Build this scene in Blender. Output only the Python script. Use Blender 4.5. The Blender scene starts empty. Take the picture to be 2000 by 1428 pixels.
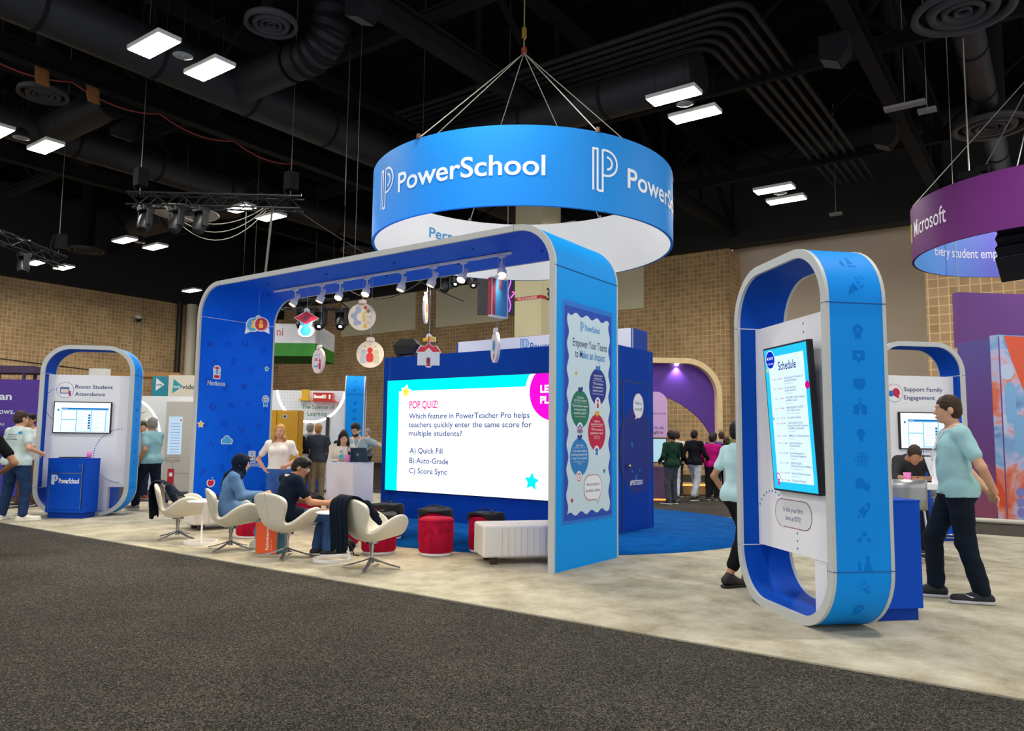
import bpy, bmesh, math, random
import numpy as np
from mathutils import Vector, Matrix
R = math.radians
PI = math.pi
S = bpy.context.scene
COL = S.collection
random.seed(7)
# ------------------------------------------------------------------ camera
def camera():
    h, p, r = R(125.8363), R(5.4543), R(0.6447)
    f = Vector((math.cos(h)*math.cos(p), math.sin(h)*math.cos(p), math.sin(p)))
    rt = Vector((math.sin(h), -math.cos(h), 0))
    up = rt.cross(f)
    cr, sr = math.cos(r), math.sin(r)
    X = rt*cr + up*sr
    Y = up*cr - rt*sr
    Z = -f
    M = Matrix(((X.x, Y.x, Z.x, 4.681), (X.y, Y.y, Z.y, -7.309), (X.z, Y.z, Z.z, 1.5), (0, 0, 0, 1)))
    cd = bpy.data.cameras.new('camera')
    cd.sensor_width = 36; cd.sensor_fit = 'HORIZONTAL'; cd.lens = 1494.39*36/2000
    cd.clip_end = 200
    co = bpy.data.objects.new('camera', cd); COL.objects.link(co)
    co.matrix_world = M
    S.camera = co
camera()
# ------------------------------------------------------------------ world and exposure
LAMP_W = 98.0          # one ceiling high-bay lamp
SPOT_W = 100.0          # one track spot
w = bpy.data.worlds.new('hall_air'); S.world = w; w.use_nodes = True
w.node_tree.nodes['Background'].inputs[0].default_value = (0.95, 0.97, 1.0, 1)
w.node_tree.nodes['Background'].inputs[1].default_value = 0.95
S.view_settings.view_transform = 'Standard'
S.view_settings.look = 'None'
S.view_settings.exposure = 0.28
S.view_settings.gamma = 1.0
S.view_settings.use_curve_mapping = False
# ------------------------------------------------------------------ materials
def lin(c):
    if isinstance(c, str):
        c = c.lstrip('#'); c = [int(c[i:i+2], 16)/255 for i in (0, 2, 4)]
        c = [x/12.92 if x <= .04045 else ((x+.055)/1.055)**2.4 for x in c]
    return tuple(c[:3]) + (1.0,)
_M = {}
def M(col, rough=.6, metal=0.0, emit=0.0, spec=.5, bump=0.0, bscale=60, var=0.0, vscale=4, sheen=0.0, trans=0.0):
    k = (col, rough, metal, emit, spec, bump, bscale, var, vscale, sheen, trans)
    if k in _M: return _M[k]
    m = bpy.data.materials.new('m_%s' % str(col).strip('#')); m.use_nodes = True
    nt = m.node_tree; b = nt.nodes['Principled BSDF']
    c = lin(col)
    b.inputs['Base Color'].default_value = c
    b.inputs['Roughness'].default_value = rough
    b.inputs['Metallic'].default_value = metal
    b.inputs['Specular IOR Level'].default_value = spec
    if sheen:
        b.inputs['Sheen Weight'].default_value = sheen
        b.inputs['Sheen Tint'].default_value = c
    if trans: b.inputs['Transmission Weight'].default_value = trans
    if emit:
        b.inputs['Emission Color'].default_value = c
        b.inputs['Emission Strength'].default_value = emit
        b.inputs['Base Color'].default_value = (c[0]*.2, c[1]*.2, c[2]*.2, 1)
    tc = None
    if bump or var:
        tc = nt.nodes.new('ShaderNodeTexCoord')
    if var:
        n = nt.nodes.new('ShaderNodeTexNoise'); n.inputs['Scale'].default_value = vscale; n.inputs['Detail'].default_value = 5
        nt.links.new(tc.outputs['Object'], n.inputs['Vector'])
        r = nt.nodes.new('ShaderNodeValToRGB')
        r.color_ramp.elements[0].position = .3; r.color_ramp.elements[1].position = .7
        r.color_ramp.elements[0].color = tuple(x*(1-var) for x in c[:3]) + (1,)
        r.color_ramp.elements[1].color = tuple(min(1, x*(1+var)) for x in c[:3]) + (1,)
        nt.links.new(n.outputs['Fac'], r.inputs['Fac']); nt.links.new(r.outputs['Color'], b.inputs['Base Color'])
    if bump:
        n = nt.nodes.new('ShaderNodeTexNoise'); n.inputs['Scale'].default_value = bscale; n.inputs['Detail'].default_value = 3
        nt.links.new(tc.outputs['Object'], n.inputs['Vector'])
        bp = nt.nodes.new('ShaderNodeBump'); bp.inputs['Strength'].default_value = bump; bp.inputs['Distance'].default_value = .02
        nt.links.new(n.outputs['Fac'], bp.inputs['Height']); nt.links.new(bp.outputs['Normal'], b.inputs['Normal'])
    _M[k] = m
    return m
def glow(col, k):      # a surface that gives off light and nothing else
    key = ('g', col, k)
    if key in _M: return _M[key]
    m = bpy.data.materials.new('glow'); m.use_nodes = True; nt = m.node_tree; nt.nodes.clear()
    e = nt.nodes.new('ShaderNodeEmission'); o = nt.nodes.new('ShaderNodeOutputMaterial')
    e.inputs[0].default_value = lin(col); e.inputs[1].default_value = k
    nt.links.new(e.outputs[0], o.inputs[0]); _M[key] = m
    return m
def carpet(name, stops, fine, coarse, cw, bump=.6, grain=0.0):
    m = bpy.data.materials.new(name); m.use_nodes = True; nt = m.node_tree; b = nt.nodes['Principled BSDF']
    b.inputs['Roughness'].default_value = .95; b.inputs['Specular IOR Level'].default_value = .1
    tc = nt.nodes.new('ShaderNodeTexCoord')
    n1 = nt.nodes.new('ShaderNodeTexNoise'); n1.inputs['Scale'].default_value = fine; n1.inputs['Detail'].default_value = 2
    n2 = nt.nodes.new('ShaderNodeTexNoise'); n2.inputs['Scale'].default_value = coarse; n2.inputs['Detail'].default_value = 6; n2.inputs['Roughness'].default_value = .65
    n3 = nt.nodes.new('ShaderNodeTexNoise'); n3.inputs['Scale'].default_value = fine*2.6; n3.inputs['Detail'].default_value = 1
    for n in (n1, n2, n3): nt.links.new(tc.outputs['Object'], n.inputs['Vector'])
    mx = nt.nodes.new('ShaderNodeMix'); mx.data_type = 'FLOAT'; mx.inputs['Factor'].default_value = .45
    nt.links.new(n1.outputs['Fac'], mx.inputs['A']); nt.links.new(n3.outputs['Fac'], mx.inputs['B'])
    if grain:      # yarn tips: one tone per tuft
        vo = nt.nodes.new('ShaderNodeTexVoronoi'); vo.inputs['Scale'].default_value = fine; vo.voronoi_dimensions = '3D'
        nt.links.new(tc.outputs['Object'], vo.inputs['Vector'])
        sc_ = nt.nodes.new('ShaderNodeSeparateColor'); nt.links.new(vo.outputs['Color'], sc_.inputs[0])
        mg_ = nt.nodes.new('ShaderNodeMapRange'); mg_.inputs['To Min'].default_value = .5-grain; mg_.inputs['To Max'].default_value = .5+grain
        nt.links.new(sc_.outputs[0], mg_.inputs['Value']); nt.links.new(mg_.outputs[0], mx.inputs['A'])
    mx2 = nt.nodes.new('ShaderNodeMix'); mx2.data_type = 'FLOAT'; mx2.inputs['Factor'].default_value = cw
    nt.links.new(mx.outputs['Result'], mx2.inputs['A']); nt.links.new(n2.outputs['Fac'], mx2.inputs['B'])
    r = nt.nodes.new('ShaderNodeValToRGB'); e = r.color_ramp.elements
    while len(e) < len(stops): e.new(.5)
    for i, (p, c) in enumerate(stops): e[i].position = p; e[i].color = lin(c)
    nt.links.new(mx2.outputs['Result'], r.inputs['Fac']); nt.links.new(r.outputs['Color'], b.inputs['Base Color'])
    bp = nt.nodes.new('ShaderNodeBump'); bp.inputs['Strength'].default_value = bump; bp.inputs['Distance'].default_value = .012
    nt.links.new(mx.outputs['Result'], bp.inputs['Height']); nt.links.new(bp.outputs['Normal'], b.inputs['Normal'])
    return m
def brick(name, axis, size=.205, c1='#d6b084', c2='#b8956a', mort='#f6d89c'):
    m = bpy.data.materials.new(name); m.use_nodes = True; nt = m.node_tree; b = nt.nodes['Principled BSDF']
    b.inputs['Roughness'].default_value = .8
    tc = nt.nodes.new('ShaderNodeTexCoord'); sp = nt.nodes.new('ShaderNodeSeparateXYZ'); cb = nt.nodes.new('ShaderNodeCombineXYZ')
    nt.links.new(tc.outputs['Object'], sp.inputs[0])
    nt.links.new(sp.outputs['Y' if axis == 'y' else 'X'], cb.inputs['X']); nt.links.new(sp.outputs['Z'], cb.inputs['Y'])
    t = nt.nodes.new('ShaderNodeTexBrick'); t.offset = 0; t.inputs['Scale'].default_value = 1
    t.inputs['Brick Width'].default_value = size; t.inputs['Row Height'].default_value = size
    t.inputs['Mortar Size'].default_value = size*.062; t.inputs['Bias'].default_value = -.1
    t.inputs['Color1'].default_value = lin(c1); t.inputs['Color2'].default_value = lin(c2); t.inputs['Mortar'].default_value = lin(mort)
    nt.links.new(cb.outputs[0], t.inputs['Vector'])
    n = nt.nodes.new('ShaderNodeTexNoise'); n.inputs['Scale'].default_value = .55; n.inputs['Detail'].default_value = 5
    nt.links.new(cb.outputs[0], n.inputs['Vector'])
    r = nt.nodes.new('ShaderNodeValToRGB'); r.color_ramp.elements[0].position = .3; r.color_ramp.elements[0].color = (.72, .72, .72, 1); r.color_ramp.elements[1].position = .7
    nt.links.new(n.outputs['Fac'], r.inputs['Fac'])
    mx = nt.nodes.new('ShaderNodeMix'); mx.data_type = 'RGBA'; mx.blend_type = 'MULTIPLY'; mx.inputs['Factor'].default_value = 1
    nt.links.new(t.outputs['Color'], mx.inputs['A']); nt.links.new(r.outputs['Color'], mx.inputs['B'])
    nt.links.new(mx.outputs['Result'], b.inputs['Base Color'])
    bp = nt.nodes.new('ShaderNodeBump'); bp.inputs['Strength'].default_value = .3; bp.inputs['Distance'].default_value = .01
    nt.links.new(t.outputs['Fac'], bp.inputs['Height']); bp.invert = True
    nt.links.new(bp.outputs['Normal'], b.inputs['Normal'])
    return m
# palette
SKY = M('#069cf4', .55, spec=.15)
SKYD = M('#0592f2', .55, spec=.15)
INK = M('#0064ee', .6, spec=.12)
INKD = M('#004bba', .6, spec=.12)
POD = M('#004cc4', .5, spec=.15)
NAVY = M('#033a9c', .55, spec=.15)
GREY = M('#c4c7c5', .5)
WHITE = M('#f7f7fb', .5)
PAPER = M('#f8f8fb', .55)
TXT = M('#173680', .6)
BLACK = M('#101114', .45)
MATT = M('#0b0b0c', .9, spec=.15)
CHROME = M('#c9ccd0', .18, 1.0)
ALU = M('#8c8f92', .38, 1.0)
LEATH = M('#dcd6c3', .45, bump=.05, bscale=25)
CLOTH = M('#131c2b', .9, spec=.1, sheen=.2)
VELV = M('#b00a35', .8, sheen=.9, var=.35, vscale=14, spec=.2)
# ------------------------------------------------------------------ mesh builder
class MB:
    def __init__(s):
        s.v = []; s.f = []; s.m = []; s.sm = []
    def add(s, vs, fs, m=0, smooth=False):
        o = len(s.v); s.v.extend([tuple(p) for p in vs])
        for f in fs:
            s.f.append(tuple(i+o for i in f)); s.m.append(m); s.sm.append(smooth)
        return s
    def box(s, c, d, m=0, rot=None):
        vs = [Vector((x*d[0]/2, y*d[1]/2, z*d[2]/2)) for x in (-1, 1) for y in (-1, 1) for z in (-1, 1)]
        if rot is not None: vs = [rot @ v for v in vs]
        vs = [v + Vector(c) for v in vs]
        return s.add(vs, [(0, 1, 3, 2), (4, 6, 7, 5), (0, 4, 5, 1), (2, 3, 7, 6), (0, 2, 6, 4), (1, 5, 7, 3)], m)
    def bb(s, x0, x1, y0, y1, z0, z1, m=0):
        return s.box(((x0+x1)/2, (y0+y1)/2, (z0+z1)/2), (x1-x0, y1-y0, z1-z0), m)
    def tube(s, pts, r, n=8, m=0, closed=False, cap=True):
        pts = [Vector(p) for p in pts]; k = len(pts)
        rs = r if isinstance(r, (list, tuple)) else [r]*k
        rings = []; prev = None
        for i, p in enumerate(pts):
            if closed: t = pts[(i+1) % k] - pts[i-1]
            else: t = pts[min(i+1, k-1)] - pts[max(i-1, 0)]
            t.normalize()
            if prev is None:
                a = Vector((0, 0, 1)) if abs(t.z) < .9 else Vector((1, 0, 0))
                u = t.cross(a).normalized()
            else:
                u = (prev - t*prev.dot(t)).normalized()
            prev = u; w_ = t.cross(u)
            rings.append([p + (u*math.cos(2*PI*j/n) + w_*math.sin(2*PI*j/n))*rs[i] for j in range(n)])
        vs = [q for rg in rings for q in rg]; fs = []
        for i in range(k if closed else k-1):
            a = i*n; b = ((i+1) % k)*n
            for j in range(n): fs.append((a+j, a+(j+1) % n, b+(j+1) % n, b+j))
        s.add(vs, fs, m, n > 5)
        if cap and not closed:
            s.add(rings[0], [tuple(range(n))[::-1]], m); s.add(rings[-1], [tuple(range(n))], m)
        return s
    def cyl(s, p0, p1, r0, r1=None, n=20, m=0):
        return s.tube([p0, p1], [r0, r0 if r1 is None else r1], n, m)
    def lathe(s, prof, c=(0, 0, 0), n=32, m=0, smooth=True):
        vs = []; fs = []; k = len(prof)
        for i in range(n):
            a = 2*PI*i/n
            for (r, z) in prof: vs.append((c[0]+r*math.cos(a), c[1]+r*math.sin(a), c[2]+z))
        for i in range(n):
            j = (i+1) % n
            for q in range(k-1): fs.append((i*k+q, j*k+q, j*k+q+1, i*k+q+1))
        return s.add(vs, fs, m, smooth)
    def prism(s, poly, o, ex, ey, n, d, m=0, ms=None):
        o, ex, ey, n = Vector(o), Vector(ex), Vector(ey), Vector(n)
        a = [o + ex*p[0] + ey*p[1] for p in poly]; b = [q + n*d for q in a]; k = len(poly)
        s.add(a, [tuple(range(k))[::-1]], m); s.add(b, [tuple(range(k))], m)
        s.add(a+b, [(i, (i+1) % k, k+(i+1) % k, k+i) for i in range(k)], m if ms is None else ms)
        return s
    def strip(s, A, B, m=0, smooth=True, closed=False):
        k = len(A); n = k if closed else k-1
        return s.add(list(A)+list(B), [(i, (i+1) % k, k+(i+1) % k, k+i) for i in range(n)], m, smooth)
    def grid(s, P, m=0, smooth=True):
        a, b = len(P), len(P[0])
        return s.add([q for r in P for q in r], [(i*b+j, i*b+j+1, (i+1)*b+j+1, (i+1)*b+j) for i in range(a-1) for j in range(b-1)], m, smooth)
    def ball(s, c, r, nu=16, nv=10, m=0):
        rx, ry, rz = (r, r, r) if isinstance(r, (int, float)) else r
        P = []
        for i in range(nv+1):
            t = PI*i/nv
            P.append([(c[0]+rx*math.sin(t)*math.cos(2*PI*j/nu), c[1]+ry*math.sin(t)*math.sin(2*PI*j/nu), c[2]-rz*math.cos(t)) for j in range(nu+1)])
        return s.grid(P, m)
    def build(s, name, mats, parent=None, bevel=0, seg=2, solid=0, subd=0, off=0, weld=False):
        if not isinstance(mats, (list, tuple)): mats = [mats]
        me = bpy.data.meshes.new(name); me.from_pydata(s.v, [], s.f)
        for q in mats: me.materials.append(q)
        me.polygons.foreach_set('material_index', s.m); me.polygons.foreach_set('use_smooth', s.sm); me.update()
        o = bpy.data.objects.new(name, me); COL.objects.link(o)
        if parent is not None: o.parent = parent
        if weld:
            wm = o.modifiers.new('w', 'WELD'); wm.merge_threshold = .0005
        if solid:
            q = o.modifiers.new('s', 'SOLIDIFY'); q.thickness = solid; q.offset = off
        if bevel:
            q = o.modifiers.new('b', 'BEVEL'); q.width = bevel; q.segments = seg; q.limit_method = 'ANGLE'; q.angle_limit = R(40)
        if subd:
            q = o.modifiers.new('u', 'SUBSURF'); q.levels = subd; q.render_levels = subd
        return o
def tag(o, label, cat, group=None):
    o['label'] = label; o['category'] = cat
    if group: o['group'] = group
    return o
def thing(name, label, cat, loc=(0, 0, 0), rz=0, group=None):
    o = bpy.data.objects.new(name, None); COL.objects.link(o); o.empty_display_size = .1
    o.location = loc; o.rotation_euler = (0, 0, rz)
    return tag(o, label, cat, group)
def struct(o):
    o['kind'] = 'structure'; return o
def dup(o, loc=None, rz=None, label=None):
    def cp(q, par):
        c = q.copy(); COL.objects.link(c)
        if par is not None: c.parent = par
        for ch in list(q.children): cp(ch, c)
        return c
    r = cp(o, None)
    if loc is not None: r.location = loc
    if rz is not None: r.rotation_euler = (0, 0, rz)
    if label: r['label'] = label
    return r
# ------------------------------------------------------------------ flat graphics
def circ(cx=0, cy=0, r=.5, n=28, ry=None, a0=0, a1=360):
    ry = r if ry is None else ry
    full = abs(a1-a0) >= 360
    k = n if full else n+1
    return [(cx+r*math.cos(R(a0+(a1-a0)*i/n)), cy+ry*math.sin(R(a0+(a1-a0)*i/n))) for i in range(k)]
def rect(x0, y0, x1, y1): return [(x0, y0), (x1, y0), (x1, y1), (x0, y1)]
def rrect(x0, y0, x1, y1, r, n=6):
    out = []
    for cx, cy, a in ((x1-r, y0+r, -90), (x1-r, y1-r, 0), (x0+r, y1-r, 90), (x0+r, y0+r, 180)):
        out += [(cx+r*math.cos(R(a+90*i/n)), cy+r*math.sin(R(a+90*i/n))) for i in range(n+1)]
    return out
def starp(cx=0, cy=0, r=.5, k=.5, rot=90, n=5):
    return [(cx+(r if i % 2 == 0 else r*k)*math.cos(R(rot+180*i/n)), cy+(r if i % 2 == 0 else r*k)*math.sin(R(rot+180*i/n))) for i in range(2*n)]
def stroke(pts, w_, closed=False):
    out = []; k = len(pts)
    L = []; Rr = []
    for i in range(k):
        p = pts[i]; a = pts[i-1] if (i > 0 or closed) else None; b = pts[(i+1) % k] if (i < k-1 or closed) else None
        def nrm(u, v):
            d = math.hypot(v[0]-u[0], v[1]-u[1]) or 1
            return (-(v[1]-u[1])/d, (v[0]-u[0])/d)
        if a is None: n = nrm(p, b); q = 1
        elif b is None: n = nrm(a, p); q = 1
        else:
            n1 = nrm(a, p); n2 = nrm(p, b); n = (n1[0]+n2[0], n1[1]+n2[1]); d = math.hypot(*n) or 1
            n = (n[0]/d, n[1]/d); q = 1/max(.4, n[0]*n1[0]+n[1]*n1[1])
        L.append((p[0]+n[0]*w_/2*q, p[1]+n[1]*w_/2*q)); Rr.append((p[0]-n[0]*w_/2*q, p[1]-n[1]*w_/2*q))
    for i in range(k if closed else k-1):
        j = (i+1) % k
        out.append([Rr[i], Rr[j], L[j], L[i]])
    return out
def xf(polys, sx=1, dx=0, dy=0, rot=0, sy=None):
    sy = sx if sy is None else sy
    c, s_ = math.cos(R(rot)), math.sin(R(rot))
    return [[((x*c-y*s_)*sx+dx, (x*s_+y*c)*sy+dy) for x, y in p] for p in polys]
_T = {}
def text_geo(t, wt=0.0, res=2):
    k = (t, wt, res)
    if k not in _T:
        cu = bpy.data.curves.new('t', 'FONT'); cu.body = t; cu.size = 1; cu.offset = wt; cu.resolution_u = res
        o = bpy.data.objects.new('t', cu); COL.objects.link(o)
        me = bpy.data.meshes.new_from_object(o.evaluated_get(bpy.context.evaluated_depsgraph_get()))
        v = [(p.co.x, p.co.y) for p in me.vertices]; f = [tuple(p.vertices) for p in me.polygons]
        bpy.data.objects.remove(o); bpy.data.curves.remove(cu); bpy.data.meshes.remove(me)
        _T[k] = (v, f)
    return _T[k]
class Decal:
    """flat graphics laid on a plane (or on fn(x, y, h)); each layer lies a little proud of the last"""
    def __init__(s, o=(0, 0, 0), ex=(1, 0, 0), ey=(0, 0, 1), n=(0, -1, 0), fn=None, step=.0012):
        s.o, s.ex, s.ey, s.n = Vector(o), Vector(ex), Vector(ey), Vector(n)
        s.fn = fn or (lambda x, y, h: s.o + s.ex*x + s.ey*y + s.n*h)
        s.mb = MB(); s.mats = []; s.h = .0006; s.step = min(step, .0012)*.4
    def mi(s, m):
        if m not in s.mats: s.mats.append(m)
        return s.mats.index(m)
    def lay(s, polys, m, up=True):
        if up: s.h += s.step
        i = s.mi(m)
        for k, p in enumerate(polys):
            s.mb.add([s.fn(x, y, s.h+(k % 6)*.00004) for x, y in p], [tuple(range(len(p)))], i)
        return s
    def text(s, t, x, y, h, m, w=None, wt=.005, align='l', up=True):
        """h = capital height; w = exact width; x,y = baseline start (or centre / end)"""
        v, f = text_geo(t, wt, 7 if h > .19 else 3 if h > .06 else 2)
        x0 = min(p[0] for p in v); x1 = max(p[0] for p in v)
        sy = h/.70
        sx = sy if w is None else w/(x1-x0)
        W = (x1-x0)*sx
        ox = {'l': x, 'c': x-W/2, 'r': x-W}[align]
        if up: s.h += s.step
        s.mb.add([s.fn((a-x0)*sx+ox, b*sy+y, s.h) for a, b in v], f, s.mi(m))
        return s
    def build(s, name, parent=None): return s.mb.build(name, s.mats, parent)
# logo: a P monogram of parallel lines, unit height, about .68 wide
def mono(w_=.055):
    P = []
    P += stroke([(.03, .03), (.03, .97), (.14, .97), (.14, .03)], w_)
    P += stroke([(.14, .03), (.27, .03), (.27, .97)], w_)
    P += stroke([(.27, .97)] + [(.36+.30*math.cos(R(a)), .68+.29*math.sin(R(a))) for a in range(90, -91, -12)] + [(.27, .39)], w_)
    P += stroke([(.38, .82)] + [(.38+.14*math.cos(R(a)), .68+.14*math.sin(R(a))) for a in range(84, -85, -14)] + [(.38, .54)], w_)
    return P
# tone-on-tone icons, unit box centred on 0; every one is (polys, holes)
def ic_star(): return [starp(k=.45)], []
def ic_stars(): return [starp(0, .2, .26, .45), starp(-.3, -.16, .22, .45), starp(.3, -.16, .22, .45)], []
def ic_apple():
    b = [(.42*math.cos(R(a))*(1+.10*math.sin(R(a))), -.08+.38*math.sin(R(a))-(.10 if 60 < a < 120 else 0)) for a in range(0, 360, 12)]
    return [b, [(.02, .3), (.2, .5), (.16, .34)]], []
def ic_school():
    return [rect(-.45, -.42, .45, .02), [(-.5, .0), (-.4, .18), (-.2, .18), (0, .36), (.2, .18), (.4, .18), (.5, 0)], rect(-.015, .34, .015, .55), [(.015, .55), (.2, .48), (.015, .42)]], [rrect(-.08, -.42, .08, -.12, .04), circ(0, .08, .06, 12)]
def ic_bulb():
    return [circ(0, 0, .27, 20), rect(-.13, -.4, .13, -.24), rect(-.1, -.5, .1, -.43)] + stroke([(0, .36), (0, .52)], .04) + stroke([(-.34, .22), (-.46, .32)], .04) + stroke([(.34, .22), (.46, .32)], .04), []
def ic_atom():
    P = [circ(0, 0, .09, 12)]
    for a in (0, 60, 120): P += xf(stroke(circ(0, 0, .46, 20, .17), .04, True), 1, rot=a)
    return P, []
def ic_chat():
    return [circ(-.16, .12, .32, 18), [(-.4, -.02), (-.42, -.3), (-.14, -.16)], circ(.26, -.12, .24, 16), [(.36, -.3), (.44, -.5), (.2, -.34)]], []
def ic_rocket():
    P = [[(.45, .5), (.44, .22), (.2, -.14), (-.12, -.26), (-.24, -.12), (-.1, .18), (.2, .44)], [(-.1, .16), (-.36, .04), (-.24, -.1)], [(.16, -.14), (.04, -.4), (-.1, -.28)], [(-.3, -.2), (-.46, -.46), (-.18, -.34)]]
    return P, [circ(.16, .2, .1, 12)]
def ic_flask():
    return [[(.0, .45), (.34, .45), (.3, .36), (.3, .12), (.5, -.42), (-.12, -.42), (.06, .12), (.06, .36)], rrect(-.48, -.42, -.26, .1, .1), [(-.4, .2), (-.3, .16), (-.26, .28)]], []
def ic_popper():
    P = [[(-.46, -.46), (-.2, .14), (.14, -.2)]]
    for x, y in ((-.02, .42), (.2, .18), (.42, .05), (.38, .4), (.2, .48)): P.append(circ(x, y, .045, 8))
    P += stroke([(.02, .12), (.08, .3), (.18, .34)], .04) + stroke([(.16, 0), (.3, -.02), (.36, -.14)], .04)
    return P, stroke([(-.33, -.12), (-.12, -.33)], .05)
def ic_badge():
    g = [((.36 if i % 2 else .31)*math.cos(R(i*15)), .12+(.36 if i % 2 else .31)*math.sin(R(i*15))) for i in range(24)]
    return [g, [(-.2, -.1), (-.2, -.5), (0, -.38), (.2, -.5), (.2, -.1)]], [starp(0, .12, .17, .45)]
def ic_heart():
    h = [(.02*16*math.sin(t)**3*.5, .02*(13*math.cos(t)-5*math.cos(2*t)-2*math.cos(3*t)-math.cos(4*t))*.5+.08) for t in [2*PI*i/20 for i in range(20)]]
    return [rect(-.4, -.22, .4, .4), [(-.12, -.22), (0, -.44), (.12, -.22)]], [h]
def ic_book(): return [rect(-.36, -.45, .36, .45)], stroke([(-.2, -.45), (-.2, .45)], .05)
ICONS = [ic_rocket, ic_popper, ic_badge, ic_heart, ic_apple, ic_school, ic_bulb, ic_atom, ic_chat, ic_stars, ic_flask, ic_book]
def icon(d, fn, x, y, s, m, base, rot=0):
    P, H = fn()
    d.lay(xf(P, s, x, y, rot), m, False)
    if H:
        h = d.h; d.h += d.step*.8; d.lay(xf(H, s, x, y, rot), base, False); d.h = h
# ------------------------------------------------------------------ smooth solids for bodies, clothes and soft goods
def surfnets(F, org, h):
    S = F < 0
    nx, ny, nz = F.shape
    c = [S[i:nx-1+i, j:ny-1+j, k:nz-1+k] for i in (0, 1) for j in (0, 1) for k in (0, 1)]
    any_ = c[0].copy(); all_ = c[0].copy()
    for q in c[1:]: any_ |= q; all_ &= q
    act = np.argwhere(any_ & ~all_)
    if len(act) == 0: return [], []
    I, J, K = act.T
    corner = {}
    for i in (0, 1):
        for j in (0, 1):
            for k in (0, 1): corner[(i, j, k)] = F[I+i, J+j, K+k]
    acc = np.zeros((len(act), 3)); cnt = np.zeros(len(act))
    for a in corner:
        for ax in range(3):
            if a[ax] == 1: continue
            b = list(a); b[ax] = 1; b = tuple(b)
            fa, fb = corner[a], corner[b]
            x = (fa < 0) != (fb < 0)
            t = np.where(x, fa/np.where(x, fa-fb, 1), 0)
            p = np.zeros((len(act), 3)); p[:] = a; p[:, ax] += t
            acc += np.where(x[:, None], p, 0); cnt += x
    V = (acc/cnt[:, None] + act)*h + np.array(org)
    idx = -np.ones((nx-1, ny-1, nz-1), dtype=np.int64); idx[I, J, K] = np.arange(len(act))
    Q = []
    for ax in range(3):
        sl0 = [slice(1, -1)]*3; sl1 = [slice(1, -1)]*3
        sl0[ax] = slice(0, -1); sl1[ax] = slice(1, None)
        A = S[tuple(sl0)]; B = S[tuple(sl1)]
        e = np.argwhere(A != B)
        if len(e) == 0: continue
        fl = A[tuple(e.T)]
        e = e + np.array([0 if q == ax else 1 for q in range(3)])
        u, v = [(1, 2), (2, 0), (0, 1)][ax]
        def at(du, dv):
            q = e.copy(); q[:, u] -= du; q[:, v] -= dv
            return idx[q[:, 0], q[:, 1], q[:, 2]]
        q = np.stack([at(1, 1), at(0, 1), at(0, 0), at(1, 0)], 1)
        q[~fl] = q[~fl][:, ::-1]
        Q.append(q)
    Q = np.concatenate(Q); Q = Q[(Q >= 0).all(1)]
    return V, Q
def nv(v):
    v = np.array(v, float); return v/(np.linalg.norm(v) or 1)
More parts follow.
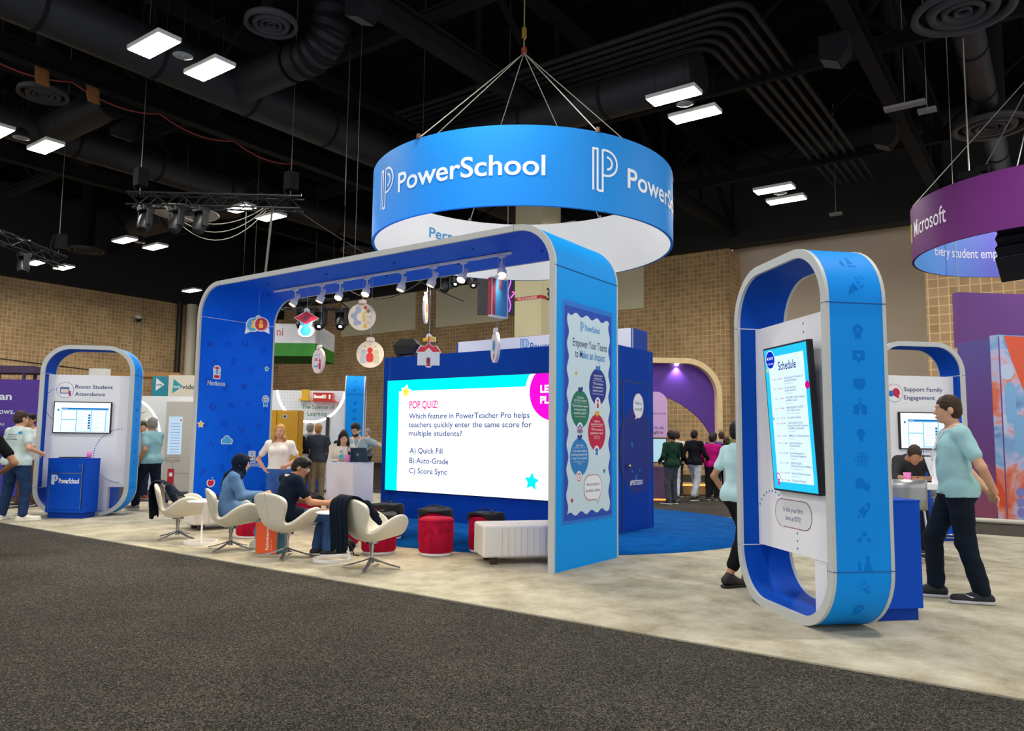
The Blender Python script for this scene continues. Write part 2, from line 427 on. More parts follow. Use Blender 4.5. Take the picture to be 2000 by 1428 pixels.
class Solid:
    """smooth union of tapered limbs and ellipsoids on a grid"""
    def __init__(s): s.p = []
    def cap(s, a, b, r0, r1=None, k=.03, sq=None, sub=False):
        s.p.append(('c', np.array(a, float), np.array(b, float), r0, r0 if r1 is None else r1, k, sq, sub)); return s
    def ell(s, c, r, fr=None, k=.03, sub=False):
        s.p.append(('e', np.array(c, float), np.array(r, float), fr, 0, k, None, sub)); return s
    def cut(s, p, n): s.p.append(('p', np.array(p, float), nv(n), 0, 0, 0, None, False)); return s
    def mesh(s, h, wob=0, wscale=9, infl=0, seed=0):
        lo = np.full(3, 9e9); hi = -lo
        for q in s.p:
            if q[7] or q[0] == 'p': continue
            if q[0] == 'c':
                r = max(q[3], q[4]); lo = np.minimum(lo, np.minimum(q[1], q[2])-r); hi = np.maximum(hi, np.maximum(q[1], q[2])+r)
            else:
                r = max(q[2]); lo = np.minimum(lo, q[1]-r); hi = np.maximum(hi, q[1]+r)
        lo -= 3*h+infl+abs(wob); hi += 3*h+infl+abs(wob)
        n = np.ceil((hi-lo)/h).astype(int)+1
        F = np.full(n, .2, dtype=np.float64)
        ax = [lo[i]+h*np.arange(n[i]) for i in range(3)]
        for q in s.p:
            if q[0] == 'p':
                G = (ax[0][:, None, None]-q[1][0])*q[2][0] + (ax[1][None, :, None]-q[1][1])*q[2][1] + (ax[2][None, None, :]-q[1][2])*q[2][2]
                F = np.maximum(F, G); continue
            if q[0] == 'c': r = max(q[3], q[4]); a = np.minimum(q[1], q[2])-r; b = np.maximum(q[1], q[2])+r
            else: r = max(q[2]); a = q[1]-r; b = q[1]+r
            mg = q[5]+2*h+infl
            i0 = np.maximum(0, np.floor((a-mg-lo)/h).astype(int)); i1 = np.minimum(n, np.ceil((b+mg-lo)/h).astype(int)+1)
            if (i1 <= i0).any(): continue
            X = np.stack(np.meshgrid(*[ax[i][i0[i]:i1[i]] for i in range(3)], indexing='ij'), -1)
            if q[0] == 'c':
                P0, P1 = q[1], q[2]
                d = P1-P0; t = np.clip(((X-P0)@d)/max(d@d, 1e-9), 0, 1)
                Y = X-(P0+t[..., None]*d)
                if q[6] is not None:
                    m_, k_ = q[6]; m_ = nv(m_); Y = Y + ((Y@m_)*(1/k_-1))[..., None]*m_
                D = np.linalg.norm(Y, axis=-1)-(q[3]+(q[4]-q[3])*t)
                if q[6] is not None: D = D*.8
            else:
                Y = X-q[1]
                if q[3] is not None: Y = Y@np.array(q[3]).T
                g = np.linalg.norm(Y/q[2], axis=-1); g2 = np.linalg.norm(Y/q[2]**2, axis=-1)
                D = np.where(g2 > 1e-6, g*(g-1)/np.maximum(g2, 1e-6), -min(q[2]))
            sl = tuple(slice(i0[i], i1[i]) for i in range(3))
            k = q[5]; A = F[sl]
            if q[7]:
                D = -D; hh = np.maximum(k-np.abs(A-D), 0)/k; F[sl] = np.maximum(A, D)+hh*hh*k/4
            else:
                D = D-infl; hh = np.maximum(k-np.abs(A-D), 0)/k; F[sl] = np.minimum(A, D)-hh*hh*k/4
        if wob:
            x, y, z = np.meshgrid(*ax, indexing='ij'); w_ = wscale
            F = F + wob*(np.sin(w_*(x+.7*z)+seed)*np.cos(w_*1.3*(y-.4*z)+2*seed)+.6*np.sin(w_*2.1*(z+.5*x-.3*y)+3*seed))
        s.F, s.lo, s.h = F, lo, h
        return surfnets(F, lo, h)
    def build(s, name, mat, parent, h, **kw):
        V, Q = s.mesh(h, **kw)
        me = bpy.data.meshes.new(name); me.from_pydata([tuple(v) for v in V], [], [tuple(int(i) for i in q) for q in Q])
        me.materials.append(mat); me.polygons.foreach_set('use_smooth', [True]*len(me.polygons)); me.update()
        o = bpy.data.objects.new(name, me); COL.objects.link(o)
        if parent is not None: o.parent = parent
        return o
SKIN = {'fair': '#d9a684', 'tan': '#b98563', 'brown': '#9a6848', 'dark': '#5d3d2c', 'rosy': '#d49c82'}
HAIRC = {'black': '#15110f', 'brown': '#3a2719', 'blond': '#b98a4e', 'grey': '#8d8880', 'dkbrown': '#241912'}
def frame_from(f):
    f = nv(f); r = nv(np.cross(f, [0, 0, 1])); u = np.cross(r, f)
    return r, f, u
STAND = dict(pel=(0, 0, .95), wai=(0, 0, 1.1), che=(0, .0, 1.31), nec=(0, -.015, 1.47), hea=(0, .02, 1.635), look=(0, 1, 0),
             sL=(-.185, -.01, 1.42), sR=(.185, -.01, 1.42), eL=(-.235, -.03, 1.13), eR=(.235, -.03, 1.13), wL=(-.235, .05, .88), wR=(.235, .05, .88),
             hL=(-.09, 0, .93), hR=(.09, 0, .93), kL=(-.10, .02, .5), kR=(.10, .02, .5), aL=(-.105, -.02, .085), aR=(.105, -.02, .085),
             tL=(-.13, .15, .03), tR=(.13, .15, .03), fL=None, fR=None, nL=(.9, .3, 0), nR=(-.9, .3, 0))
def person(label, loc, rz, group=None, pose=None, H=1.75, skin='fair', hair=('short', 'brown'), top=('#9fd0d8', 'short'), pants=('#1c2536', 'long'),
           shoes='#e8e4da', sole='#d8d5cc', h=.013, belly=0.0, girth=1.0, extras=None, eyes=False, fem=False, hem=None, sockless=False):
    t = thing('person', label, 'person', loc, rz, group)
    s_ = I_S = H/1.75
    J = dict(STAND); J.update(pose or {})
    for k in J:
        if J[k] is not None and k not in ('look', 'fL', 'fR', 'nL', 'nR'): J[k] = np.array(J[k], float)*s_
    g = girth
    sk = M(SKIN[skin], .55, spec=.35)
    fx = (0, 1, 0); ttor = nv(J['che']-J['pel']); fwd = nv(np.cross(ttor, nv(J['sL']-J['sR'])))
    if fwd[1] < 0: fwd = -fwd
    fsq = (fwd, .70)
    def torso(B, e=0.0, k=.05):
        B.cap(J['pel'], J['wai'], (.150*g+e*1.35)*s_, (.138*g+e*1.1)*s_, k, (fwd, .76))
        B.cap(J['wai'], J['che'], (.138*g+e)*s_, (.160*g+e)*s_, k, fsq)
        B.cap(J['che'], J['che']*.3+J['nec']*.7, (.160*g+e)*s_, (.105+e)*s_, k, fsq)
        B.cap(J['sL'], J['sR'], (.052+e*.7)*s_, None, k)
        if belly: B.ell((J['wai']*.55+J['pel']*.2+J['che']*.25)+fwd*(.02+belly*.3)*s_, np.array([.125*g+belly*.4+e, .095+belly*.8+e, .15+e])*s_, k=.06)
        if fem:
            for q in (-1, 1): B.ell(J['che']+fwd*.085*s_+nv(J['sR']-J['sL'])*q*.07*s_+ttor*.0, np.array([.068+e, .06+e, .065+e])*s_, k=.04)
        for q in 'LR': B.ell(J['h'+q]-fwd*.04*s_+ttor*.02, np.array([.095*g+e*1.25, .11*g+e*1.25, .105+e])*s_, k=.05)
    def arm(B, q, e=0.0, upto=2.0):
        S_, E, W = J['s'+q], J['e'+q], J['w'+q]; s_ = I_S*(.86 if fem else 1)
        if upto <= 1: B.cap(S_, S_+(E-S_)*upto, (.053+e*.8)*s_, (.049+e*.9)*s_, .035)
        else:
            B.cap(S_, E, (.054+e)*s_, (.040+e)*s_, .03); B.cap(E, E+(W-E)*(upto-1), (.041+e)*s_, (.029+e)*s_, .02)
    def leg(B, q, e=0.0, to=1.0):
        B.cap(J['h'+q], J['k'+q], (.088*g+e)*s_, (.058+e)*s_, .05)
        B.cap(J['k'+q], J['k'+q]+(J['a'+q]-J['k'+q])*to, (.056+e)*s_, (.040+e*1.35)*s_, .04)
    def head_pt(r_, f_, u_): return J['hea']+(hr*r_+hf*f_+hu*u_)*s_
    hr, hf, hu = frame_from(J['look']); HF = [hr, hf, hu]
    B = Solid()
    torso(B)
    for q in 'LR':
        arm(B, q); leg(B, q)
        A, T = J['a'+q], J['t'+q]
        B.cap(A*.9+T*.1-np.array([0, 0, .04])*s_, T, .036*s_, .028*s_, .03)
        # hand: palm, four bent fingers, thumb
        W = J['w'+q]; d = nv(J['f'+q]) if J['f'+q] is not None else nv(W-J['e'+q]); n = nv(J['n'+q]); n = nv(n-d*(n@d)); sd = np.cross(d, n)
        if q == 'R': sd = -sd
        B.cap(W, W+d*.075*s_, .026*s_, .034*s_, .02, (n, .55))
        for i, L in enumerate((.068, .078, .074, .058)):
            o = W+d*.082*s_+sd*(.030-.020*i)*s_
            m1 = o+nv(d+n*.35)*L*.5*s_; m2 = m1+nv(d*.75+n*.8)*L*.5*s_
            rr = max(.0088*s_, h*.72)
            B.cap(o-d*.02, m1, rr, rr*.95, .006); B.cap(m1, m2, rr*.95, rr*.85, .005)
        o = W+d*.025*s_+sd*.026*s_
        m1 = o+nv(sd*.8+d*.6+n*.3)*.045*s_; B.cap(o, m1, max(.011, h*.75), None, .008); B.cap(m1, m1+nv(d+sd*.25+n*.4)*.032*s_, max(.0095, h*.72), None, .006)
    B.cap(J['nec']-ttor*.03, J['hea']+(-hf*.02-hu*.05)*s_, .056*s_, .052*s_, .03)
    B.ell(head_pt(0, -.012, .022), np.array([.074, .094, .096])*s_, HF, .03)
    B.ell(head_pt(0, .026, -.045), np.array([.058, .060, .072])*s_, HF, .03)
    B.ell(head_pt(0, .058, -.094), np.array([.026, .022, .020])*s_, HF, .025)
    if h < .0145:
        for q in (-1, 1):
            B.ell(head_pt(q*.030, .092, .006), np.array([.017, .012, .010])*s_, HF, .010, sub=True)
            B.ell(head_pt(q*.077, -.008, -.012), np.array([.012, .024, .034])*s_, HF, .012)
        B.cap(head_pt(0, .083, .004), head_pt(0, .100, -.033), .0075*s_, .0115*s_, .012)
        B.ell(head_pt(0, .084, -.066), np.array([.024, .012, .009])*s_, HF, .008)
        B.cap(head_pt(-.04, .076, .026), head_pt(.04, .076, .026), .010*s_, None, .012)
    B.build('body', sk, t, h)
    # ---- trousers
    if pants:
        P = Solid(); P.cap(J['pel'], J['wai']*.75+J['pel']*.25, (.150*g+.008)*s_, (.142*g+.008)*s_, .05, (fwd, .78))
        for q in 'LR':
            P.ell(J['h'+q]-fwd*.045*s_+ttor*.015, np.array([.097*g+.006, .112*g+.006, .108])*s_, k=.05)
            leg(P, q, .022, {'long': .93, 'crop': .72, 'knee': .12}[pants[1]])
        if belly: P.ell(J['pel']+fwd*.06, np.array([.13*g, .09+belly, .1])*s_, k=.05)
        P.cut(J['pel']+ttor*((-.07 if hem is None else hem)+.025 if J['kL'][2] < J['pel'][2]-.2 else .12)*s_, ttor)
        P.build('trousers', M(pants[0], .85, spec=.15, var=.18, vscale=7), t, h, wob=.0035, wscale=24)
    # ---- shirt
    T = Solid(); e = .014
    torso(T, e)
    n_sl = {'short': .62, 'long': 1.93, 'mid': 1.3, 'none': .12}[top[1]]
    for q in 'LR': arm(T, q, e+.003, n_sl)
    for q in 'LR': T.cap(J['h'+q], J['h'+q]+(J['k'+q]-J['h'+q])*.3, (.092*g+.022)*s_, (.080*g+.022)*s_, .05)
    T.cap(J['che'], J['nec']+ttor*.0, .09*s_, (.062+.006)*s_, .04, fsq)
    hem_d = -.07 if hem is None else hem
    T.cut(J['pel']+ttor*hem_d*s_, -ttor)
    T.cut(J['nec']+(ttor*.022-fwd*.01)*s_, nv(ttor+fwd*.45))
    T.build('shirt', M(top[0], .88, spec=.15, sheen=.1, var=.06, vscale=6), t, h, wob=.003, wscale=20, seed=len(label))
    # ---- shoes
    if shoes:
        for q in 'LR':
            A, T_ = J['a'+q], J['t'+q]; d = T_-A; d[2] = 0; d = nv(d); up = np.array([0, 0, 1.])
            if abs(J['t'+q][2]-J['a'+q][2]) < .12:
                base = min(A[2]-.085*s_, T_[2]-.03*s_)
            else: base = T_[2]-.03*s_
            hl = A-d*.045*s_; hl[2] = A[2]-.045*s_; toe = T_+d*.035*s_; toe[2] = T_[2]+.006*s_
            Sh = Solid(); Sh.cap(hl, toe, .047*s_, .038*s_, .02); Sh.cap(A, A*.6+toe*.4-np.array([0, 0, .02]), .047*s_, .04*s_, .03)
            Sh.cut(np.array([0, 0, base+.018*s_]), (0, 0, -1)); so = Sh.build('shoe', M(shoes, .6, var=.1, vscale=20), t, max(h*.8, .007))
            So = Solid(); z0 = np.array([0, 0, base+.02*s_]); a_ = hl*[1, 1, 0]+z0; b_ = toe*[1, 1, 0]+z0
            So.cap(a_, b_, .052*s_, .044*s_, .02); So.cut(z0+np.array([0, 0, .008]), (0, 0, 1)); So.cut(np.array([0, 0, base+.001]), (0, 0, -1))
            So.build('sole', M(sole, .6), so, max(h*.8, .007))
    # ---- hair
    kind, hc = hair
    if kind != 'none':
        hm = M(HAIRC.get(hc, hc), .6, spec=.35, var=.25, vscale=25)
        Hh = Solid()
        Hh.ell(head_pt(0, -.018, .034), np.array([.084, .101, .098])*s_, HF, .02); Hh.ell(head_pt(0, -.045, -.018), np.array([.078, .074, .078])*s_, HF, .02)
        if kind in ('long', 'mid', 'bob'):
            L = {'long': .36, 'mid': .25, 'bob': .15}[kind]
            for q in (-1, 1):
                Hh.cap(head_pt(q*.068, -.015, .02), head_pt(q*.085, .015, -.12), .030*s_, .032*s_, .03)
                Hh.cap(head_pt(q*.085, .015, -.12), head_pt(q*.092, .035, -L), .030*s_, .014*s_, .03)
            Hh.cap(head_pt(0, -.07, 0), head_pt(0, -.085, -L*.8), .07*s_, .05*s_, .03, (hf, .6))
        if kind == 'bun': Hh.ell(head_pt(0, -.06, .13), np.array([.04, .04, .035])*s_, HF, .01)
        if kind == 'volume': Hh.ell(head_pt(0, .02, .085), np.array([.082, .085, .058])*s_, HF, .03)
        Hh.ell(head_pt(0, .105, -.035), np.array([.062, .085, .088])*s_, HF, .015, sub=True)
        if kind in ('short', 'volume', 'bun'):
            Hh.cut(head_pt(0, -.06, -.085), nv(-hu+.25*hf))
            for q in (-1, 1): Hh.ell(head_pt(q*.09, .02, -.06), np.array([.03, .04, .06])*s_, HF, .01, sub=True)
        Hh.build('hair', hm, t, max(h*.85, .007), wob=.0025, wscale=70)
    if eyes:
        for q in (-1, 1):
            eb = MB(); eb.ball(tuple(head_pt(q*.030, .0690, .004)), .0108*s_, 10, 8); eb.ball(tuple(head_pt(q*.030, .0758, .004)), .0062*s_, 8, 6, 1)
            eb.build('eye', [M('#efe9e2', .2), M('#2a1a12', .2)], t)
            br = MB(); br.tube([tuple(head_pt(q*x, .083-.3*abs(x-.03), .027+z)) for x, z in ((.016, 0), (.03, .005), (.046, 0))], .0038*s_, 6); br.build('eyebrow', M(HAIRC.get(hc, '#3a2719'), .7), t)
        li = Solid(); li.ell(head_pt(0, .0885, -.0655), np.array([.021, .010, .0075])*s_, HF, .006); li.build('lips', M('#a8594f', .5), t, .0045)
    t_info = dict(J=J, hp=head_pt, hr=hr, hf=hf, hu=hu, shirt=T, s=s_, fwd=fwd, ttor=ttor)
    if extras: extras(t, t_info)
    return t
def lanyard(col, drop=.3):
    def f(t, I):
        J = I['J']; s_ = I['s']; n = J['nec']; rt = nv(J['sR']-J['sL']); m = MB()
        F, lo, h = I['shirt'].F, I['shirt'].lo, I['shirt'].h
        pts = []
        for i in range(25):
            a = i/24; ang = PI*(1-a)     # loop over the back of the neck, down both sides of the chest
            x = math.cos(ang)*.075*s_
            y = (math.sin(ang)*-.075)*s_
            pts.append(n+rt*x+I['fwd']*(y+.01)+I['ttor']*(.028*s_))
        tip = J['che']+I['fwd']*(.16*s_)-I['ttor']*(drop-.22)
        def out(p):
            p = p.copy()
            for _ in range(40):
                q = np.round((p-lo)/h).astype(int)
                if (q < 0).any() or (q >= F.shape).any() or F[tuple(q)] > .004: break
                p = p+I['fwd']*.006
            return p
        L = [out(pts[0]+(tip-pts[0])*k/10) for k in range(10, 0, -1)]; Rr = [out(pts[-1]+(tip-pts[-1])*k/10) for k in range(1, 11)]
        m.tube([tuple(p) for p in L+pts+Rr], .008, 6)
        m.build('lanyard', M(col, .6), t)
        b = MB(); b.box(tuple(tip-I['ttor']*.06+I['fwd']*.01), (.075, .006, .1)); b.build('badge', M('#f2f2f2', .4), t)
    return f
def glasses(col='#141414'):
    def f(t, I):
        m = MB(); hp = I['hp']
        for q in (-1, 1):
            c = [hp(q*.031+.024*math.cos(a), .102, .002+.019*math.sin(a)) for a in [2*PI*i/16 for i in range(16)]]
            m.tube([tuple(p) for p in c], .0026, 5, closed=True)
            m.tube([tuple(hp(q*.055, .1, .006)), tuple(hp(q*.078, .06, .006)), tuple(hp(q*.084, -.01, .004))], .0026, 5)
        m.tube([tuple(hp(-.008, .104, .004)), tuple(hp(.008, .104, .004))], .0026, 5)
        m.build('glasses', M(col, .3), t)
    return f
def both(*fs):
    def f(t, I):
        for q in fs: q(t, I)
    return f
# ================================================================== the hall
GCARP = carpet('aisle_carpet', [(.38, '#080707'), (.48, '#242220'), (.55, '#4b4741'), (.63, '#a29b8b')], 115, .8, .06, .12, .12)
BCARP = carpet('ivory_carpet', [(.34, '#857d66'), (.44, '#aaa28b'), (.54, '#c1baa4'), (.66, '#d6d0be')], 75, 2.4, .55, .3, .06)
UCARP = carpet('cobalt_carpet', [(.30, '#013a7c'), (.48, '#0256a4'), (.60, '#0766b8'), (.72, '#187ace')], 60, 3.0, .45, .8)
m = MB(); m.bb(-46, 22, -22, 40, -.1, 0); struct(m.build('floor', GCARP))
m = MB(); pts = [(-12.3, -1.76), (7.4, -1.76), (7.4, 7.75), (-11.5, 7.3), (-11.6, 3.4), (-12.3, .55)]
m.prism(pts, (0, 0, 0), (1, 0, 0), (0, 1, 0), (0, 0, 1), .012)
tag(m.build('booth_carpet', BCARP), 'large pale ivory pile carpet laid under the whole blue booth', 'carpet')
m = MB(); m.lathe([(3.86, .0125), (3.86, .020), (0, .020)], (-2.95, 4.28, 0), 96)
tag(m.build('round_carpet', UCARP), 'round cobalt blue carpet inlaid in the ivory carpet around the quiz screen', 'carpet')
# walls
BW1 = brick('tile_left', 'y'); BW2 = brick('tile_back', 'x'); SOF = M('#232324', .8)
m = MB(); m.bb(-38.4, -38, -20, 25, 0, 9.3); struct(m.build('wall_left', BW1))
m = MB(); m.bb(-38.3, -37.6, -20, 25, 9.3, 14); struct(m.build('trim_1', SOF))
m = MB(); m.bb(-38, -7, 25, 25.4, 0, 9.95); struct(m.build('wall_back', BW2))
m = MB(); m.bb(-38, 20, 24.6, 25.4, 9.95, 14); struct(m.build('trim_2', SOF))
m = MB(); m.prism([(25.05, 0), (28.25, 0), (26.4, 9.95), (25.05, 9.95)], (-6.98, 0, 0), (0, 1, 0), (0, 0, 1), (-1, 0, 0), .3); struct(m.build('wall_return', brick('tile_return', 'y')))
m = MB(); m.prism([(28.2, 0), (28.5, 0), (26.45, 11.0), (26.15, 11.0)], (-7.25, 0, 0), (0, 1, 0), (0, 0, 1), (1, 0, 0), 9.25); struct(m.build('wall_partition', M('#efdfc6', .7, var=.05, vscale=.4)))
m = MB(); m.bb(1.13, 16, 21, 21.4, 0, 9.6); struct(m.build('wall_right', brick('tile_right', 'x', .30)))
PUT = M('#fbf2cc', .7, var=.04, vscale=.5)
for i, (x0, x1, z0, z1) in enumerate(((-31.8, -25.55, 7.70, 9.9), (-23.95, -19.3, 7.70, 9.9), (-13.5, -11.05, 7.65, 9.9), (-40, -37.95, 7, 9.9))):
    m = MB(); m.bb(x0, x1, 24.9, 25.02, z0, z1); struct(m.build('trim_%d' % (i+3), PUT))
# concrete column with its zone number
m = MB(); m.bb(-10.55, -9.45, 13.9, 15.1, 0, 12, 0)
for z in (2.6, 4.95, 7.2): m.bb(-10.556, -9.444, 13.894, 15.106, z, z+.02, 1)
col = struct(m.build('column', [M('#cbc39c', .7, var=.04, vscale=1), M('#2a2723', .8)]))
d = Decal((-10.55, 13.9, 0), (1, 0, 0), (0, 0, 1), (0, -1, 0))
d.lay([rect(0, 6.22, 1.1, 6.34)], M('#b5202c', .6)); d.text('FIRE EXTINGUISHER', .12, 6.24, .075, M('#f0eee6', .6), .8)
d.build('notice_band', col)
d = Decal((-9.45, 13.9, 0), (0, 1, 0), (0, 0, 1), (1, 0, 0))
d.text('3-2', .32, 6.22, .42, M('#16140f', .6), .62, .02); d.lay([rect(0, 6.22, .32, 6.34)], M('#b5202c', .6)); d.build('zone_number', col)
# ceiling: dark deck, beams, trusses, ducts, diffusers
DK = M('#171719', .8, spec=.2); DK2 = M('#141416', .85, spec=.15); DUCT = M('#252527', .55, spec=.35, var=.12, vscale=2)
m = MB(); m.bb(-46, 22, -22, 40, 14, 14.2)
for k in range(27): m.bb(-46, 22, -20+k*1.9, -19.88+k*1.9, 13.7, 14)
struct(m.build('ceiling', M('#0d0d0e', .9, spec=.1)))
def beam(x, y0, y1, z, label, w_=.32, hh=.5, truss=True):
    t = thing('roof_girder', label, 'girder', (x, y0, z), 0, 'steel roof girders')
    L = y1-y0; m = MB()
    m.bb(-w_/2, w_/2, 0, L, 0, .06); m.bb(-w_/2, w_/2, 0, L, .44, .5); m.bb(-.03, .03, 0, L, .06, .44); m.build('bottom_chord', DK, t)
    if truss:
        m = MB(); m.bb(-w_/2, w_/2, 0, L, 3.0, 3.35); m.build('top_chord', DK, t)
        n = int(L/3.2); m = MB()
        for i in range(n):
            a = L*i/n; b = L*(i+1)/n
            p, q = ((a, .4), (b, 3.1)) if i % 2 == 0 else ((a, 3.1), (b, .4))
            m.tube([(0, p[0], p[1]), (0, q[0], q[1])], .11, 6); m.tube([(0, b, .4), (0, b, 3.1)], .08, 6)
        m.build('web', DK2, t)
for x, l in ((-15.1, 'dark steel roof girder crossing above the left truss with cloth scraps tied to it'), (-22.8, 'dark steel roof girder beyond the ceiling lamps at far left'), (-6.6, 'dark steel roof girder passing above the blue ring sign'), (1.35, 'dark steel roof girder running back above the purple ring sign')):
    beam(x, -4 if x < -3 else 3, 24.6, 10.3, l)
def xbeam(y, x0, x1, z, label):
    t = thing('cross_beam', label, 'beam', (x0, y, z), 0, 'dark cross beams under the roof'); L = x1-x0
    m = MB(); m.bb(0, L, -.1, .1, 0, .06); m.bb(0, L, -.1, .1, .3, .36); m.bb(0, L, -.025, .025, .06, .3); m.build('flange', DK, t)
    m = MB(); n = int(L/2.5)
    for i in range(n): m.tube([(L*i/n, 0, .3 if i % 2 else 2.4), (L*(i+1)/n, 0, 2.4 if i % 2 else .3)], .06, 6)
    m.build('lattice', DK2, t)
for y, x0, x1, l in ((5.2, -30, 2, 'nearest dark cross beam above the hanging ring sign'), (12.4, -36, 12, 'middle dark cross beam behind the hanging ring sign'), (19.6, -36, 12, 'farthest dark cross beam near the back wall')):
    xbeam(y, x0, x1, 11.0, l)
def duct(pts, r, label):
    t = thing('air_duct', label, 'duct', pts[0], 0, 'round air ducts under the roof'); o = Vector(pts[0])
    P = [Vector(p)-o for p in pts]
    m = MB(); m.tube([tuple(p) for p in P], r, 24); m.build('pipe', DUCT, t)
    m = MB()
    for a, b in zip(P[:-1], P[1:]):
        L = (b-a).length; n = max(1, int(L/2.4))
        for i in range(n+1):
            c = a+(b-a)*(i/n); dd = (b-a).normalized()*.04
            m.tube([tuple(c-dd), tuple(c+dd)], r+.02, 24)
    m.build('joint_band', DK, t)
def elbow(p, a, b, r, n=6):      # rounded corner of a run
    p, a, b = Vector(p), Vector(a).normalized(), Vector(b).normalized()
    return [tuple(p-a*r*(1-t)**2+b*r*t*t) for t in [i/n for i in range(n+1)]]
duct([(-11.9, -6, 10.2), (-11.9, 24, 10.2)], .55, 'long round air duct running back above the left ceiling lamps')
duct([(-11.9, 3.6, 10.2), (-9.6, 3.6, 10.2)] + elbow((-8.3, 3.6, 10.2), (1, 0, 0), (0, 0, 1), .9) + [(-8.3, 3.6, 11.4)], .42, 'short branch of air duct turning up beside the round diffuser at top left')
duct([(-11.9, 9.4, 10.2), (-2.0, 9.4, 10.2)], .5, 'cross air duct behind the top edge of the blue ring sign')
duct([(-19.5, -2, 10.4), (-19.5, 24, 10.4)], .5, 'round air duct beyond the girder at far left')
duct([(-19.5, 2.4, 10.4), (-15.6, 2.4, 10.4)], .45, 'short air duct over the two leftmost ceiling lamps')
duct([(3.3, 5, 10.9), (3.3, 24, 10.9)], .33, 'slim air duct at upper right with a green tape ring')
duct([(-27.5, 9.4, 10.4), (-19, 9.4, 10.4)], .5, 'cross air duct above the lighting truss at left')
def diffuser(x, y, z, r, label):
    t = thing('air_diffuser', label, 'diffuser', (x, y, z), 0, 'round ceiling air diffusers')
    m = MB(); m.lathe([(r*.97, .12), (r, .0), (r*.86, .0), (r*.84, .1)], n=40); m.build('rim', M('#3b3b3d', .6), t)
    for k in (.66, .40, .17):
        m = MB(); m.lathe([(r*k*1.08, .10), (r*k, -.01), (r*k*.80, .0), (r*k*.74, .1)], n=36); m.build('cone', M('#3b3b3d', .6), t)
    m = MB(); m.lathe([(r*.84, .11), (.0, .11)], n=32); m.lathe([(r*.4, .12), (r*.4, 3.5)], n=24); m.build('back_pan', DK2, t)
for x, y, r, l in ((-8.66, 2.25, .56, 'round dark air diffuser beside the duct branch at top left'), (3.39, 10.0, .95, 'round dark air diffuser at the top right corner of the hall'), (3.39, 17.0, .95, 'round dark air diffuser above the purple ring sign'), (-22.0, 17.1, .8, 'round dark air diffuser behind the left end of the white arch edge'), (-21.9, 9.8, .75, 'round dark air diffuser behind the lighting truss'), (-33.0, 9.9, .8, 'round dark air diffuser over the left brick wall'), (-16.4, 1.0, .6, 'round dark air diffuser under the two leftmost lamps')):
    diffuser(x, y, 10.2, r, l)
# conduit bank at upper right
m = MB(); t = thing('conduit_bank', 'bank of parallel dark conduits turning a corner under the roof at right', 'conduit', (-3.2, 8.6, 11.2))
for k in range(6):
    P = [(-8, .28*k, 0), (1.2+.28*(5-k)-.6, .28*k, 0)] + elbow((1.2+.28*(5-k), .28*k, 0), (1, 0, 0), (0, 1, 0), .6)[1:-1] + [(1.2+.28*(5-k), .28*k+.6, 0), (1.2+.28*(5-k), 14, 0)]
    q = MB(); q.tube(P, .07, 8); q.build('conduit', DUCT, t)
# ceiling lamps
LAMPF = M('#d8d8d0', .5); LAMPG = glow('#fff7ea', 26)
WHERE = {(-9.3, 0): 'upper left of the blue ring sign', (-16.9, 0): 'at the left edge of the picture', (-1.95, 8.2): 'right of the blue ring sign', (-1.95, 15.7): 'lower right of the blue ring sign'}
def lamp(x, y, label, fill=1):
    t = thing('high_bay_lamp', label, 'ceiling lamp', (x, y, 9.0), 0, 'LED high bay lamps of the hall')
    m = MB(); m.bb(-.57, .57, -.24, .24, .0, .09); m.build('housing', LAMPF, t, bevel=.012)
    m = MB(); m.bb(-.55, .55, -.22, .22, -.012, -.001); m.build('diffuser', LAMPG, t)
    m = MB()
    for a in (-.45, .45): m.tube([(a, 0, .09), (a, 0, 1.0)], .006, 4)
    m.tube([(-.45, 0, 1.0), (.45, 0, 1.0)], .01, 4); m.tube([(0, 0, 1.0), (0, 0, 5)], .006, 4); m.build('hanger', DK, t)
    ld = bpy.data.lights.new('lamp_light', 'AREA'); ld.shape = 'RECTANGLE'; ld.size = 1.1; ld.size_y = .44; ld.energy = LAMP_W*fill; ld.color = (1, .965, .90); ld.spread = R(176)
    lo = bpy.data.objects.new('lamp_light', ld); COL.objects.link(lo); lo.parent = t; lo.location = (0, 0, -.03)
GRID = [(-9.3, .08, 'far'), (-9.3, 1.27, 'near'), (-16.75, .12, 'far'), (-16.75, 1.29, 'near'), (-1.94, 7.8, 'left'), (-1.94, 8.98, 'right'), (-2.05, 15.3, 'left'), (-2.05, 16.53, 'right'),
        (-24.67, 7.5, 'left'), (-24.67, 8.74, 'right'), (-31.95, 7.33, 'left'), (-31.9, 8.48, 'right'), (-17.2, 7.5, 'left'), (-17.2, 8.7, 'right'), (-32.0, 14.84, 'only'),
        (-9.4, 15.3, 'left'), (-9.4, 16.5, 'right'), (-9.4, 7.6, 'left'), (-9.4, 8.8, 'right')]
PLACE = {-9.3: 'over the upper left ducts', -16.75: 'at the left edge of the picture', -1.94: 'high right of the blue ring sign', -2.05: 'low right of the blue ring sign', -24.67: 'below the moving heads of the left truss', -31.95: 'behind the far left truss', -31.9: 'behind the far left truss', -17.2: 'at the right end of the left truss', -32.0: 'just left of the arch corner', -9.4: 'behind the blue ring sign'}
for x, y, s_ in GRID:
    lamp(x, y, 'single white LED bay lamp just left of the arch corner' if s_ == 'only' else '%s white LED bay lamp of the pair %s' % ({'far': 'upper', 'near': 'lower', 'only': 'visible', 'left': 'upper', 'right': 'lower'}[s_], PLACE[x] + (' further back' if x == -9.4 and y > 12 else '')))
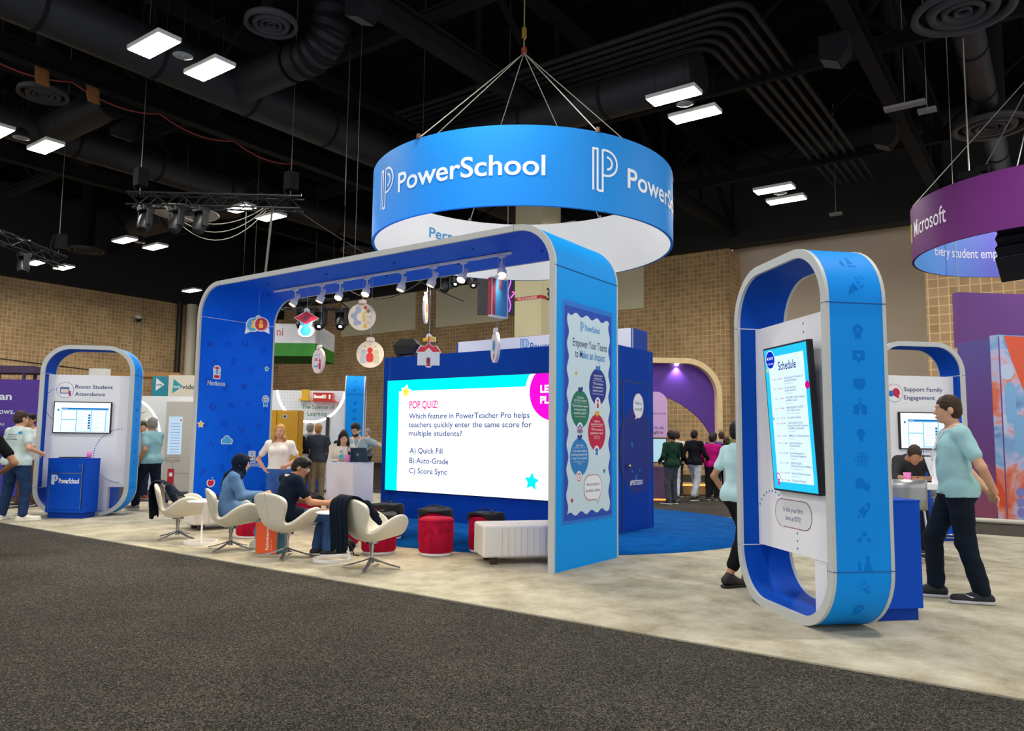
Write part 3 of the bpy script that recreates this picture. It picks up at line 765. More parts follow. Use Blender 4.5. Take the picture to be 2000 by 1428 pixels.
for x in (-9.3, -1.95, 5.6):  # unseen lamps added along the lamp grid, at doubled power for fill light
    for y in (-7.0, .7) + ((8.4, 15.9) if x > 5 else ()):
        if (x, y) == (-9.3, .7): continue
        lamp(x, y, 'white LED fill lamp added overhead out of frame, %s %s' % ({-7.0: 'above the dark aisle at', .7: 'above the booth front at', 8.4: 'above the booth back at', 15.9: 'beyond the booth at'}[y], {-9.3: 'left', -1.95: 'middle', 5.6: 'right'}[x]), 2)
for x, y, l in ((-9.3, .68, 'small round glass lamp between the upper left pair of lamps'), (-1.94, 8.4, 'small round glass lamp between the pair right of the ring sign'), (-2.05, 15.9, 'small round glass lamp between the lower right pair'), (-16.75, .7, 'small round glass lamp between the leftmost pair'), (-24.67, 8.1, 'small round glass lamp between the pair below the truss')):
    t = thing('round_lamp', l, 'ceiling lamp', (x, y, 9.05), 0, 'small unlit round lamps')
    m = MB(); m.lathe([(.20, .0), (.21, .06), (.08, .25), (0, .25)], n=24); m.build('housing', DK, t)
    m = MB(); m.lathe([(.19, .0), (.1, -.03), (0, -.035)], n=24); m.build('lens', M('#8f979a', .15, .3), t)
    m = MB(); m.tube([(0, 0, .25), (0, 0, 4.9)], .008, 5); m.build('stem', DK, t)
for x, y, l in ((1.9, 12.6, 'unlit grey lamp strip left of the girder at right'), (2.3, 13.2, 'small unlit exit lamp next to the girder at right'), (-1.6, 21, 'small pale fixture right of the ring sign bottom edge')):
    m = MB(); m.box((x, y, 9.6), (.9 if 'strip' in l else .4, .25, .07)); m.tube([(x, y, 9.6), (x, y, 13.7)], .01, 5)
    tag(m.build('strip_light', M('#8b8985', .5)), l, 'ceiling lamp')
for x, y, l in ((1.0, 9.7, 'boxy dark speaker hung right of the near girder'), (1.0, 15.5, 'boxy dark speaker hung along the girder farther back'), (-16.2, 3.0, 'boxy dark speaker hung over the left truss'), (-6.2, 2.6, 'boxy dark speaker at the top edge beside the duct')):
    t = thing('ceiling_speaker', l, 'speaker', (x, y, 10.0), 0, 'dark speakers hung from the roof')
    m = MB(); m.prism([(-.3, .3), (.3, .3), (.3, -.1), (.1, -.35), (-.3, -.2)], (0, -.22, 0), (1, 0, 0), (0, 0, 1), (0, 1, 0), .44); m.build('case', DK, t)
    m = MB(); m.box((-.1, 0, -.285), (.36, .4, .02), rot=Matrix.Rotation(R(22), 3, 'Y')); m.build('grille', M('#4a4a4a', .6), t)
    m = MB(); m.tube([(0, 0, .3), (0, 0, 4)], .02, 6); m.build('hanger', DK, t)
def cable(pts, r, mat, label, name='cable', cat='cable', sag=None):
    m = MB(); m.tube(pts, r, 6); return tag(m.build(name, mat), label, cat)
def sagline(a, b, s, n=14):
    a, b = Vector(a), Vector(b)
    return [tuple(a+(b-a)*(i/n)-Vector((0, 0, s*4*(i/n)*(1-i/n)))) for i in range(n+1)]
RED = M('#a03c34', .6); WIRE = M('#b9b7a8', .4, .4); DIM = M('#56554f', .5, .3)
P = []
for k in range(4): P += sagline((-15.05, -1.2+k*2.3, 10.25), (-15.05, 1.1+k*2.3, 10.25), .22, 8)[(1 if k else 0):]
cable(P, .02, RED, 'red cable sagging along the girder at upper left')
for x, y, z, l in ((-37.6, 14.2, 5.2, 'vertical'),):
    t = thing('security_camera', 'small white dome security camera high on the left brick wall', 'security camera', (-38, 15.1, 8.0))
    m = MB(); m.bb(0, .35, -.05, .05, .15, .25); m.build('arm', M('#cfcac0', .5), t)
    m = MB(); m.ball((.35, 0, 0), .17); m.build('dome', M('#1c1c1e', .2), t); m = MB(); m.lathe([(.19, .02), (.19, .2), (0, .24)], (.35, 0, 0)); m.build('cap', M('#dcd8cf', .5), t)
m = MB(); m.tube([(-37.95, 15.4, 9.3), (-37.95, 15.4, 4.9)], .03, 6); m.tube([(-37.95, 15.1, 7.9), (-37.95, 15.1, 4.9)], .03, 6); m.bb(-38, -37.85, 14.9, 15.6, 4.7, 4.95); tag(m.build('wall_conduit', M('#a79c86', .5)), 'pair of thin conduits running down the left brick wall to a box', 'conduit')
cable(sagline((-37.95, -10, 6.4), (-37.95, 15.0, 4.85), .12), .02, BLACK, 'black cable strung across the left brick wall')
m = MB(); m.tube([(-37.7, 17.6, 9.4), (-37.7, 17.6, 3.2)] + elbow((-37.7, 17.6, 2.7), (0, 0, -1), (0, -1, 0), .5)[1:] , .16, 12); tag(m.build('drain_pipe', M('#1b1a19', .5)), 'black drain pipe on the left wall beside the white pipe', 'pipe')
m = MB(); m.tube([(-37.6, 18.3, 9.3), (-37.6, 18.3, 3.0)], .3, 16); m.tube([(-37.6, 18.3, 3.1), (-37.6, 18.3, 2.5)], .36, 16); tag(m.build('drain_pipe', M('#e8dfc4', .5)), 'thick cream drain pipe on the left wall next to the arch', 'pipe')
# ================================================================== the booth
ICO = M('#007ada', .6, spec=.1); ICOI = M('#0456da', .6, spec=.1); ICOP = M('#1a4fd0', .6, spec=.1)
# ---- the big arch
AW, AD, AH, AT, AR = 7.21, 1.53, 4.06, .075, .55
arch = thing('booth_arch', 'large blue square arch with pale grey edges spanning the lounge seating', 'arch', (0, 0, 0))
def arch_path(o, n=12):
    x0, x1, zt, r = -AW+o, -o, AH-o, AR-o
    P = [(x1, .012)] + [(x1, z) for z in (1.0, 2.0, 3.0)] + [(x1-r+r*math.cos(R(90*i/n)), zt-r+r*math.sin(R(90*i/n))) for i in range(n+1)]
    P += [(x1-r-(x1-x0-2*r)*i/6, zt) for i in range(1, 6)]
    P += [(x0+r+r*math.cos(R(90+90*i/n)), zt-r+r*math.sin(R(90+90*i/n))) for i in range(n+1)] + [(x0, z) for z in (3.0, 2.0, 1.0)] + [(x0, .012)]
    return P
def band(Pout, Pin, y0, y1, name, mat, parent, closed=False):
    m = MB(); A = [(x, y0, z) for x, z in Pout]; B = [(x, y1, z) for x, z in Pout]; Cc = [(x, y0, z) for x, z in Pin]; Dd = [(x, y1, z) for x, z in Pin]
    m.strip(B, A, 0, True, closed); m.strip(Cc, Dd, 0, True, closed); m.strip(A, Cc, 0, False, closed); m.strip(Dd, B, 0, False, closed)
    if not closed:
        for i in (0, -1): m.add([A[i], B[i], Dd[i], Cc[i]], [(0, 1, 2, 3)])
    return m.build(name, mat, parent)
po, pi = arch_path(0), arch_path(AT)
band(po, pi, 0, .035, 'front_edge', GREY, arch); band(po, pi, AD-.035, AD, 'rear_edge', GREY, arch)
band(arch_path(.004), arch_path(.03), .035, AD-.035, 'outer_skin', SKY, arch)
band(arch_path(AT-.03), arch_path(AT-.004), .035, AD-.035, 'inner_skin', INK, arch)
m = MB()
for x, s_ in ((-.0, 1), (-AW, -1)): m.bb(x-.004, x+.004, 0.0, AD, 3.505, 3.513)
for x in (-AW+AT, -AT): m.bb(x-.005, x+.005, .0, AD, 3.505, 3.513, 1)
m.bb(-.6, -.594, -.003, .03, 3.98, 4.063, 2); m.bb(-AW+.6, -AW+.606, -.003, .03, 3.98, 4.063, 2)
m.build('seam', [M('#0a5a9e', .6), M('#dfe4ee', .5), M('#8b8e8d', .6)], arch)
# banner on the outer face of the right leg
d = Decal((-.004, 0, 0), (0, 1, 0), (0, 0, 1), (1, 0, 0))
d.lay([rect(.17, .522, 1.385, 3.13)], M('#0d77d6', .55)); d.lay([rect(.215, .565, 1.345, 3.07)], M('#0d49b8', .55))
def wavy(x0, x1, z0, z1, nx, nz, a):
    P = []
    for i in range(nx*8): t = i/(nx*8); P.append((x0+(x1-x0)*t, z0+a*math.sin(2*PI*nx*t)))
    for i in range(nz*8): t = i/(nz*8); P.append((x1+a*math.sin(2*PI*nz*t), z0+(z1-z0)*t))
    for i in range(nx*8): t = i/(nx*8); P.append((x1-(x1-x0)*t, z1+a*math.sin(2*PI*nx*t)))
    for i in range(nz*8): t = i/(nz*8); P.append((x0-a*math.sin(2*PI*nz*t), z1-(z1-z0)*t))
    return P
PALE = M('#cfe6f1', .55)
d.lay([wavy(.29, 1.29, .635, 2.985, 4, 8, .022)], PALE)
d.lay(xf(mono(.09), .12, .575, 2.795), M('#4aa3d8', .6)); d.text('PowerSchool', .685, 2.815, .075, M('#3190cf', .6), .36, .02)
NV = M('#15296b', .6)
d.text('Empower Your Teams', .40, 2.605, .095, NV, .83, .004); d.text('to', .45, 2.475, .095, NV, .075, .004); d.text('Make an Impact', .56, 2.475, .095, M('#1c7fd0', .6), .62, .003)
d.build('banner', arch)
BUBS = [(1.0, 2.15, '#17318e', ['SUPPORT MTSS', '& BEHAVIOR'], ['"25% reduction', 'in suspensions', 'district-wide"'], ['Marion Public Schools, MI'], (.996, 1.947), '#1c7fd0'),
        (.575, 1.86, '#177a62', ['ENGAGE &', 'MOTIVATE STUDENTS'], ['"Decreased poor grades', 'among secondary', 'students by 81%"'], ['Maddock City Schools, GA'], (.568, 1.628), '#17318e'),
        (.975, 1.585, '#c3103f', ['IMPROVE', 'GRADUATION RATES'], ['"37% increase in', 'graduation rates"'], ['Insight School', 'of Oklahoma, OK'], (.968, 1.354), '#f2a81d'),
        (.56, 1.29, '#1f80cc', ['SAVE TIME'], ['"Cut time creating', 'learning material from', '1 hour to 5 minutes"'], ['Mitchel Education Center,', 'Thailand'], (.548, 1.055), '#17318e')]
WT = M('#f4f6fa', .6)
for x, z, c, hd, bd, ft, ic, pin in BUBS:
    d = Decal((-.001, 0, 0), (0, 1, 0), (0, 0, 1), (1, 0, 0), step=.001)
    d.lay([circ(x, z, .215, 40, .225)], M(c, .6)); d.lay([circ(ic[0], ic[1], .07, 20, .073)], M('#e8eef2', .6))
    d.lay([circ(x+.0, z+.225, .028, 12), circ(x+.035, z+.245, .024, 12), circ(x-.03, z+.24, .022, 12)], M(pin, .5))
    q = z+.125
    for s_ in hd: d.text(s_, x, q, .022, WT, min(.3, .019*len(s_)), .003, 'c', False); q -= .036
    d.lay([rect(x-.14, q+.018, x+.14, q+.021)], WT, False); q -= .028
    for s_ in bd: d.text(s_, x, q, .027, WT, min(.36, .0185*len(s_)), .004, 'c', False); q -= .043
    for s_ in ft: d.text(s_, x, q+.008, .014, WT, min(.3, .0105*len(s_)), 0, 'c', False); q -= .024
    if c == '#1f80cc': d.lay(stroke(circ(ic[0], ic[1], .045, 18), .01, True)+stroke([(ic[0], ic[1]+.04), (ic[0], ic[1]), (ic[0]+.02, ic[1]-.02)], .01), M('#c3274f', .6))
    elif c == '#c3103f': d.lay([[(ic[0]-.05, ic[1]+.02), (ic[0], ic[1]+.05), (ic[0]+.05, ic[1]+.02), (ic[0], ic[1]-.01)], rect(ic[0]-.03, ic[1]-.045, ic[0]+.03, ic[1])], M('#1f80cc', .6))
    else:
        d.lay([circ(ic[0], ic[1]+.03, .022, 12), rrect(ic[0]-.025, ic[1]-.06, ic[0]+.025, ic[1]+.0, .015)], M('#c3274f' if c[1:3] == '17' and c[3] == '3' else '#1f80cc', .6))
        if c == '#177a62': d.lay([circ(ic[0]-.04, ic[1]+.01, .017, 10), rect(ic[0]-.06, ic[1]-.05, ic[0]-.03, ic[1]-.01), circ(ic[0]+.04, ic[1]+.01, .017, 10), rect(ic[0]+.03, ic[1]-.05, ic[0]+.06, ic[1]-.01)], M('#c3274f', .6), False)
    d.build('testimonial_bubble', arch)
d = Decal((-.001, 0, 0), (0, 1, 0), (0, 0, 1), (1, 0, 0), step=.001)
d.lay([rrect(.665, .77, 1.09, 1.075, .13), [(.96, .79), (1.0, .72), (1.03, .79)]], M('#a93064', .6)); d.lay([rrect(.673, .778, 1.082, 1.067, .125), [(.965, .79), (.998, .735), (1.02, .79)]], M('#f0f4f8', .6))
d.text('Have you been to', .88, .945, .036, NV, .31, .008, 'c'); d.text('San Antonio before?', .88, .87, .036, NV, .34, .008, 'c', False)
d.build('speech_bubble', arch)
d = Decal((-.001, 0, 0), (0, 1, 0), (0, 0, 1), (1, 0, 0), step=.001)
for x, z, c in ((.476, 2.28, '#f2a81d'), (1.159, 1.112, '#177a62'), (.393, .791, '#c3103f')): d.lay([starp(x, z, .035, .5, 80)], M(c, .6), False)
d.build('star_print', arch)
# stickers and faint icons on the inner face of the left leg
XL = -AW+AT-.004
d = Decal((XL, 0, 0), (0, 1, 0), (0, 0, 1), (1, 0, 0), step=.0006); k = 0
for row in range(9):
    z = 3.1-.36*row
    for c in range(4):
        y = .2+.36*c+(.12 if row % 2 else 0)
        if y < 1.5: icon(d, ICONS[(k*5+row) % 12], y, z+.05*((k*7) % 3-1), .15, (ICOP, ICOI)[k % 2], INK, (k*40) % 60-30)
        k += 1
d.build('faint_icons', arch)
def sticker(items, name='sticker'):
    d = Decal((XL+.003, 0, 0), (0, 1, 0), (0, 0, 1), (1, 0, 0), step=.0008)
    for P, c in items: d.lay(P, M(c, .6))
    return d.build(name, arch)
LT = '#e9eef4'
sticker([([starp(.114, 1.681, .07, .55)], LT), ([starp(.114, 1.681, .05, .5)], '#f5c518')])
sticker([([starp(1.381, 2.722, .06, .55)], LT), ([starp(1.381, 2.722, .04, .5)], '#27b7a3')])
cl = lambda s_: [circ(.622-.055*s_, 1.40, .045*s_, 14), circ(.622, 1.43, .062*s_, 16), circ(.622+.065*s_, 1.40, .042*s_, 14), rect(.622-.09*s_, 1.411-.055*s_, .622+.09*s_, 1.40)]
sticker([(cl(1.15), LT), (cl(.95), '#4db4ec')])
ap = ic_apple()[0]
sticker([(xf(ap, .19, .354, .707), LT), (xf(ap[:1], .145, .354, .705), '#d91742'), (xf(ap[1:], .145, .354, .705), '#1c9c8a')])
bd_ = ic_badge()[0]
sticker([(xf(bd_, .23, 1.385, 2.131), LT), (xf(bd_, .19, 1.385, 2.131), '#2c9fe0'), ([circ(1.385, 2.155, .045, 14)], LT), ([starp(1.385, 2.155, .03, .5)], '#d91742')])
sticker([([rrect(1.07, 1.02, 1.22, 1.23, .02)], LT), ([rrect(1.085, 1.035, 1.205, 1.215, .012)], '#3aa3de'), ([rect(1.095, 1.065, 1.195, 1.2)], LT), ([circ(1.145, 1.165, .018, 10)], '#2b61c4'), ([rect(1.1, 1.09, 1.14, 1.125)], '#d91742'), ([rect(1.15, 1.09, 1.19, 1.125)], '#f2b01d')])
sticker([([circ(.37, 2.63, .075, 16), rrect(.30, 2.46, .44, 2.62, .02)], LT), ([[(.31, 2.655), (.37, 2.685), (.43, 2.655), (.37, 2.625)]], '#d91742'), ([rect(.345, 2.545, .395, 2.625)], '#4db4ec'), ([rect(.32, 2.48, .42, 2.53)], '#d91742'), ([starp(.42, 2.575, .025, .5)], '#f5c518')])
for s_, x0, x1, z in (('Naviance', .195, .545, 2.355), ('Schoology', .93, 1.40, .955)):
    d = Decal((XL+.003, 0, 0), (0, 1, 0), (0, 0, 1), (1, 0, 0), step=.0008)
    d.text(s_, x0, z, .075, WT, x1-x0, .045); d.text(s_, x0, z, .075, M('#6f84c9', .6), x1-x0, .004); d.build('lettering', arch)
# track with eight spots
tr = thing('light_track', 'white lighting track fixed under the arch ceiling', 'track light', (0, .8, AH-AT))
m = MB(); m.bb(-6.23, -1.2, -.018, .018, -.035, 0); m.build('rail', M('#e9e9ef', .4), tr, bevel=.004)
m = MB()
for k in range(9): m.cyl((-6.6+k*.72, .28*(-1)**k-.1, -.012), (-6.6+k*.72, .28*(-1)**k-.1, 0), .018, n=10)
m.build('ceiling_screw', M('#0a2a80', .5), tr)
SP = [(-5.66, (-.15, -.55, -1), 0), (-5.0, (-.15, -.35, -1), 0), (-4.56, (.25, -.65, -1), 1), (-3.95, (.2, -.6, -1), 1), (-3.2, (-.1, -.35, -1), 0), (-2.59, (-.3, -.35, -1), 0), (-2.03, (.1, -.75, -1), 1), (-1.36, (.35, -.45, -1), 1)]
ORD = ['first', 'second', 'third', 'fourth', 'fifth', 'sixth', 'seventh', 'eighth']
def spot(x, dr, lit, lab):
    t = thing('track_spot', lab, 'spotlight', (x, .8, AH-AT-.035), 0, 'white spots on the arch track')
    wm = M('#e6e4ea', .35)
    m = MB(); m.bb(-.05, .05, -.022, .022, -.03, 0); m.cyl((0, 0, -.03), (0, 0, -.17), .010, n=8); m.build('stem', wm, t)
    z = Vector(dr).normalized(); q = z.to_track_quat('Z', 'X').to_matrix(); P = Vector((0, 0, -.19))-z*.05
    m = MB(); m.lathe([(0, -.075), (.036, -.07), (.038, .03), (.062, .075), (.064, .155), (.058, .155), (.054, .09), (0, .085)], n=24)
    m.v = [tuple(P+q @ Vector(v)) for v in m.v]; m.build('shade', wm, t)
    m = MB(); m.lathe([(.053, .142), (.03, .15), (0, .152)], n=20); m.v = [tuple(P+q @ Vector(v)) for v in m.v]
    m.build('bulb', glow('#ffd9a0', 14 if lit else 4), t)
    ld = bpy.data.lights.new('spot_light', 'SPOT'); ld.energy = SPOT_W; ld.color = (1, .80, .56); ld.spot_size = R(75); ld.spot_blend = .6; ld.shadow_soft_size = .05
    lo = bpy.data.objects.new('spot_light', ld); COL.objects.link(lo); lo.parent = t; lo.location = P+z*.17
    lo.rotation_euler = z.to_track_quat('-Z', 'Y').to_euler()
for i, (x, dr, lit) in enumerate(SP): spot(x, dr, lit, 'white track spotlight under the arch, %s of eight from the left' % ORD[i])
# ---- hanging cut-out signs
FOAM = M('#f3e6d3', .5); LAMB = M('#eef1f6', .5)
def hang(label, x, z, rz, top, build_fn, y=.75):
    t = thing('hanging_sign', label, 'hanging sign', (x, y, z), rz, 'cut-out signs hanging under the arch')
    build_fn(t)
    m = MB(); m.tube([(0, .02, top), (0, .02, AH-AT-z)], .0025, 4); m.build('thread', M('#9fb4d8', .5), t)
def plate(t, polys, layers, th=.05, pm=LAMB):
    m = MB()
    for p in polys: m.prism(p, (0, th/2, 0), (1, 0, 0), (0, 0, 1), (0, -1, 0), th)
    m.build('board', pm, t)
    d = Decal((0, -th/2, 0), (1, 0, 0), (0, 0, 1), (0, -1, 0), step=.002)
    for P, c in layers: d.lay(P, M(c, .55))
    d.build('artwork', t)
    d = Decal((0, th/2, 0), (-1, 0, 0), (0, 0, 1), (0, 1, 0), step=.002)
    for P, c in layers: d.lay(P, M(c, .55))
    d.build('artwork', t)
def S_chat(t):
    for s_, c, x in ((-1, '#3aa9e6', -.075), (1, '#d01240', .075)):
        m = MB(); k = 1.0
        m.prism(circ(x, 0, .125, 28), (0, .03+(.0 if s_ < 0 else -.06), 0), (1, 0, 0), (0, 0, 1), (0, -1, 0), .05)
        m.prism([(x+s_*.02, -.11), (x+s_*.14, -.16), (x+s_*.12, -.02)], (0, .03+(.0 if s_ < 0 else -.06), 0), (1, 0, 0), (0, 0, 1), (0, -1, 0), .05); m.build('bubble', LAMB, t)
        d = Decal((0, -.02+(.0 if s_ < 0 else -.06), 0), step=.002)
        d.lay([circ(x, 0, .108, 26)], M(c, .5)); d.lay([circ(x, .05, .028, 14), rrect(x-.035, -.065, x+.035, .015, .02)], M('#f4c321', .5)); d.build('artwork', t)
    m = MB(); m.prism(circ(0, .12, .05, 16), (0, .02, 0), (1, 0, 0), (0, 0, 1), (0, -1, 0), .03); m.build('hanging_tab', LAMB, t)
def S_grad(t):
    plate(t, [rrect(-.13, -.19, .13, -.0, .1), circ(0, .06, .1, 24), circ(0, .24, .045, 14), [(-.2, .12), (0, .24), (.2, .12), (0, .0)]],
          [([rrect(-.085, -.17, .085, -.015, .07)], '#2fa6dd'), ([circ(0, .05, .085, 24)], '#45b4e4'), ([[(-.19, .12), (0, .225), (.19, .12), (0, .015)]], '#c8143f'), ([circ(0, .11, .055, 18)], '#7d2a55')])
def disc(r): return [circ(0, 0, r, 40), rrect(-.06, r-.03, .06, r+.055, .03)]
def S_gear(t):
    g = []
    for i in range(13):
        a = 90+180*i/12; rr = .165 if i % 4 in (1, 2) else .125; g.append((-.01+rr*math.cos(R(a)), rr*math.sin(R(a))))
    g += [(-.01+.07*math.cos(R(270-180*i/10)), .07*math.sin(R(270-180*i/10))) for i in range(11)]
    W_ = []
    for y, z, xx in ((.05, .11, .05), (.02, .07, .09), (0, 0, .1), (-.02, -.05, .08), (-.05, -.11, .05)): W_ += stroke([(.0, y), (.04, y), (.05, z), (xx, z)], .012)
    plate(t, disc(.21), [([g], '#a8b3c6'), (W_, '#f0c419'), ([circ(.05, .14, .028, 14)], '#e8622c'), ([circ(.095, .085, .026, 14)], '#9c6a78'), ([circ(.125, 0, .024, 14)], '#d7d0d6'), ([circ(.1, -.085, .026, 14)], '#e8cdb0'), ([circ(.055, -.145, .03, 14)], '#f0c419')], .04, FOAM)
def S_abc(t):
    plate(t, disc(.2), [([rect(-.115, -.1, .075, .1)], '#6fb9e2'), ([rect(-.105, -.065, .065, .085)], '#f6f1f4')], .04, M('#f4e3dc', .5))
    d = Decal((0, -.024, 0), step=.002); d.h = .008
    d.text('ABC', -.085, -.0, .055, M('#d01a44', .5), .13, .01); d.lay([circ(.1, -.0, .024, 14), rrect(.075, -.14, .125, -.03, .02)], M('#d6176b', .5)); d.lay(stroke([(.02, -.03), (.08, -.09)], .014), M('#f0b03a', .5)); d.build('artwork', t)
def S_people(t):
    L = []
    for x, c, z in ((-.095, '#bcc9d6', -.03), (.095, '#cfcfae', -.03), (0, '#e2352f', 0)): L.append(([circ(x, .06+z, .042, 18), rrect(x-.052, -.12+z*.6, x+.052, .02+z, .04)], c))
    L.append((stroke([(0, .13), (0, .165)], .013)+stroke([(-.06, .105), (-.09, .13)], .013)+stroke([(.06, .105), (.09, .13)], .013), '#f0c419'))
    plate(t, disc(.205), L, .04, FOAM)
def S_school(t):
    plate(t, [rect(-.155, -.14, .155, .06), [(-.18, .04), (-.12, .14), (-.05, .13), (0, .19), (.05, .13), (.12, .14), (.18, .04)], circ(0, .27, .04, 14), rect(-.015, .15, .015, .28), [(0, .28), (.1, .26), (.1, .2), (0, .2)], rrect(-.04, -.17, .04, -.12, .02)],
          [([rect(-.145, -.13, .145, .05)], '#dce7f2'), ([[(-.165, .05), (-.11, .13), (-.05, .125), (0, .17), (.05, .125), (.11, .13), (.165, .05), (.06, .05), (0, .11), (-.06, .05)]], '#df2746'), ([rrect(-.028, -.13, .028, -.03, .026)], '#8d2a4c'), ([circ(0, .03, .015, 12)], '#fff0dc'), ([rect(-.03, -.155, .03, -.13)], '#c8143f'), ([rect(-.008, .15, .008, .27)], '#c8143f'), ([[(.008, .27), (.09, .25), (.09, .205), (.008, .21)]], '#f0b41c')])
def S_book(t):
    plate(t, [rrect(-.17, -.27, .15, .26, .02), circ(0, .27, .045, 14)], [([rect(-.16, -.25, -.1, .24)], '#8c1f45'), ([rect(-.1, -.25, .13, .24)], '#2f8fcb'), ([[(-.04, .24), (.03, .24), (.03, .07), (-.005, .11), (-.04, .07)]], '#5d2350')], .07)
    m = MB(); m.bb(.152, .158, -.028, .028, -.24, .2, 0); m.bb(-.178, -.171, -.03, .03, -.25, .24, 1); m.build('page_edge', [M('#d9a91d', .5), M('#b0203e', .5)], t)
def S_oval(t):
    plate(t, disc(.205), [(stroke(circ(0, .02, .08, 24), .012, True), '#cfd6e4'), ([circ(0, .02, .075, 24)], '#2f95db'), (stroke([(0, .12), (0, .16)], .013)+stroke([(-.06, .1), (-.09, .13)], .013), '#e8c76a'), (stroke([(-.05, -.1), (.05, -.09)], .014)+stroke([(-.05, -.125), (.05, -.115)], .014)+stroke([(-.03, -.15), (.03, -.145)], .014), '#8a2f5c')], .04, M('#e8e6ef', .5))
def S_thin(t): plate(t, [circ(0, 0, .2, 36), rrect(-.05, .17, .05, .25, .03)], [([circ(0, .03, .09, 24)], '#e86a3c'), ([rect(-.05, -.14, .05, -.04)], '#f0b41c')], .03)
hang('pair of blue and red chat bubble cut-outs hanging by the left leg', -6.57, 3.41, R(38), .16, S_chat)
hang('graduate figure cut-out with a red mortarboard', -5.285, 3.30, R(36), .27, S_grad)
hang('round cream sign with half a grey gear and circuit dots', -3.983, 3.33, R(35), .255, S_gear)
hang('round cream sign with an ABC board', -4.951, 2.70, R(-14), .245, S_abc)
hang('round cream sign with a red figure between two grey ones', -3.783, 2.742, R(36), .25, S_people)
hang('round sign seen edge on as a thin sliver', -2.678, 3.326, R(-56), .245, S_thin)
hang('red-roofed white schoolhouse cut-out with a yellow flag', -2.60, 2.66, R(36), .3, S_school)
hang('blue book cut-out with a red spine', -1.371, 3.37, R(84), .3, S_book)
hang('narrow turned sign with a blue lens shape', -1.414, 2.704, R(-40), .245, S_oval)
# ---- ring sign
def ring(name, label, c, r, z0, z1, mo, mi_, th=.05):
    t = thing(name, label, 'ring sign', (c[0], c[1], 0)); n = 120
    def circle(rr, z): return [(rr*math.cos(2*PI*i/n), rr*math.sin(2*PI*i/n), z) for i in range(n)]
    m = MB(); m.strip(circle(r, z0), circle(r, z1), 0, True, True); m.build('outer_banner', mo, t)
    m = MB(); m.strip(circle(r-th, z1), circle(r-th, z0), 0, True, True); m.build('inner_banner', mi_, t)
    m = MB(); m.strip(circle(r-th, z0), circle(r, z0), 0, False, True); m.strip(circle(r, z1), circle(r-th, z1), 0, False, True); m.build('hem', mo, t)
    return t
def on_ring(r, out=True):
    if out: return lambda x, y, h: ((r+.005+h)*math.cos(x/r), (r+.005+h)*math.sin(x/r), y)
    return lambda x, y, h: ((r-.005-h)*math.cos(-x/r), (r-.005-h)*math.sin(-x/r), y)
RC, RR, RZ0, RZ1 = (-3.38, 4.13), 2.76, 5.0, 6.255
rg = ring('ring_sign', 'large blue hanging ring sign with white lettering above the booth', RC, RR, RZ0, RZ1, M('#1590e8', .55, spec=.25), M('#eceef0', .6))
LW = M('#f2f7fb', .5)
for a0 in (-115.05, -32.2, 57):
    d = Decal(fn=on_ring(RR)); a = R(a0)*RR
    d.lay(xf(mono(.05), .70, a, 5.30), LW); d.build('monogram', rg)
    d = Decal(fn=on_ring(RR)); d.text('PowerSchool', a+R(12.9 if a0 < -100 else 14.2)*RR, 5.475, .315, LW, R(54.4)*RR, .014); d.build('lettering', rg)
d = Decal(fn=on_ring(RR-.05, False)); d.text('Perso', -R(171.8)*(RR-.05), 5.735, .215, M('#2b8fcb', .6), R(16.6)*RR, .014); d.build('lettering', rg)
apex = Vector((0, 0, 8.84)); m = MB()
for a in (-150, -92, -30, 30, 88, 150):
    m.tube([apex, (RR*math.cos(R(a)), RR*math.sin(R(a)), RZ1)], .009, 5)
m.build('sling', WIRE, rg)
m = MB()
for a in (-150, -92, -30, 30, 88, 150): m.box((RR*math.cos(R(a)), RR*math.sin(R(a)), RZ1+.03), (.05, .05, .08))
m.build('shackle', M('#6e4a3c', .5, .5), rg)
m = MB(); m.tube([apex, apex+Vector((0, 0, 5.1))], .012, 6); m.build('chain', M('#b8ab7c', .5, .5), rg)
m = MB(); m.tube([tuple(apex+Vector((.05*math.sin(a), 0, .05-.07*math.cos(a)))) for a in [2*PI*i/12 for i in range(12)]], .016, 6, closed=True); m.build('link', M('#c33a2c', .4, .3), rg)
m = MB(); m.tube([tuple(apex+Vector((0, 0, .36))), tuple(apex+Vector((0, 0, .5)))], .05, 8); m.tube([tuple(apex+Vector((.045*math.sin(a), 0, .33-.06*math.cos(a)))) for a in [2*PI*i/10 for i in range(9)]], .014, 6); m.build('hook', M('#b89a3a', .4, .6), rg)
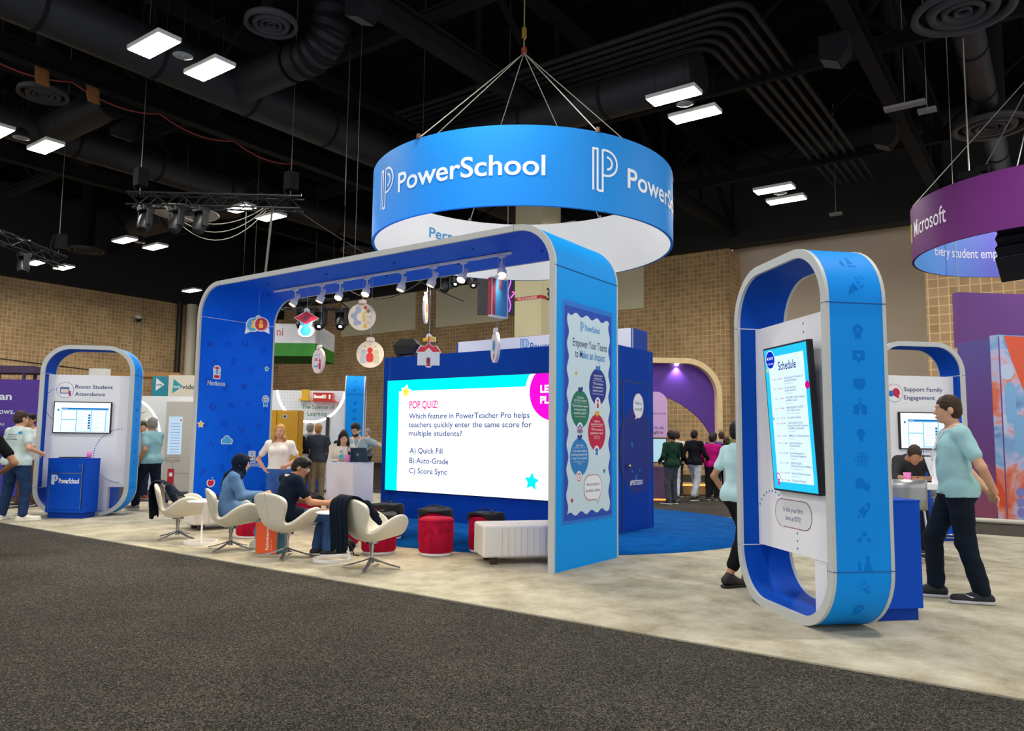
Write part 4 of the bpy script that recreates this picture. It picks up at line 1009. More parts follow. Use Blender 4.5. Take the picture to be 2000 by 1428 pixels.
# ---- oval kiosks
KW, KD, KH, KT, KR = 1.62, .52, 3.12, .075, .5
KD_ = .0
def kiosk(label, cx, cy, a, icons=True):
    t = thing('display_kiosk', label, 'kiosk', (cx, cy, .012), R(a), 'rounded blue display kiosks')
    def path(o): return [(x, z) for x, z in rrect(-KW/2+o, o, KW/2-o, KH-o, KR-o, 12)]
    A, B = path(0), path(KT)
    band(A, B, 0, .03, 'front_edge', GREY, t, True); band(A, B, KD-.03, KD, 'rear_edge', GREY, t, True)
    band(path(.004), path(.03), .03, KD-.03, 'outer_skin', SKYD, t, True); band(path(KT-.03), path(KT-.004), .03, KD-.03, 'inner_skin', INKD, t, True)
    m = MB(); m.bb(-KW/2+KT, KW/2-KT, KD*.36, KD*.62, .51, 2.58); m.build('panel', WHITE, t)
    m = MB(); m.bb(.22, .40, KD*.38, KD*.6, KT, .51); m.build('post', WHITE, t)
    m = MB()
    for z in (.5, 2.59):
        for s_ in (-1, 1): m.bb(s_*(KW/2+.0015)-.003, s_*(KW/2+.0015)+.003, 0, KD, z-.003, z+.003, 0); m.bb(s_*(KW/2-KT)-.004, s_*(KW/2-KT)+.004, .0, KD, z-.004, z+.004, 1); m.bb(s_*(KW/2-KT/2)-KT/2, s_*(KW/2-KT/2)+KT/2, -.002, .001, z-.003, z+.003, 2)
    m.build('seam', [M('#0a5a9e', .6), M('#e3e6ee', .5), M('#7f8281', .6)], t)
    if icons:
        d = Decal((KW/2-.004, KD*.52, 0), (0, 1, 0), (0, 0, 1), (1, 0, 0), step=.0008)
        for i in range(10):
            icon(d, ICONS[(2, 3, 4, 5, 6, 7, 8, 0, 9, 10, 1)[i]], 0, 2.36-.20*i, .13, ICO, SKYD)
        icon(d, ic_popper, 0, 2.73, .15, ICO, SKYD)
        d.build('faint_icons', t)
        r_ = KR
        def curve(x, y, h):
            a_ = y/r_; return (KW/2-r_+(r_-.004+h)*math.cos(a_), KD*.52+x, KH-r_+(r_-.004+h)*math.sin(a_))
        d = Decal(fn=curve, step=.0008); icon(d, ic_flask, 0, .36, .13, ICO, SKYD); icon(d, ic_stars, 0, .66, .13, ICO, SKYD); d.build('faint_icons', t)
        def curve2(x, y, h):
            a_ = y/r_; return (KW/2-r_+(r_-.004+h)*math.cos(a_), KD*.52+x, r_-(r_-.004+h)*math.sin(a_))
        d = Decal(fn=curve2, step=.0008); icon(d, ic_popper, 0, .12, .13, ICO, SKYD, 180); icon(d, ic_badge, 0, .34, .13, ICO, SKYD, 180); icon(d, ic_heart, 0, .56, .13, ICO, SKYD, 180); d.build('faint_icons', t)
    return t
def kd(t): return Decal((0, KD*.36, -.012), (1, 0, 0), (0, 0, 1), (0, -1, 0))
DOT = M('#1f74c8', .6)
def dots(d, pts, r=.011):
    d.lay([circ(x, y, r, 8) for x, y in pts], DOT, False)
def dotarc(cx, cy, r, a0, a1, n): return [(cx+r*math.cos(R(a0+(a1-a0)*i/n)), cy+r*math.sin(R(a0+(a1-a0)*i/n))) for i in range(n+1)]
# right kiosk
k1 = kiosk('tall rounded blue kiosk at right with the schedule screen', 2.624, -.472, -45)
d = kd(k1)
dots(d, [(.15, 2.53-.075*i) for i in range(3)]); dots(d, [(-.03, .70-.065*i) for i in range(3)]); dots(d, dotarc(-.46, .76, .28, 150, 40, 9))
d.lay([rrect(-.41, .735, .215, .985, .12)], M('#9c3a6c', .6)); d.lay([rrect(-.02, .735, .215, .985, .12)], M('#2a5fae', .6), False)
d.lay([rrect(-.403, .742, .208, .978, .114), [(-.30, .75), (-.31, .70), (-.25, .75)]], M('#e9e9ee', .5))
d.text('Is this your first', -.095, .875, .042, TXT, .33, .006, 'c'); d.text('time at ISTE?', -.095, .80, .042, TXT, .26, .006, 'c', False)
d.build('panel_print', k1)
# left kiosk
k2 = kiosk('tall rounded blue kiosk at far left about student attendance', -9.93, -.465, 45)
def head_print(t, l1, l2, w1, w2, x, kind):
    d = kd(t)
    d.lay([circ(-.44+x, 2.305, .15, 36)], M('#b02a55', .6)); d.lay([rect(-.6+x, 2.15, -.28+x, 2.3)], WHITE, False); d.h -= d.step*0
    d.lay([circ(-.44+x, 2.305, .15, 36, None, 180, 360)], M('#2a6fc0', .6)); d.lay([circ(-.44+x, 2.305, .143, 36)], WHITE)
    if kind == 'cal':
        d.lay([rrect(-.53+x, 2.24, -.37+x, 2.36, .01)], M('#2b6fc8', .6)); d.lay([rect(-.515+x, 2.255, -.385+x, 2.325)], M('#f2dfc8', .6))
        d.lay([circ(-.355+x, 2.275, .018, 10), rrect(-.375+x, 2.20, -.335+x, 2.26, .015)], M('#c3185a', .6)); d.lay([rect(-.50+x, 2.345, -.485+x, 2.38), rect(-.415+x, 2.345, -.40+x, 2.38)], M('#e0a52a', .6), False)
    else:
        d.lay([circ(-.41+x, 2.315, .07, 18), [(-.44+x, 2.26), (-.36+x, 2.21), (-.36+x, 2.28)]], M('#d0164a', .6)); d.lay([circ(-.50+x, 2.295, .05, 16)], M('#2b6fc8', .6))
    d.text(l1, -.27+x, 2.34, .068, TXT, w1, .006); d.text(l2, -.27+x, 2.205, .068, TXT, w2, .006, 'l', False)
    return d
d = head_print(k2, 'Boost Student', 'Attendance', .655, .525, 0, 'cal')
dots(d, dotarc(-.55, 2.11, .22, 100, 190, 7)+dotarc(-.50, 2.0, .26, 200, 250, 5)); dots(d, dotarc(.62, 1.10, .50, 95, 265, 34)); d.build('panel_print', k2)
# rear right kiosk and rear left kiosk
k3 = kiosk('rounded blue kiosk behind the standing man about family engagement', 2.83, 6.48, 45, False)
d = head_print(k3, 'Support Family', 'Engagement', .70, .56, .10, 'chat'); dots(d, dotarc(.62, 1.35, .48, 110, 260, 26)); d.build('panel_print', k3)
k4 = kiosk('blue kiosk seen side on behind the white counter', -11.12, 6.90, -45)
# ---- television screens
def L_(c, k=1.0): return glow(c, k)
def tv(label, kio, x, z, w_, h_, tilt=0, off=.05, depth=.05, portrait=False, bez=.018):
    t = thing('display_screen', label, 'screen'); kx = kio.location; a = kio.rotation_euler[2]
    lx, ly = x, KD*.36-off
    t.location = (kx[0]+lx*math.cos(a)-ly*math.sin(a), kx[1]+lx*math.sin(a)+ly*math.cos(a), z); t.rotation_euler = (tilt, 0, a)
    m = MB(); m.bb(-w_/2, w_/2, 0, depth, -h_/2, h_/2); m.build('bezel', M('#0d0e12', .35), t, bevel=.006)
    m = MB(); m.bb(-w_*.3, w_*.3, depth, off if off > depth else depth+.01, -h_*.25, h_*.25); m.build('wall_mount', BLACK, t)
    m = MB(); m.add([(-w_/2+bez, -.001, -h_/2+bez), (w_/2-bez, -.001, -h_/2+bez), (w_/2-bez, -.001, h_/2-bez), (-w_/2+bez, -.001, h_/2-bez)], [(0, 1, 2, 3)])
    return t, m
def dash(t, w_, h_, lines=True):
    d = Decal((0, -.002, 0), step=.0006); X = lambda u: -w_/2+w_*u; Y = lambda v: h_/2-h_*v
    d.lay([rect(X(.125), Y(.24), X(.97), Y(.18))], L_('#1478c8', .9)); d.lay([rect(X(.125), Y(.97), X(.97), Y(.25))], L_('#54c0e6', .9))
    for a, b, c, e in ((.135, .26, .39, .56), (.135, .585, .39, .96), (.405, .26, .66, .95), (.675, .26, .92, .96), (.935, .26, .965, .96)):
        d.lay([rect(X(a), Y(e), X(c), Y(b))], L_('#eaf6fb', .98), a == .135 and b == .26)
    d.lay([circ(X(.07), Y(.26), .02, 12)], L_('#1a8ad0', .9)); 
    for i in range(6): d.lay([rect(X(.61), Y(.46+.085*i), X(.65), Y(.40+.085*i))], L_('#1a6fb4', .8), False)
    for i in range(8):
        for q in (.42, .69): d.lay([rect(X(q), Y(.335+.075*i), X(q+.11+.04*((i*7) % 3)), Y(.325+.075*i))], L_('#b9cfdc', .9), False)
    for i in range(9): d.lay([rect(X(.02), Y(.365+.065*i), X(.08+.015*(i % 3)), Y(.358+.065*i))], L_('#b9cfdc', .9), False)
    d.text('Dashboard', X(.14), Y(.225), .018, L_('#e8f4fb', 1), .09, 0); d.build('screen_content', t)
t, m = tv('landscape screen on the left kiosk showing a web dashboard', k2, -.10, 1.80, 1.0, .585); m.build('screen', L_('#eef8fb', .98), t); dash(t, .96, .55)
t, m = tv('landscape screen on the family engagement kiosk behind the standing man', k3, .22, 1.70, 1.04, .6); m.build('screen', L_('#eef8fb', .98), t); dash(t, 1.0, .565)
t, m = tv('portrait schedule screen tilted forward on the right kiosk', k1, .055, 1.706, .76, 1.30, R(3.6), .095, .055, True); m.build('screen', L_('#27c3f2', .95), t)
d = Decal((0, -.002, 0), step=.0006); W_, H_ = .735, 1.265
d.lay([rect(-.29, -.565, .31, .56)], L_('#d7f1fa', .95)); d.lay([circ(-.255, .535, .085, 28)], L_('#e8f4fb', .95)); d.lay([circ(-.255, .535, .078, 28)], L_('#0a2fc0', .9))
d.text('MONDAY', -.255, .535, .026, L_('#eef4ff', 1), .12, .004, 'c'); d.text('ACTIVE EVENTS', -.255, .49, .016, L_('#dfe8ff', 1), .11, 0, 'c', False)
dk = L_('#12318f', .8); pk = L_('#c0369a', .8); gy = L_('#7e95bf', .9)
d.text('Schedule', .03, .43, .075, dk, .30, .012, 'c')
SCH = [('10:00 - 10:25 AM', ['Unlocking the Full Potential of', 'Schoology Assessments'], 'with Kaya Aleta Gibson'), ('10:20 - 10:40 AM', ['The New PowerSchool', 'Educator Experience'], 'with Susan Anderson'), ('11:00 - 11:15 AM', ['THE POWER OF LINKS: Unifying SIS', 'and LMS for Success'], 'with Chris Conrad'),
       ('11:20 - 11:40 AM', ['FROM CHALKBOARDS TO CHATBOTS:', 'AI for Today\'s Teachers'], 'with Erin Cole & Stephanie Keefer'), ('12:00 - 12:15 PM', ['Trivia with KAI SuiNerd'], ''), ('12:20 - 12:45 PM', ['FUTURE-FOCUSED EDUCATION:', 'Educator Priorities & Perspectives', 'on AI, MTSS, and Attendance'], 'with Jeremy Herpold'),
       ('1:00 - 1:15 PM', ['NUMEROLOGY: The Elementary Experience'], 'with Katie Bova'), ('2:00 - 2:15 PM', ['Family Partnerships to', 'Promote Attendance'], 'with Anna Ray'), ('2:30 - 2:45 PM', ['Purposeful Assessment to', 'Increase Student Engagement'], 'with Beth Navarra'),
       ('3:00 - 3:15 PM', ['PRECISION INSIGHTS:', 'Unlock Student Growth with PM Data'], 'with Tien Hoang & Nguyen, PhD'), ('3:20 - 3:40 PM', ['Naviance for Elementary Students'], 'with Samantha Jade'), ('4:00 - 4:15 PM', ['Trivia with KAI SuiNerd'], '')]
z = .345
for tm, ls, wh in SCH:
    d.text(tm, -.23, z, .014, pk, .155, .003, 'l', False); q = z
    for s_ in ls: d.text(s_, -.035, q, .019, dk, min(.34, .0098*len(s_)), .003, 'l', False); q -= .0235
    if wh: d.text(wh, -.035, q, .012, gy, .0066*len(wh), 0, 'l', False); q -= .017
    z = q-.0235
d.lay([circ(.335, .27, .035, 16)], L_('#d0118c', .9)); d.lay([starp(-.315, .445, .025, .5)], L_('#f3d43a', .9)); d.lay(stroke(circ(-.27, -.52, .03, 14), .01, True)+[rect(-.285, -.6, -.255, -.555)], L_('#c0369a', .9))
d.lay([starp(-.27, .0, .02, .5)], L_('#27b7c9', .9)); d.lay(stroke([(.19, .52), (.2, .55)], .006)+stroke([(.215, .50), (.235, .515)], .006), L_('#f0c040', .9))
d.build('screen_content', t)
# ---- cabinets beside the kiosks
def pod(label, x, y, a, w_=.72, dp=.56, front=True, z1=1.045):
    t = thing('blue_cabinet', label, 'cabinet', (x, y, .012), R(a), 'blue cabinets of the kiosks')
    m = MB(); m.bb(-w_/2, w_/2, 0, dp, .10, z1-.012); m.build('body', POD, t, bevel=.004)
    m = MB(); m.bb(-w_/2+.03, w_/2-.03, .03, dp-.03, 0, .10); m.build('plinth', NAVY, t)
    m = MB(); m.bb(-w_/2-.004, w_/2+.004, -.004, dp+.004, z1-.012, z1+.004); m.build('top', POD, t, bevel=.003)
    if front:
        m = MB(); m.bb(-w_/2+.06, w_/2-.05, -.014, 0, .16, z1-.26); dr = m.build('door', POD, t)
        m = MB(); m.bb(-w_/2+.06, w_/2-.05, -.014, 0, z1-.25, z1-.08); dw = m.build('drawer', POD, t)
        m = MB(); m.bb(-w_/2+.06, w_/2-.05, -.02, -.01, z1-.262, z1-.25); m.bb(w_/2-.056, w_/2-.044, -.02, 0, .16, z1-.08); m.bb(-w_/2+.055, -w_/2+.062, -.018, 0, .16, z1-.08); m.build('metal_strip', ALU, t)
        m = MB(); m.cyl((w_/2-.1, -.02, z1-.12), (w_/2-.1, -.012, z1-.12), .014, n=12); m.build('lock', ALU, dw)
        d = Decal((0, -.014, 0)); d.lay(xf(mono(.085), .17, -.255, z1-.455), WT); d.text('PowerSchool', -.12, z1-.43, .085, WT, .37, .03); d.build('lettering', dr)
    return t
ca = math.cos(R(45))
pod('blue cabinet with drawer and lettering in front of the left kiosk', -9.677, -.84, 32, .70, .42)
pod('blue cabinet behind the left kiosk, partly hidden', -10.31, -.085, 45, .62, .58, False)
pod('tall blue cabinet right of the schedule kiosk, plain sided', 3.005, -.092, -45, .62, .59, False, 1.0)
pod('blue cabinet behind the standing man under the rear kiosk', 3.22, 6.30, 35, .62, .36, False)
pod('blue cabinet beside the white counter at back', -11.42, 5.75, 30, .6, .45, False)
# ---- quiz room
RX0, RX1, RY0, RY1, RZ = -5.98, -1.12, 3.22, 4.93, 3.03
rm = thing('screen_room', 'navy blue booth room carrying the quiz screen and a side door', 'booth room', (0, 0, 0))
m = MB(); m.bb(RX0, RX1, RY0, RY1, .012, RZ); m.build('walls', M('#0040a6', .55, spec=.12), rm)
m = MB(); m.bb(RX0+.155, RX0+.162, RY0-.004, RY0, .012, RZ); m.bb(RX1, RX1+.003, 4.80, 4.806, .012, RZ); m.build('panel_joint', M('#3f6fc0', .5), rm)
m = MB(); m.bb(-5.15, -1.30, 4.45, 5.05, RZ, 3.42); m.build('header_box', M('#dfe1ea', .5), rm)
m = MB(); m.bb(-1.30, -1.28, 4.45, 5.05, RZ, 3.42); m.bb(-5.19, -5.15, 4.45, 5.05, RZ-.0, 3.38); m.bb(-1.279, -1.274, 4.452, 4.49, RZ, 3.42, 1); m.build('header_side', [M('#0742a4', .55), M('#aab0b8', .5)], rm)
d = Decal((0, 4.45, 0)); d.lay(xf(mono(.07), .28, -3.62, 3.10), M('#2f8fd0', .6)); d.text('PowerSchool', -3.40, 3.145, .15, M('#1d76bd', .6), .95, .012); d.build('header_lettering', rm)
m = MB(); m.bb(RX1, RX1+.008, 3.80, 4.72, .03, 2.445); dr = m.build('door', M('#0040a6', .5, spec=.12), rm)
m = MB(); m.bb(RX1, RX1+.010, 3.785, 3.80, .03, 2.46); m.bb(RX1, RX1+.010, 4.72, 4.732, .03, 2.46); m.bb(RX1, RX1+.010, 3.785, 4.732, 2.445, 2.458); m.build('door_frame', M('#55606e', .4, .6), rm)
m = MB(); m.cyl((RX1+.008, 3.91, 1.08), (RX1+.05, 3.91, 1.08), .016, n=10); m.ball((RX1+.06, 3.91, 1.08), .032); m.build('door_knob', M('#c8b79a', .2, 1), dr)
d = Decal((RX1+.008, 0, 0), (0, 1, 0), (0, 0, 1), (1, 0, 0)); d.lay([circ(4.28, 1.33, .62, 48, .72)], M('#082f86', .6))
d.lay([circ(4.345, 2.07, .20, 30, .215), [(4.25, 1.92), (4.21, 1.82), (4.36, 1.88)]], M('#a83a70', .6)); d.lay([circ(4.345, 2.07, .19, 30, .205), [(4.26, 1.92), (4.225, 1.84), (4.34, 1.88)]], M('#eef2f7', .6))
d.text('Follow us', 4.345, 2.09, .055, TXT, .25, .01, 'c'); d.text('on social!', 4.345, 1.99, .055, TXT, .26, .01, 'c', False)
d.text('#PSISTE2025', 4.03, .765, .075, WT, .455, .02)
SM = M('#2f8fd0', .6)
for (y, z), ch in zip(((4.11, 1.42), (4.38, 1.42), (4.11, 1.0), (4.38, 1.0), (4.25, .88)), ('o', 'f', 'in', 'X', 'o')):
    if ch == 'o': d.lay(stroke(rrect(y-.03, z-.03, y+.03, z+.03, .012), .01, True)+stroke(circ(y, z, .014, 10), .008, True), SM, False)
    else: d.text(ch, y, z-.03, .06, SM, None, .01, 'c', False)
d.build('door_print', dr)
d = Decal((RX1, 0, 0), (0, 1, 0), (0, 0, 1), (1, 0, 0), step=.0006)
for k in range(20): icon(d, ICONS[(k*7) % 12], 3.4+.33*(k % 5), .35+.7*(k//5) if k//5 else .3, .13, M('#0b3590', .6), M('#0a3f9f', .6), (k*53) % 80-40)
d.build('faint_icons', rm)
# quiz LED wall
sc = thing('quiz_screen', 'big bright LED wall showing a pop quiz in white and cyan', 'screen', (0, RY0-.002, 0))
m = MB(); m.bb(-5.86, -2.12, -.03, 0, .50, 2.585); m.build('led_panel', BLACK, sc)
EB = 1.0
d = Decal((0, -.031, 0), step=.001)
d.lay([rect(-5.84, .508, -2.14, 2.577)], glow('#00f6ff', EB)); d.lay([rect(-5.53, .508, -2.14, 2.37)], glow('#fdfdff', EB*1.05))
PKM = glow('#ff0fd0', EB); cc = [p for p in circ(-2.06, 2.27, .55, 60)]
def clip(P, x1, z1): return [(min(p[0], x1), min(p[1], z1)) for p in P]
d.lay([clip(circ(-2.06, 2.27, .56, 60), -2.14, 2.577)], glow('#fdfdff', EB*1.05)); d.lay([clip(circ(-2.06, 2.27, .47, 60), -2.14, 2.577)], PKM)
DB = glow('#1e4f9c', .75)
d.lay([starp(-5.352, 2.36, .145, .58, 80)], glow('#fdfdff', EB*1.05)); d.lay([starp(-5.352, 2.35, .10, .52, 80)], glow('#ffe13a', EB)); d.lay([starp(-2.472, .80, .15, .52, 84)], glow('#10e4f5', EB))
d.text('POP QUIZ!', -5.25, 2.04, .135, glow('#f0189c', .9), .71, .012)
for s_, x0, x1, z in (('Which feature in PowerTeacher Pro helps', -5.255, -2.525, 1.848), ('teachers quickly enter the same score for', -5.255, -2.48, 1.69), ('multiple students?', -5.252, -3.972, 1.532), ('A) Quick Fill', -5.22, -4.414, 1.212), ('B) Auto-Grade', -5.217, -4.274, 1.03), ('C) Score Sync', -5.22, -4.302, .843)):
    d.text(s_, x0, z, .098, DB, x1-x0, .010, 'l', False)
d.text('LE', -2.315, 2.262, .117, glow('#fdfdff', EB), .165, .045); d.text('PL', -2.315, 2.082, .117, glow('#fdfdff', EB), .165, .045, 'l', False)
d.lay(stroke([(-4.5, 2.16), (-4.47, 2.21)], .012)+stroke([(-4.47, 2.11), (-4.42, 2.14)], .012)+stroke([(-4.46, 2.07), (-4.41, 2.065)], .012), glow('#f7d98a', EB))
d.build('screen_content', sc)
spk = thing('loudspeaker', 'black wedge loudspeaker standing on top of the navy quiz wall', 'speaker', (-5.74, 3.62, RZ), R(25)); spk.scale = (.74,)*3
m = MB(); m.prism([(-.28, -.17), (-.34, .06), (-.16, .24), (.22, .24), (.34, .1), (.2, -.13)], (0, .18, .27), (1, 0, 0), (0, 0, 1), (0, -1, 0), .42); m.build('cabinet', M('#121214', .5), spk, bevel=.012)
m = MB(); m.add([(-.29, -.245, .13), (.21, -.245, .15), (.33, -.245, .36), (-.33, -.245, .33)], [(0, 1, 2, 3)]); m.build('grille', M('#1b1b1d', .85), spk)
m = MB()
for x in (-.22, .18): m.bb(x-.03, x+.03, -.16, .16, 0, .16)
m.build('bracket', BLACK, spk)
# ================================================================== furniture in the lounge
ZC = .013
def swan(label, x, y, rz):
    t = thing('swan_chair', label, 'chair', (x, y, ZC), rz, 'cream leather swan chairs')
    rows = [(.315, .375, .20, .11, .0), (.26, .375, .30, .18, .0), (.15, .358, .365, .225, -.01), (.02, .335, .375, .21, -.02), (-.09, .322, .345, .145, -.02), (-.175, .345, .275, .075, .0), (-.235, .41, .232, .02, .02), (-.268, .50, .242, .0, .03), (-.29, .59, .30, .0, .045), (-.31, .675, .335, -.005, .05), (-.325, .745, .325, -.015, .05), (-.335, .800, .25, -.03, .03)]
    P = []
    for (yc, zc, w_, dz, dy) in rows:
        r = []
        for j in range(17):
            u = -1+2*j/16; a = abs(u)
            r.append((w_*(u*(1.12-.12*a*a)), yc+dy*a**2, zc+dz*1.25*a**2.7))
        P.append(r)
    m = MB(); m.grid(P); m.build('shell', LEATH, t, solid=.055, subd=2)
    m = MB(); c = [(-.0, yc-.026 if zc > .42 else yc, zc+(0 if zc > .42 else -.028)) for (yc, zc, *_k) in rows[5:]]
    m.tube(c, .0035, 5); m.build('seam', M('#9d977f', .6), t)
    m = MB(); m.cyl((0, -.02, .10), (0, -.02, .22), .022, n=16); m.cyl((0, -.02, .22), (0, -.02, .30), .030, n=16); m.cyl((0, -.02, .285), (0, -.02, .31), .08, n=16); m.build('column', CHROME, t)
    b = MB()
    for k in range(4):
        a = R(45+90*k); ca_, sa = math.cos(a), math.sin(a)
        pr = [(.018, .105, .026), (.1, .075, .024), (.22, .038, .022), (.335, .012, .020)]
        A = []
        for r_, z, h_ in pr: A.append([(r_*ca_-h_*sa, r_*sa+h_*ca_-.02, z), (r_*ca_-h_*.4*sa, r_*sa+h_*.4*ca_-.02, z+.014), (r_*ca_+h_*.4*sa, r_*sa-h_*.4*ca_-.02, z+.014), (r_*ca_+h_*sa, r_*sa-h_*ca_-.02, z), (r_*ca_-h_*sa, r_*sa+h_*ca_-.02, z)])
        b.grid(A, 0, False); b.add([A[-1][i] for i in range(4)], [(0, 1, 2, 3)])
    b.cyl((0, -.02, .06), (0, -.02, .125), .032, .024, 14); b.build('base', ALU, t)
    return t
CH = [(-5.741, -1.022, -34, 'leftmost cream swan chair with a dark jacket over its back'), (-4.241, -1.172, -27, 'cream swan chair occupied by the woman in a navy headscarf'), (-3.188, -1.102, -4, 'cream swan chair occupied by the man in a navy shirt'), (-1.794, -1.008, -14, 'rightmost cream swan chair with a dark jacket hanging to the left')]
for x, y, a, l in CH: swan(l, x, y, R(a))
def jacket(label, x, y, rz, u0, u1, low):
    t = thing('jacket', label, 'jacket', (x, y, ZC), rz, 'dark jackets hung over chair backs')
    path = [(.02, .60), (-.075, .69), (-.20, .775), (-.27, .826), (-.35, .832), (-.395, .785), (-.405, .68), (-.395, .58), (-.385, .48), (-.375, .40), (-.37, low)]
    P = []
    for i, (yc, z) in enumerate(path):
        r = []
        for j in range(41):
            u = u0+(u1-u0)*j/40; a = abs(u); f = max(0, i-4)/6
            bk = 0.065*min(a, 1)**2*(1 if i < 6 else max(0, 1-.0*f))
            fold = math.sin(u*17+.6)*.020*f+math.sin(u*31)*.009*f
            drop = -.09*max(0, a-.7) if i >= 2 else -.1*max(0, a-.4)
            r.append((.335*u*(1-.10*f), yc+bk+fold-.012, z+drop+(.03*math.sin(u*5) if i == len(path)-1 else 0)))
        P.append(r)
    m = MB(); m.grid(P); m.build('cloth', CLOTH, t, solid=.012, subd=1)
    s_ = Solid(); sx = .335*u1
    s_.cap((sx-.02, -.16, .73), (sx+.05, -.10, .62), .05, .042, .03); s_.cap((sx+.05, -.10, .62), (sx+.075, -.04, .53), .042, .035, .03); s_.build('sleeve', CLOTH, t, .012, wob=.004, wscale=30)
    return t
jacket('dark navy jacket over the back of the leftmost swan chair', -5.741, -1.022, R(-34), -1.2, .35, .30)
jacket('dark navy jacket over the back of the rightmost swan chair', -1.794, -1.008, R(-14), -1.25, .35, .20)
def side_table(label, x, y, rz):
    t = thing('side_table', label, 'table', (x, y, ZC), rz, 'white ring-base side tables'); wm = M('#eceae6', .35)
    m = MB(); m.lathe([(.225, 0), (.225, .035), (.205, .035), (.205, 0), (.225, 0)], n=40, smooth=False); m.build('ring_base', wm, t)
    m = MB(); m.lathe([(0, .562), (.205, .562), (.21, .567), (.21, .575), (.205, .578), (0, .578)], n=40); m.build('tabletop', wm, t)
    m = MB(); m.prism([(-.012, .0), (.012, 0), (.012, .03), (-.012, .03)], (0, 0, 0), (1, 0, 0), (0, 1, 0), (0, 0, 1), .001)
    m = MB(); A = [(.237, -.012, .02), (.237, .012, .02), (.205, .012, .02), (.205, -.012, .02)]; B = [(.06, -.012, .565), (.06, .012, .565), (.028, .012, .565), (.028, -.012, .565)]
    m.add(A+B, [(0, 1, 5, 4), (1, 2, 6, 5), (2, 3, 7, 6), (3, 0, 4, 7), (0, 3, 2, 1), (4, 5, 6, 7)]); m.build('leg', wm, t)
side_table('white ring-base side table between the two leftmost chairs', -5.077, -1.087, R(-32))
side_table('white ring-base side table between the seated man and the jacket chair', -2.564, -.941, R(36))
def pouf(label, x, y, z=ZC):
    t = thing('pouf', label, 'pouf', (x, y, z), 0, 'crimson velvet poufs')
    m = MB(); m.lathe([(0, 0), (.205, 0), (.21, .02), (.2, .03), (0, .03)], n=36); m.build('base_ring', WHITE, t)
    m = MB(); m.lathe([(0, .032), (.205, .032), (.222, .05), (.223, .25), (.223, .425), (.212, .452), (.195, .463), (.1, .468), (0, .469)], n=48); m.build('cushion', VELV, t)
    m = MB(); m.lathe([(.2235+.003*math.cos(a), .435+.004*math.sin(a)) for a in [2*PI*i/8 for i in range(9)]], n=48); m.build('piping', VELV, t)
PF = [(-1.95, .25, 'front crimson velvet pouf standing bare before the quiz screen'), (-2.464, .791, 'crimson pouf under a black bag, right behind the bare one'), (-1.60, .83, 'crimson pouf with a black bag behind the white bench'), (-3.44, -.0, 'crimson pouf behind the small white table, bag on top'), (-4.359, .841, 'crimson pouf with a bag standing before the white counter'), (-2.60, -.13, 'crimson pouf behind the jacket on the rightmost chair'), (-3.495, .91, 'crimson pouf with a wide bag by the left end of the quiz wall'), (-5.61, 1.171, 'bright crimson pouf left of the white counter'), (-5.149, -.223, 'crimson pouf beside the seated woman, nearest the arch leg')]
for x, y, l in PF: pouf(l, x, y, .021 if math.hypot(x+2.95, y-4.28) < 3.86 else ZC)
BAGM = M('#17181d', .7, var=.25, vscale=9, spec=.3)
def bag(label, x, y, z, rz, w_=.46, l_=.40, seed=0, over=.21, print_=False):
    t = thing('tote_bag', label, 'bag', (x, y, z), rz, 'black cloth bags lying on the poufs')
    rnd = random.Random(seed); n = 22; P = []
    ph = [rnd.random()*6 for _ in range(4)]
    for i in range(n+1):
        r = []
        for j in range(n+1):
            u = -1+2*i/n; v = -1+2*j/n; X = u*w_/2+.05; Y = v*l_/2
            d = math.hypot(X, Y); zz = .016*(1-abs(u)**4)*(1-abs(v)**4)+.010*math.sin(9*X+ph[0])*math.cos(11*Y+ph[1])+.006*math.sin(23*Y+ph[2]+8*X)+.022
            if d > over:
                q = d-over; X -= X/d*q*.72; Y -= Y/d*q*.72; zz -= q*.95
            r.append((X, Y, zz))
        P.append(r)
    m = MB(); m.grid(P); m.build('cloth', BAGM, t, solid=.012, off=1, subd=1)
    m = MB(); m.tube([(-.12, -.03, .055), (-.06, .03, .068), (.02, .06, .07), (.08, .03, .066), (.12, -.05, .055)], .009, 6); m.build('strap', M('#1f2026', .6), t)
    if print_:
        d = Decal((-.06, -.05, .062), (1, 0, 0), (0, 1, 0), (0, 0, 1)); d.lay([rect(-.08, -.03, .08, .0), rect(-.06, .015, .06, .04)], M('#2fb5a8', .6)); d.build('print', t)
BG = [(1, 40, 'black bag draped over the pouf behind the bare crimson one'), (2, 10, 'black bag draped over the pouf behind the white bench'), (3, -30, 'black bag lying on the pouf behind the small white table'), (4, 5, 'black bag on the pouf before the white counter'), (5, -50, 'black bag on the pouf behind the rightmost swan chair'), (6, -20, 'wide black bag on the pouf at the left end of the quiz wall'), (7, 70, 'dark bag with teal print on the bright pouf left of the counter'), (8, 20, 'black bag on the pouf beside the seated woman')]
for i, a, l in BG:
    x, y, _ = PF[i]; z0 = .021 if math.hypot(x+2.95, y-4.28) < 3.86 else ZC
    bag(l, x, y, z0+.469, R(a), .62 if i in (1, 5, 6) else .56, .5, i, .238, i in (7, 8))
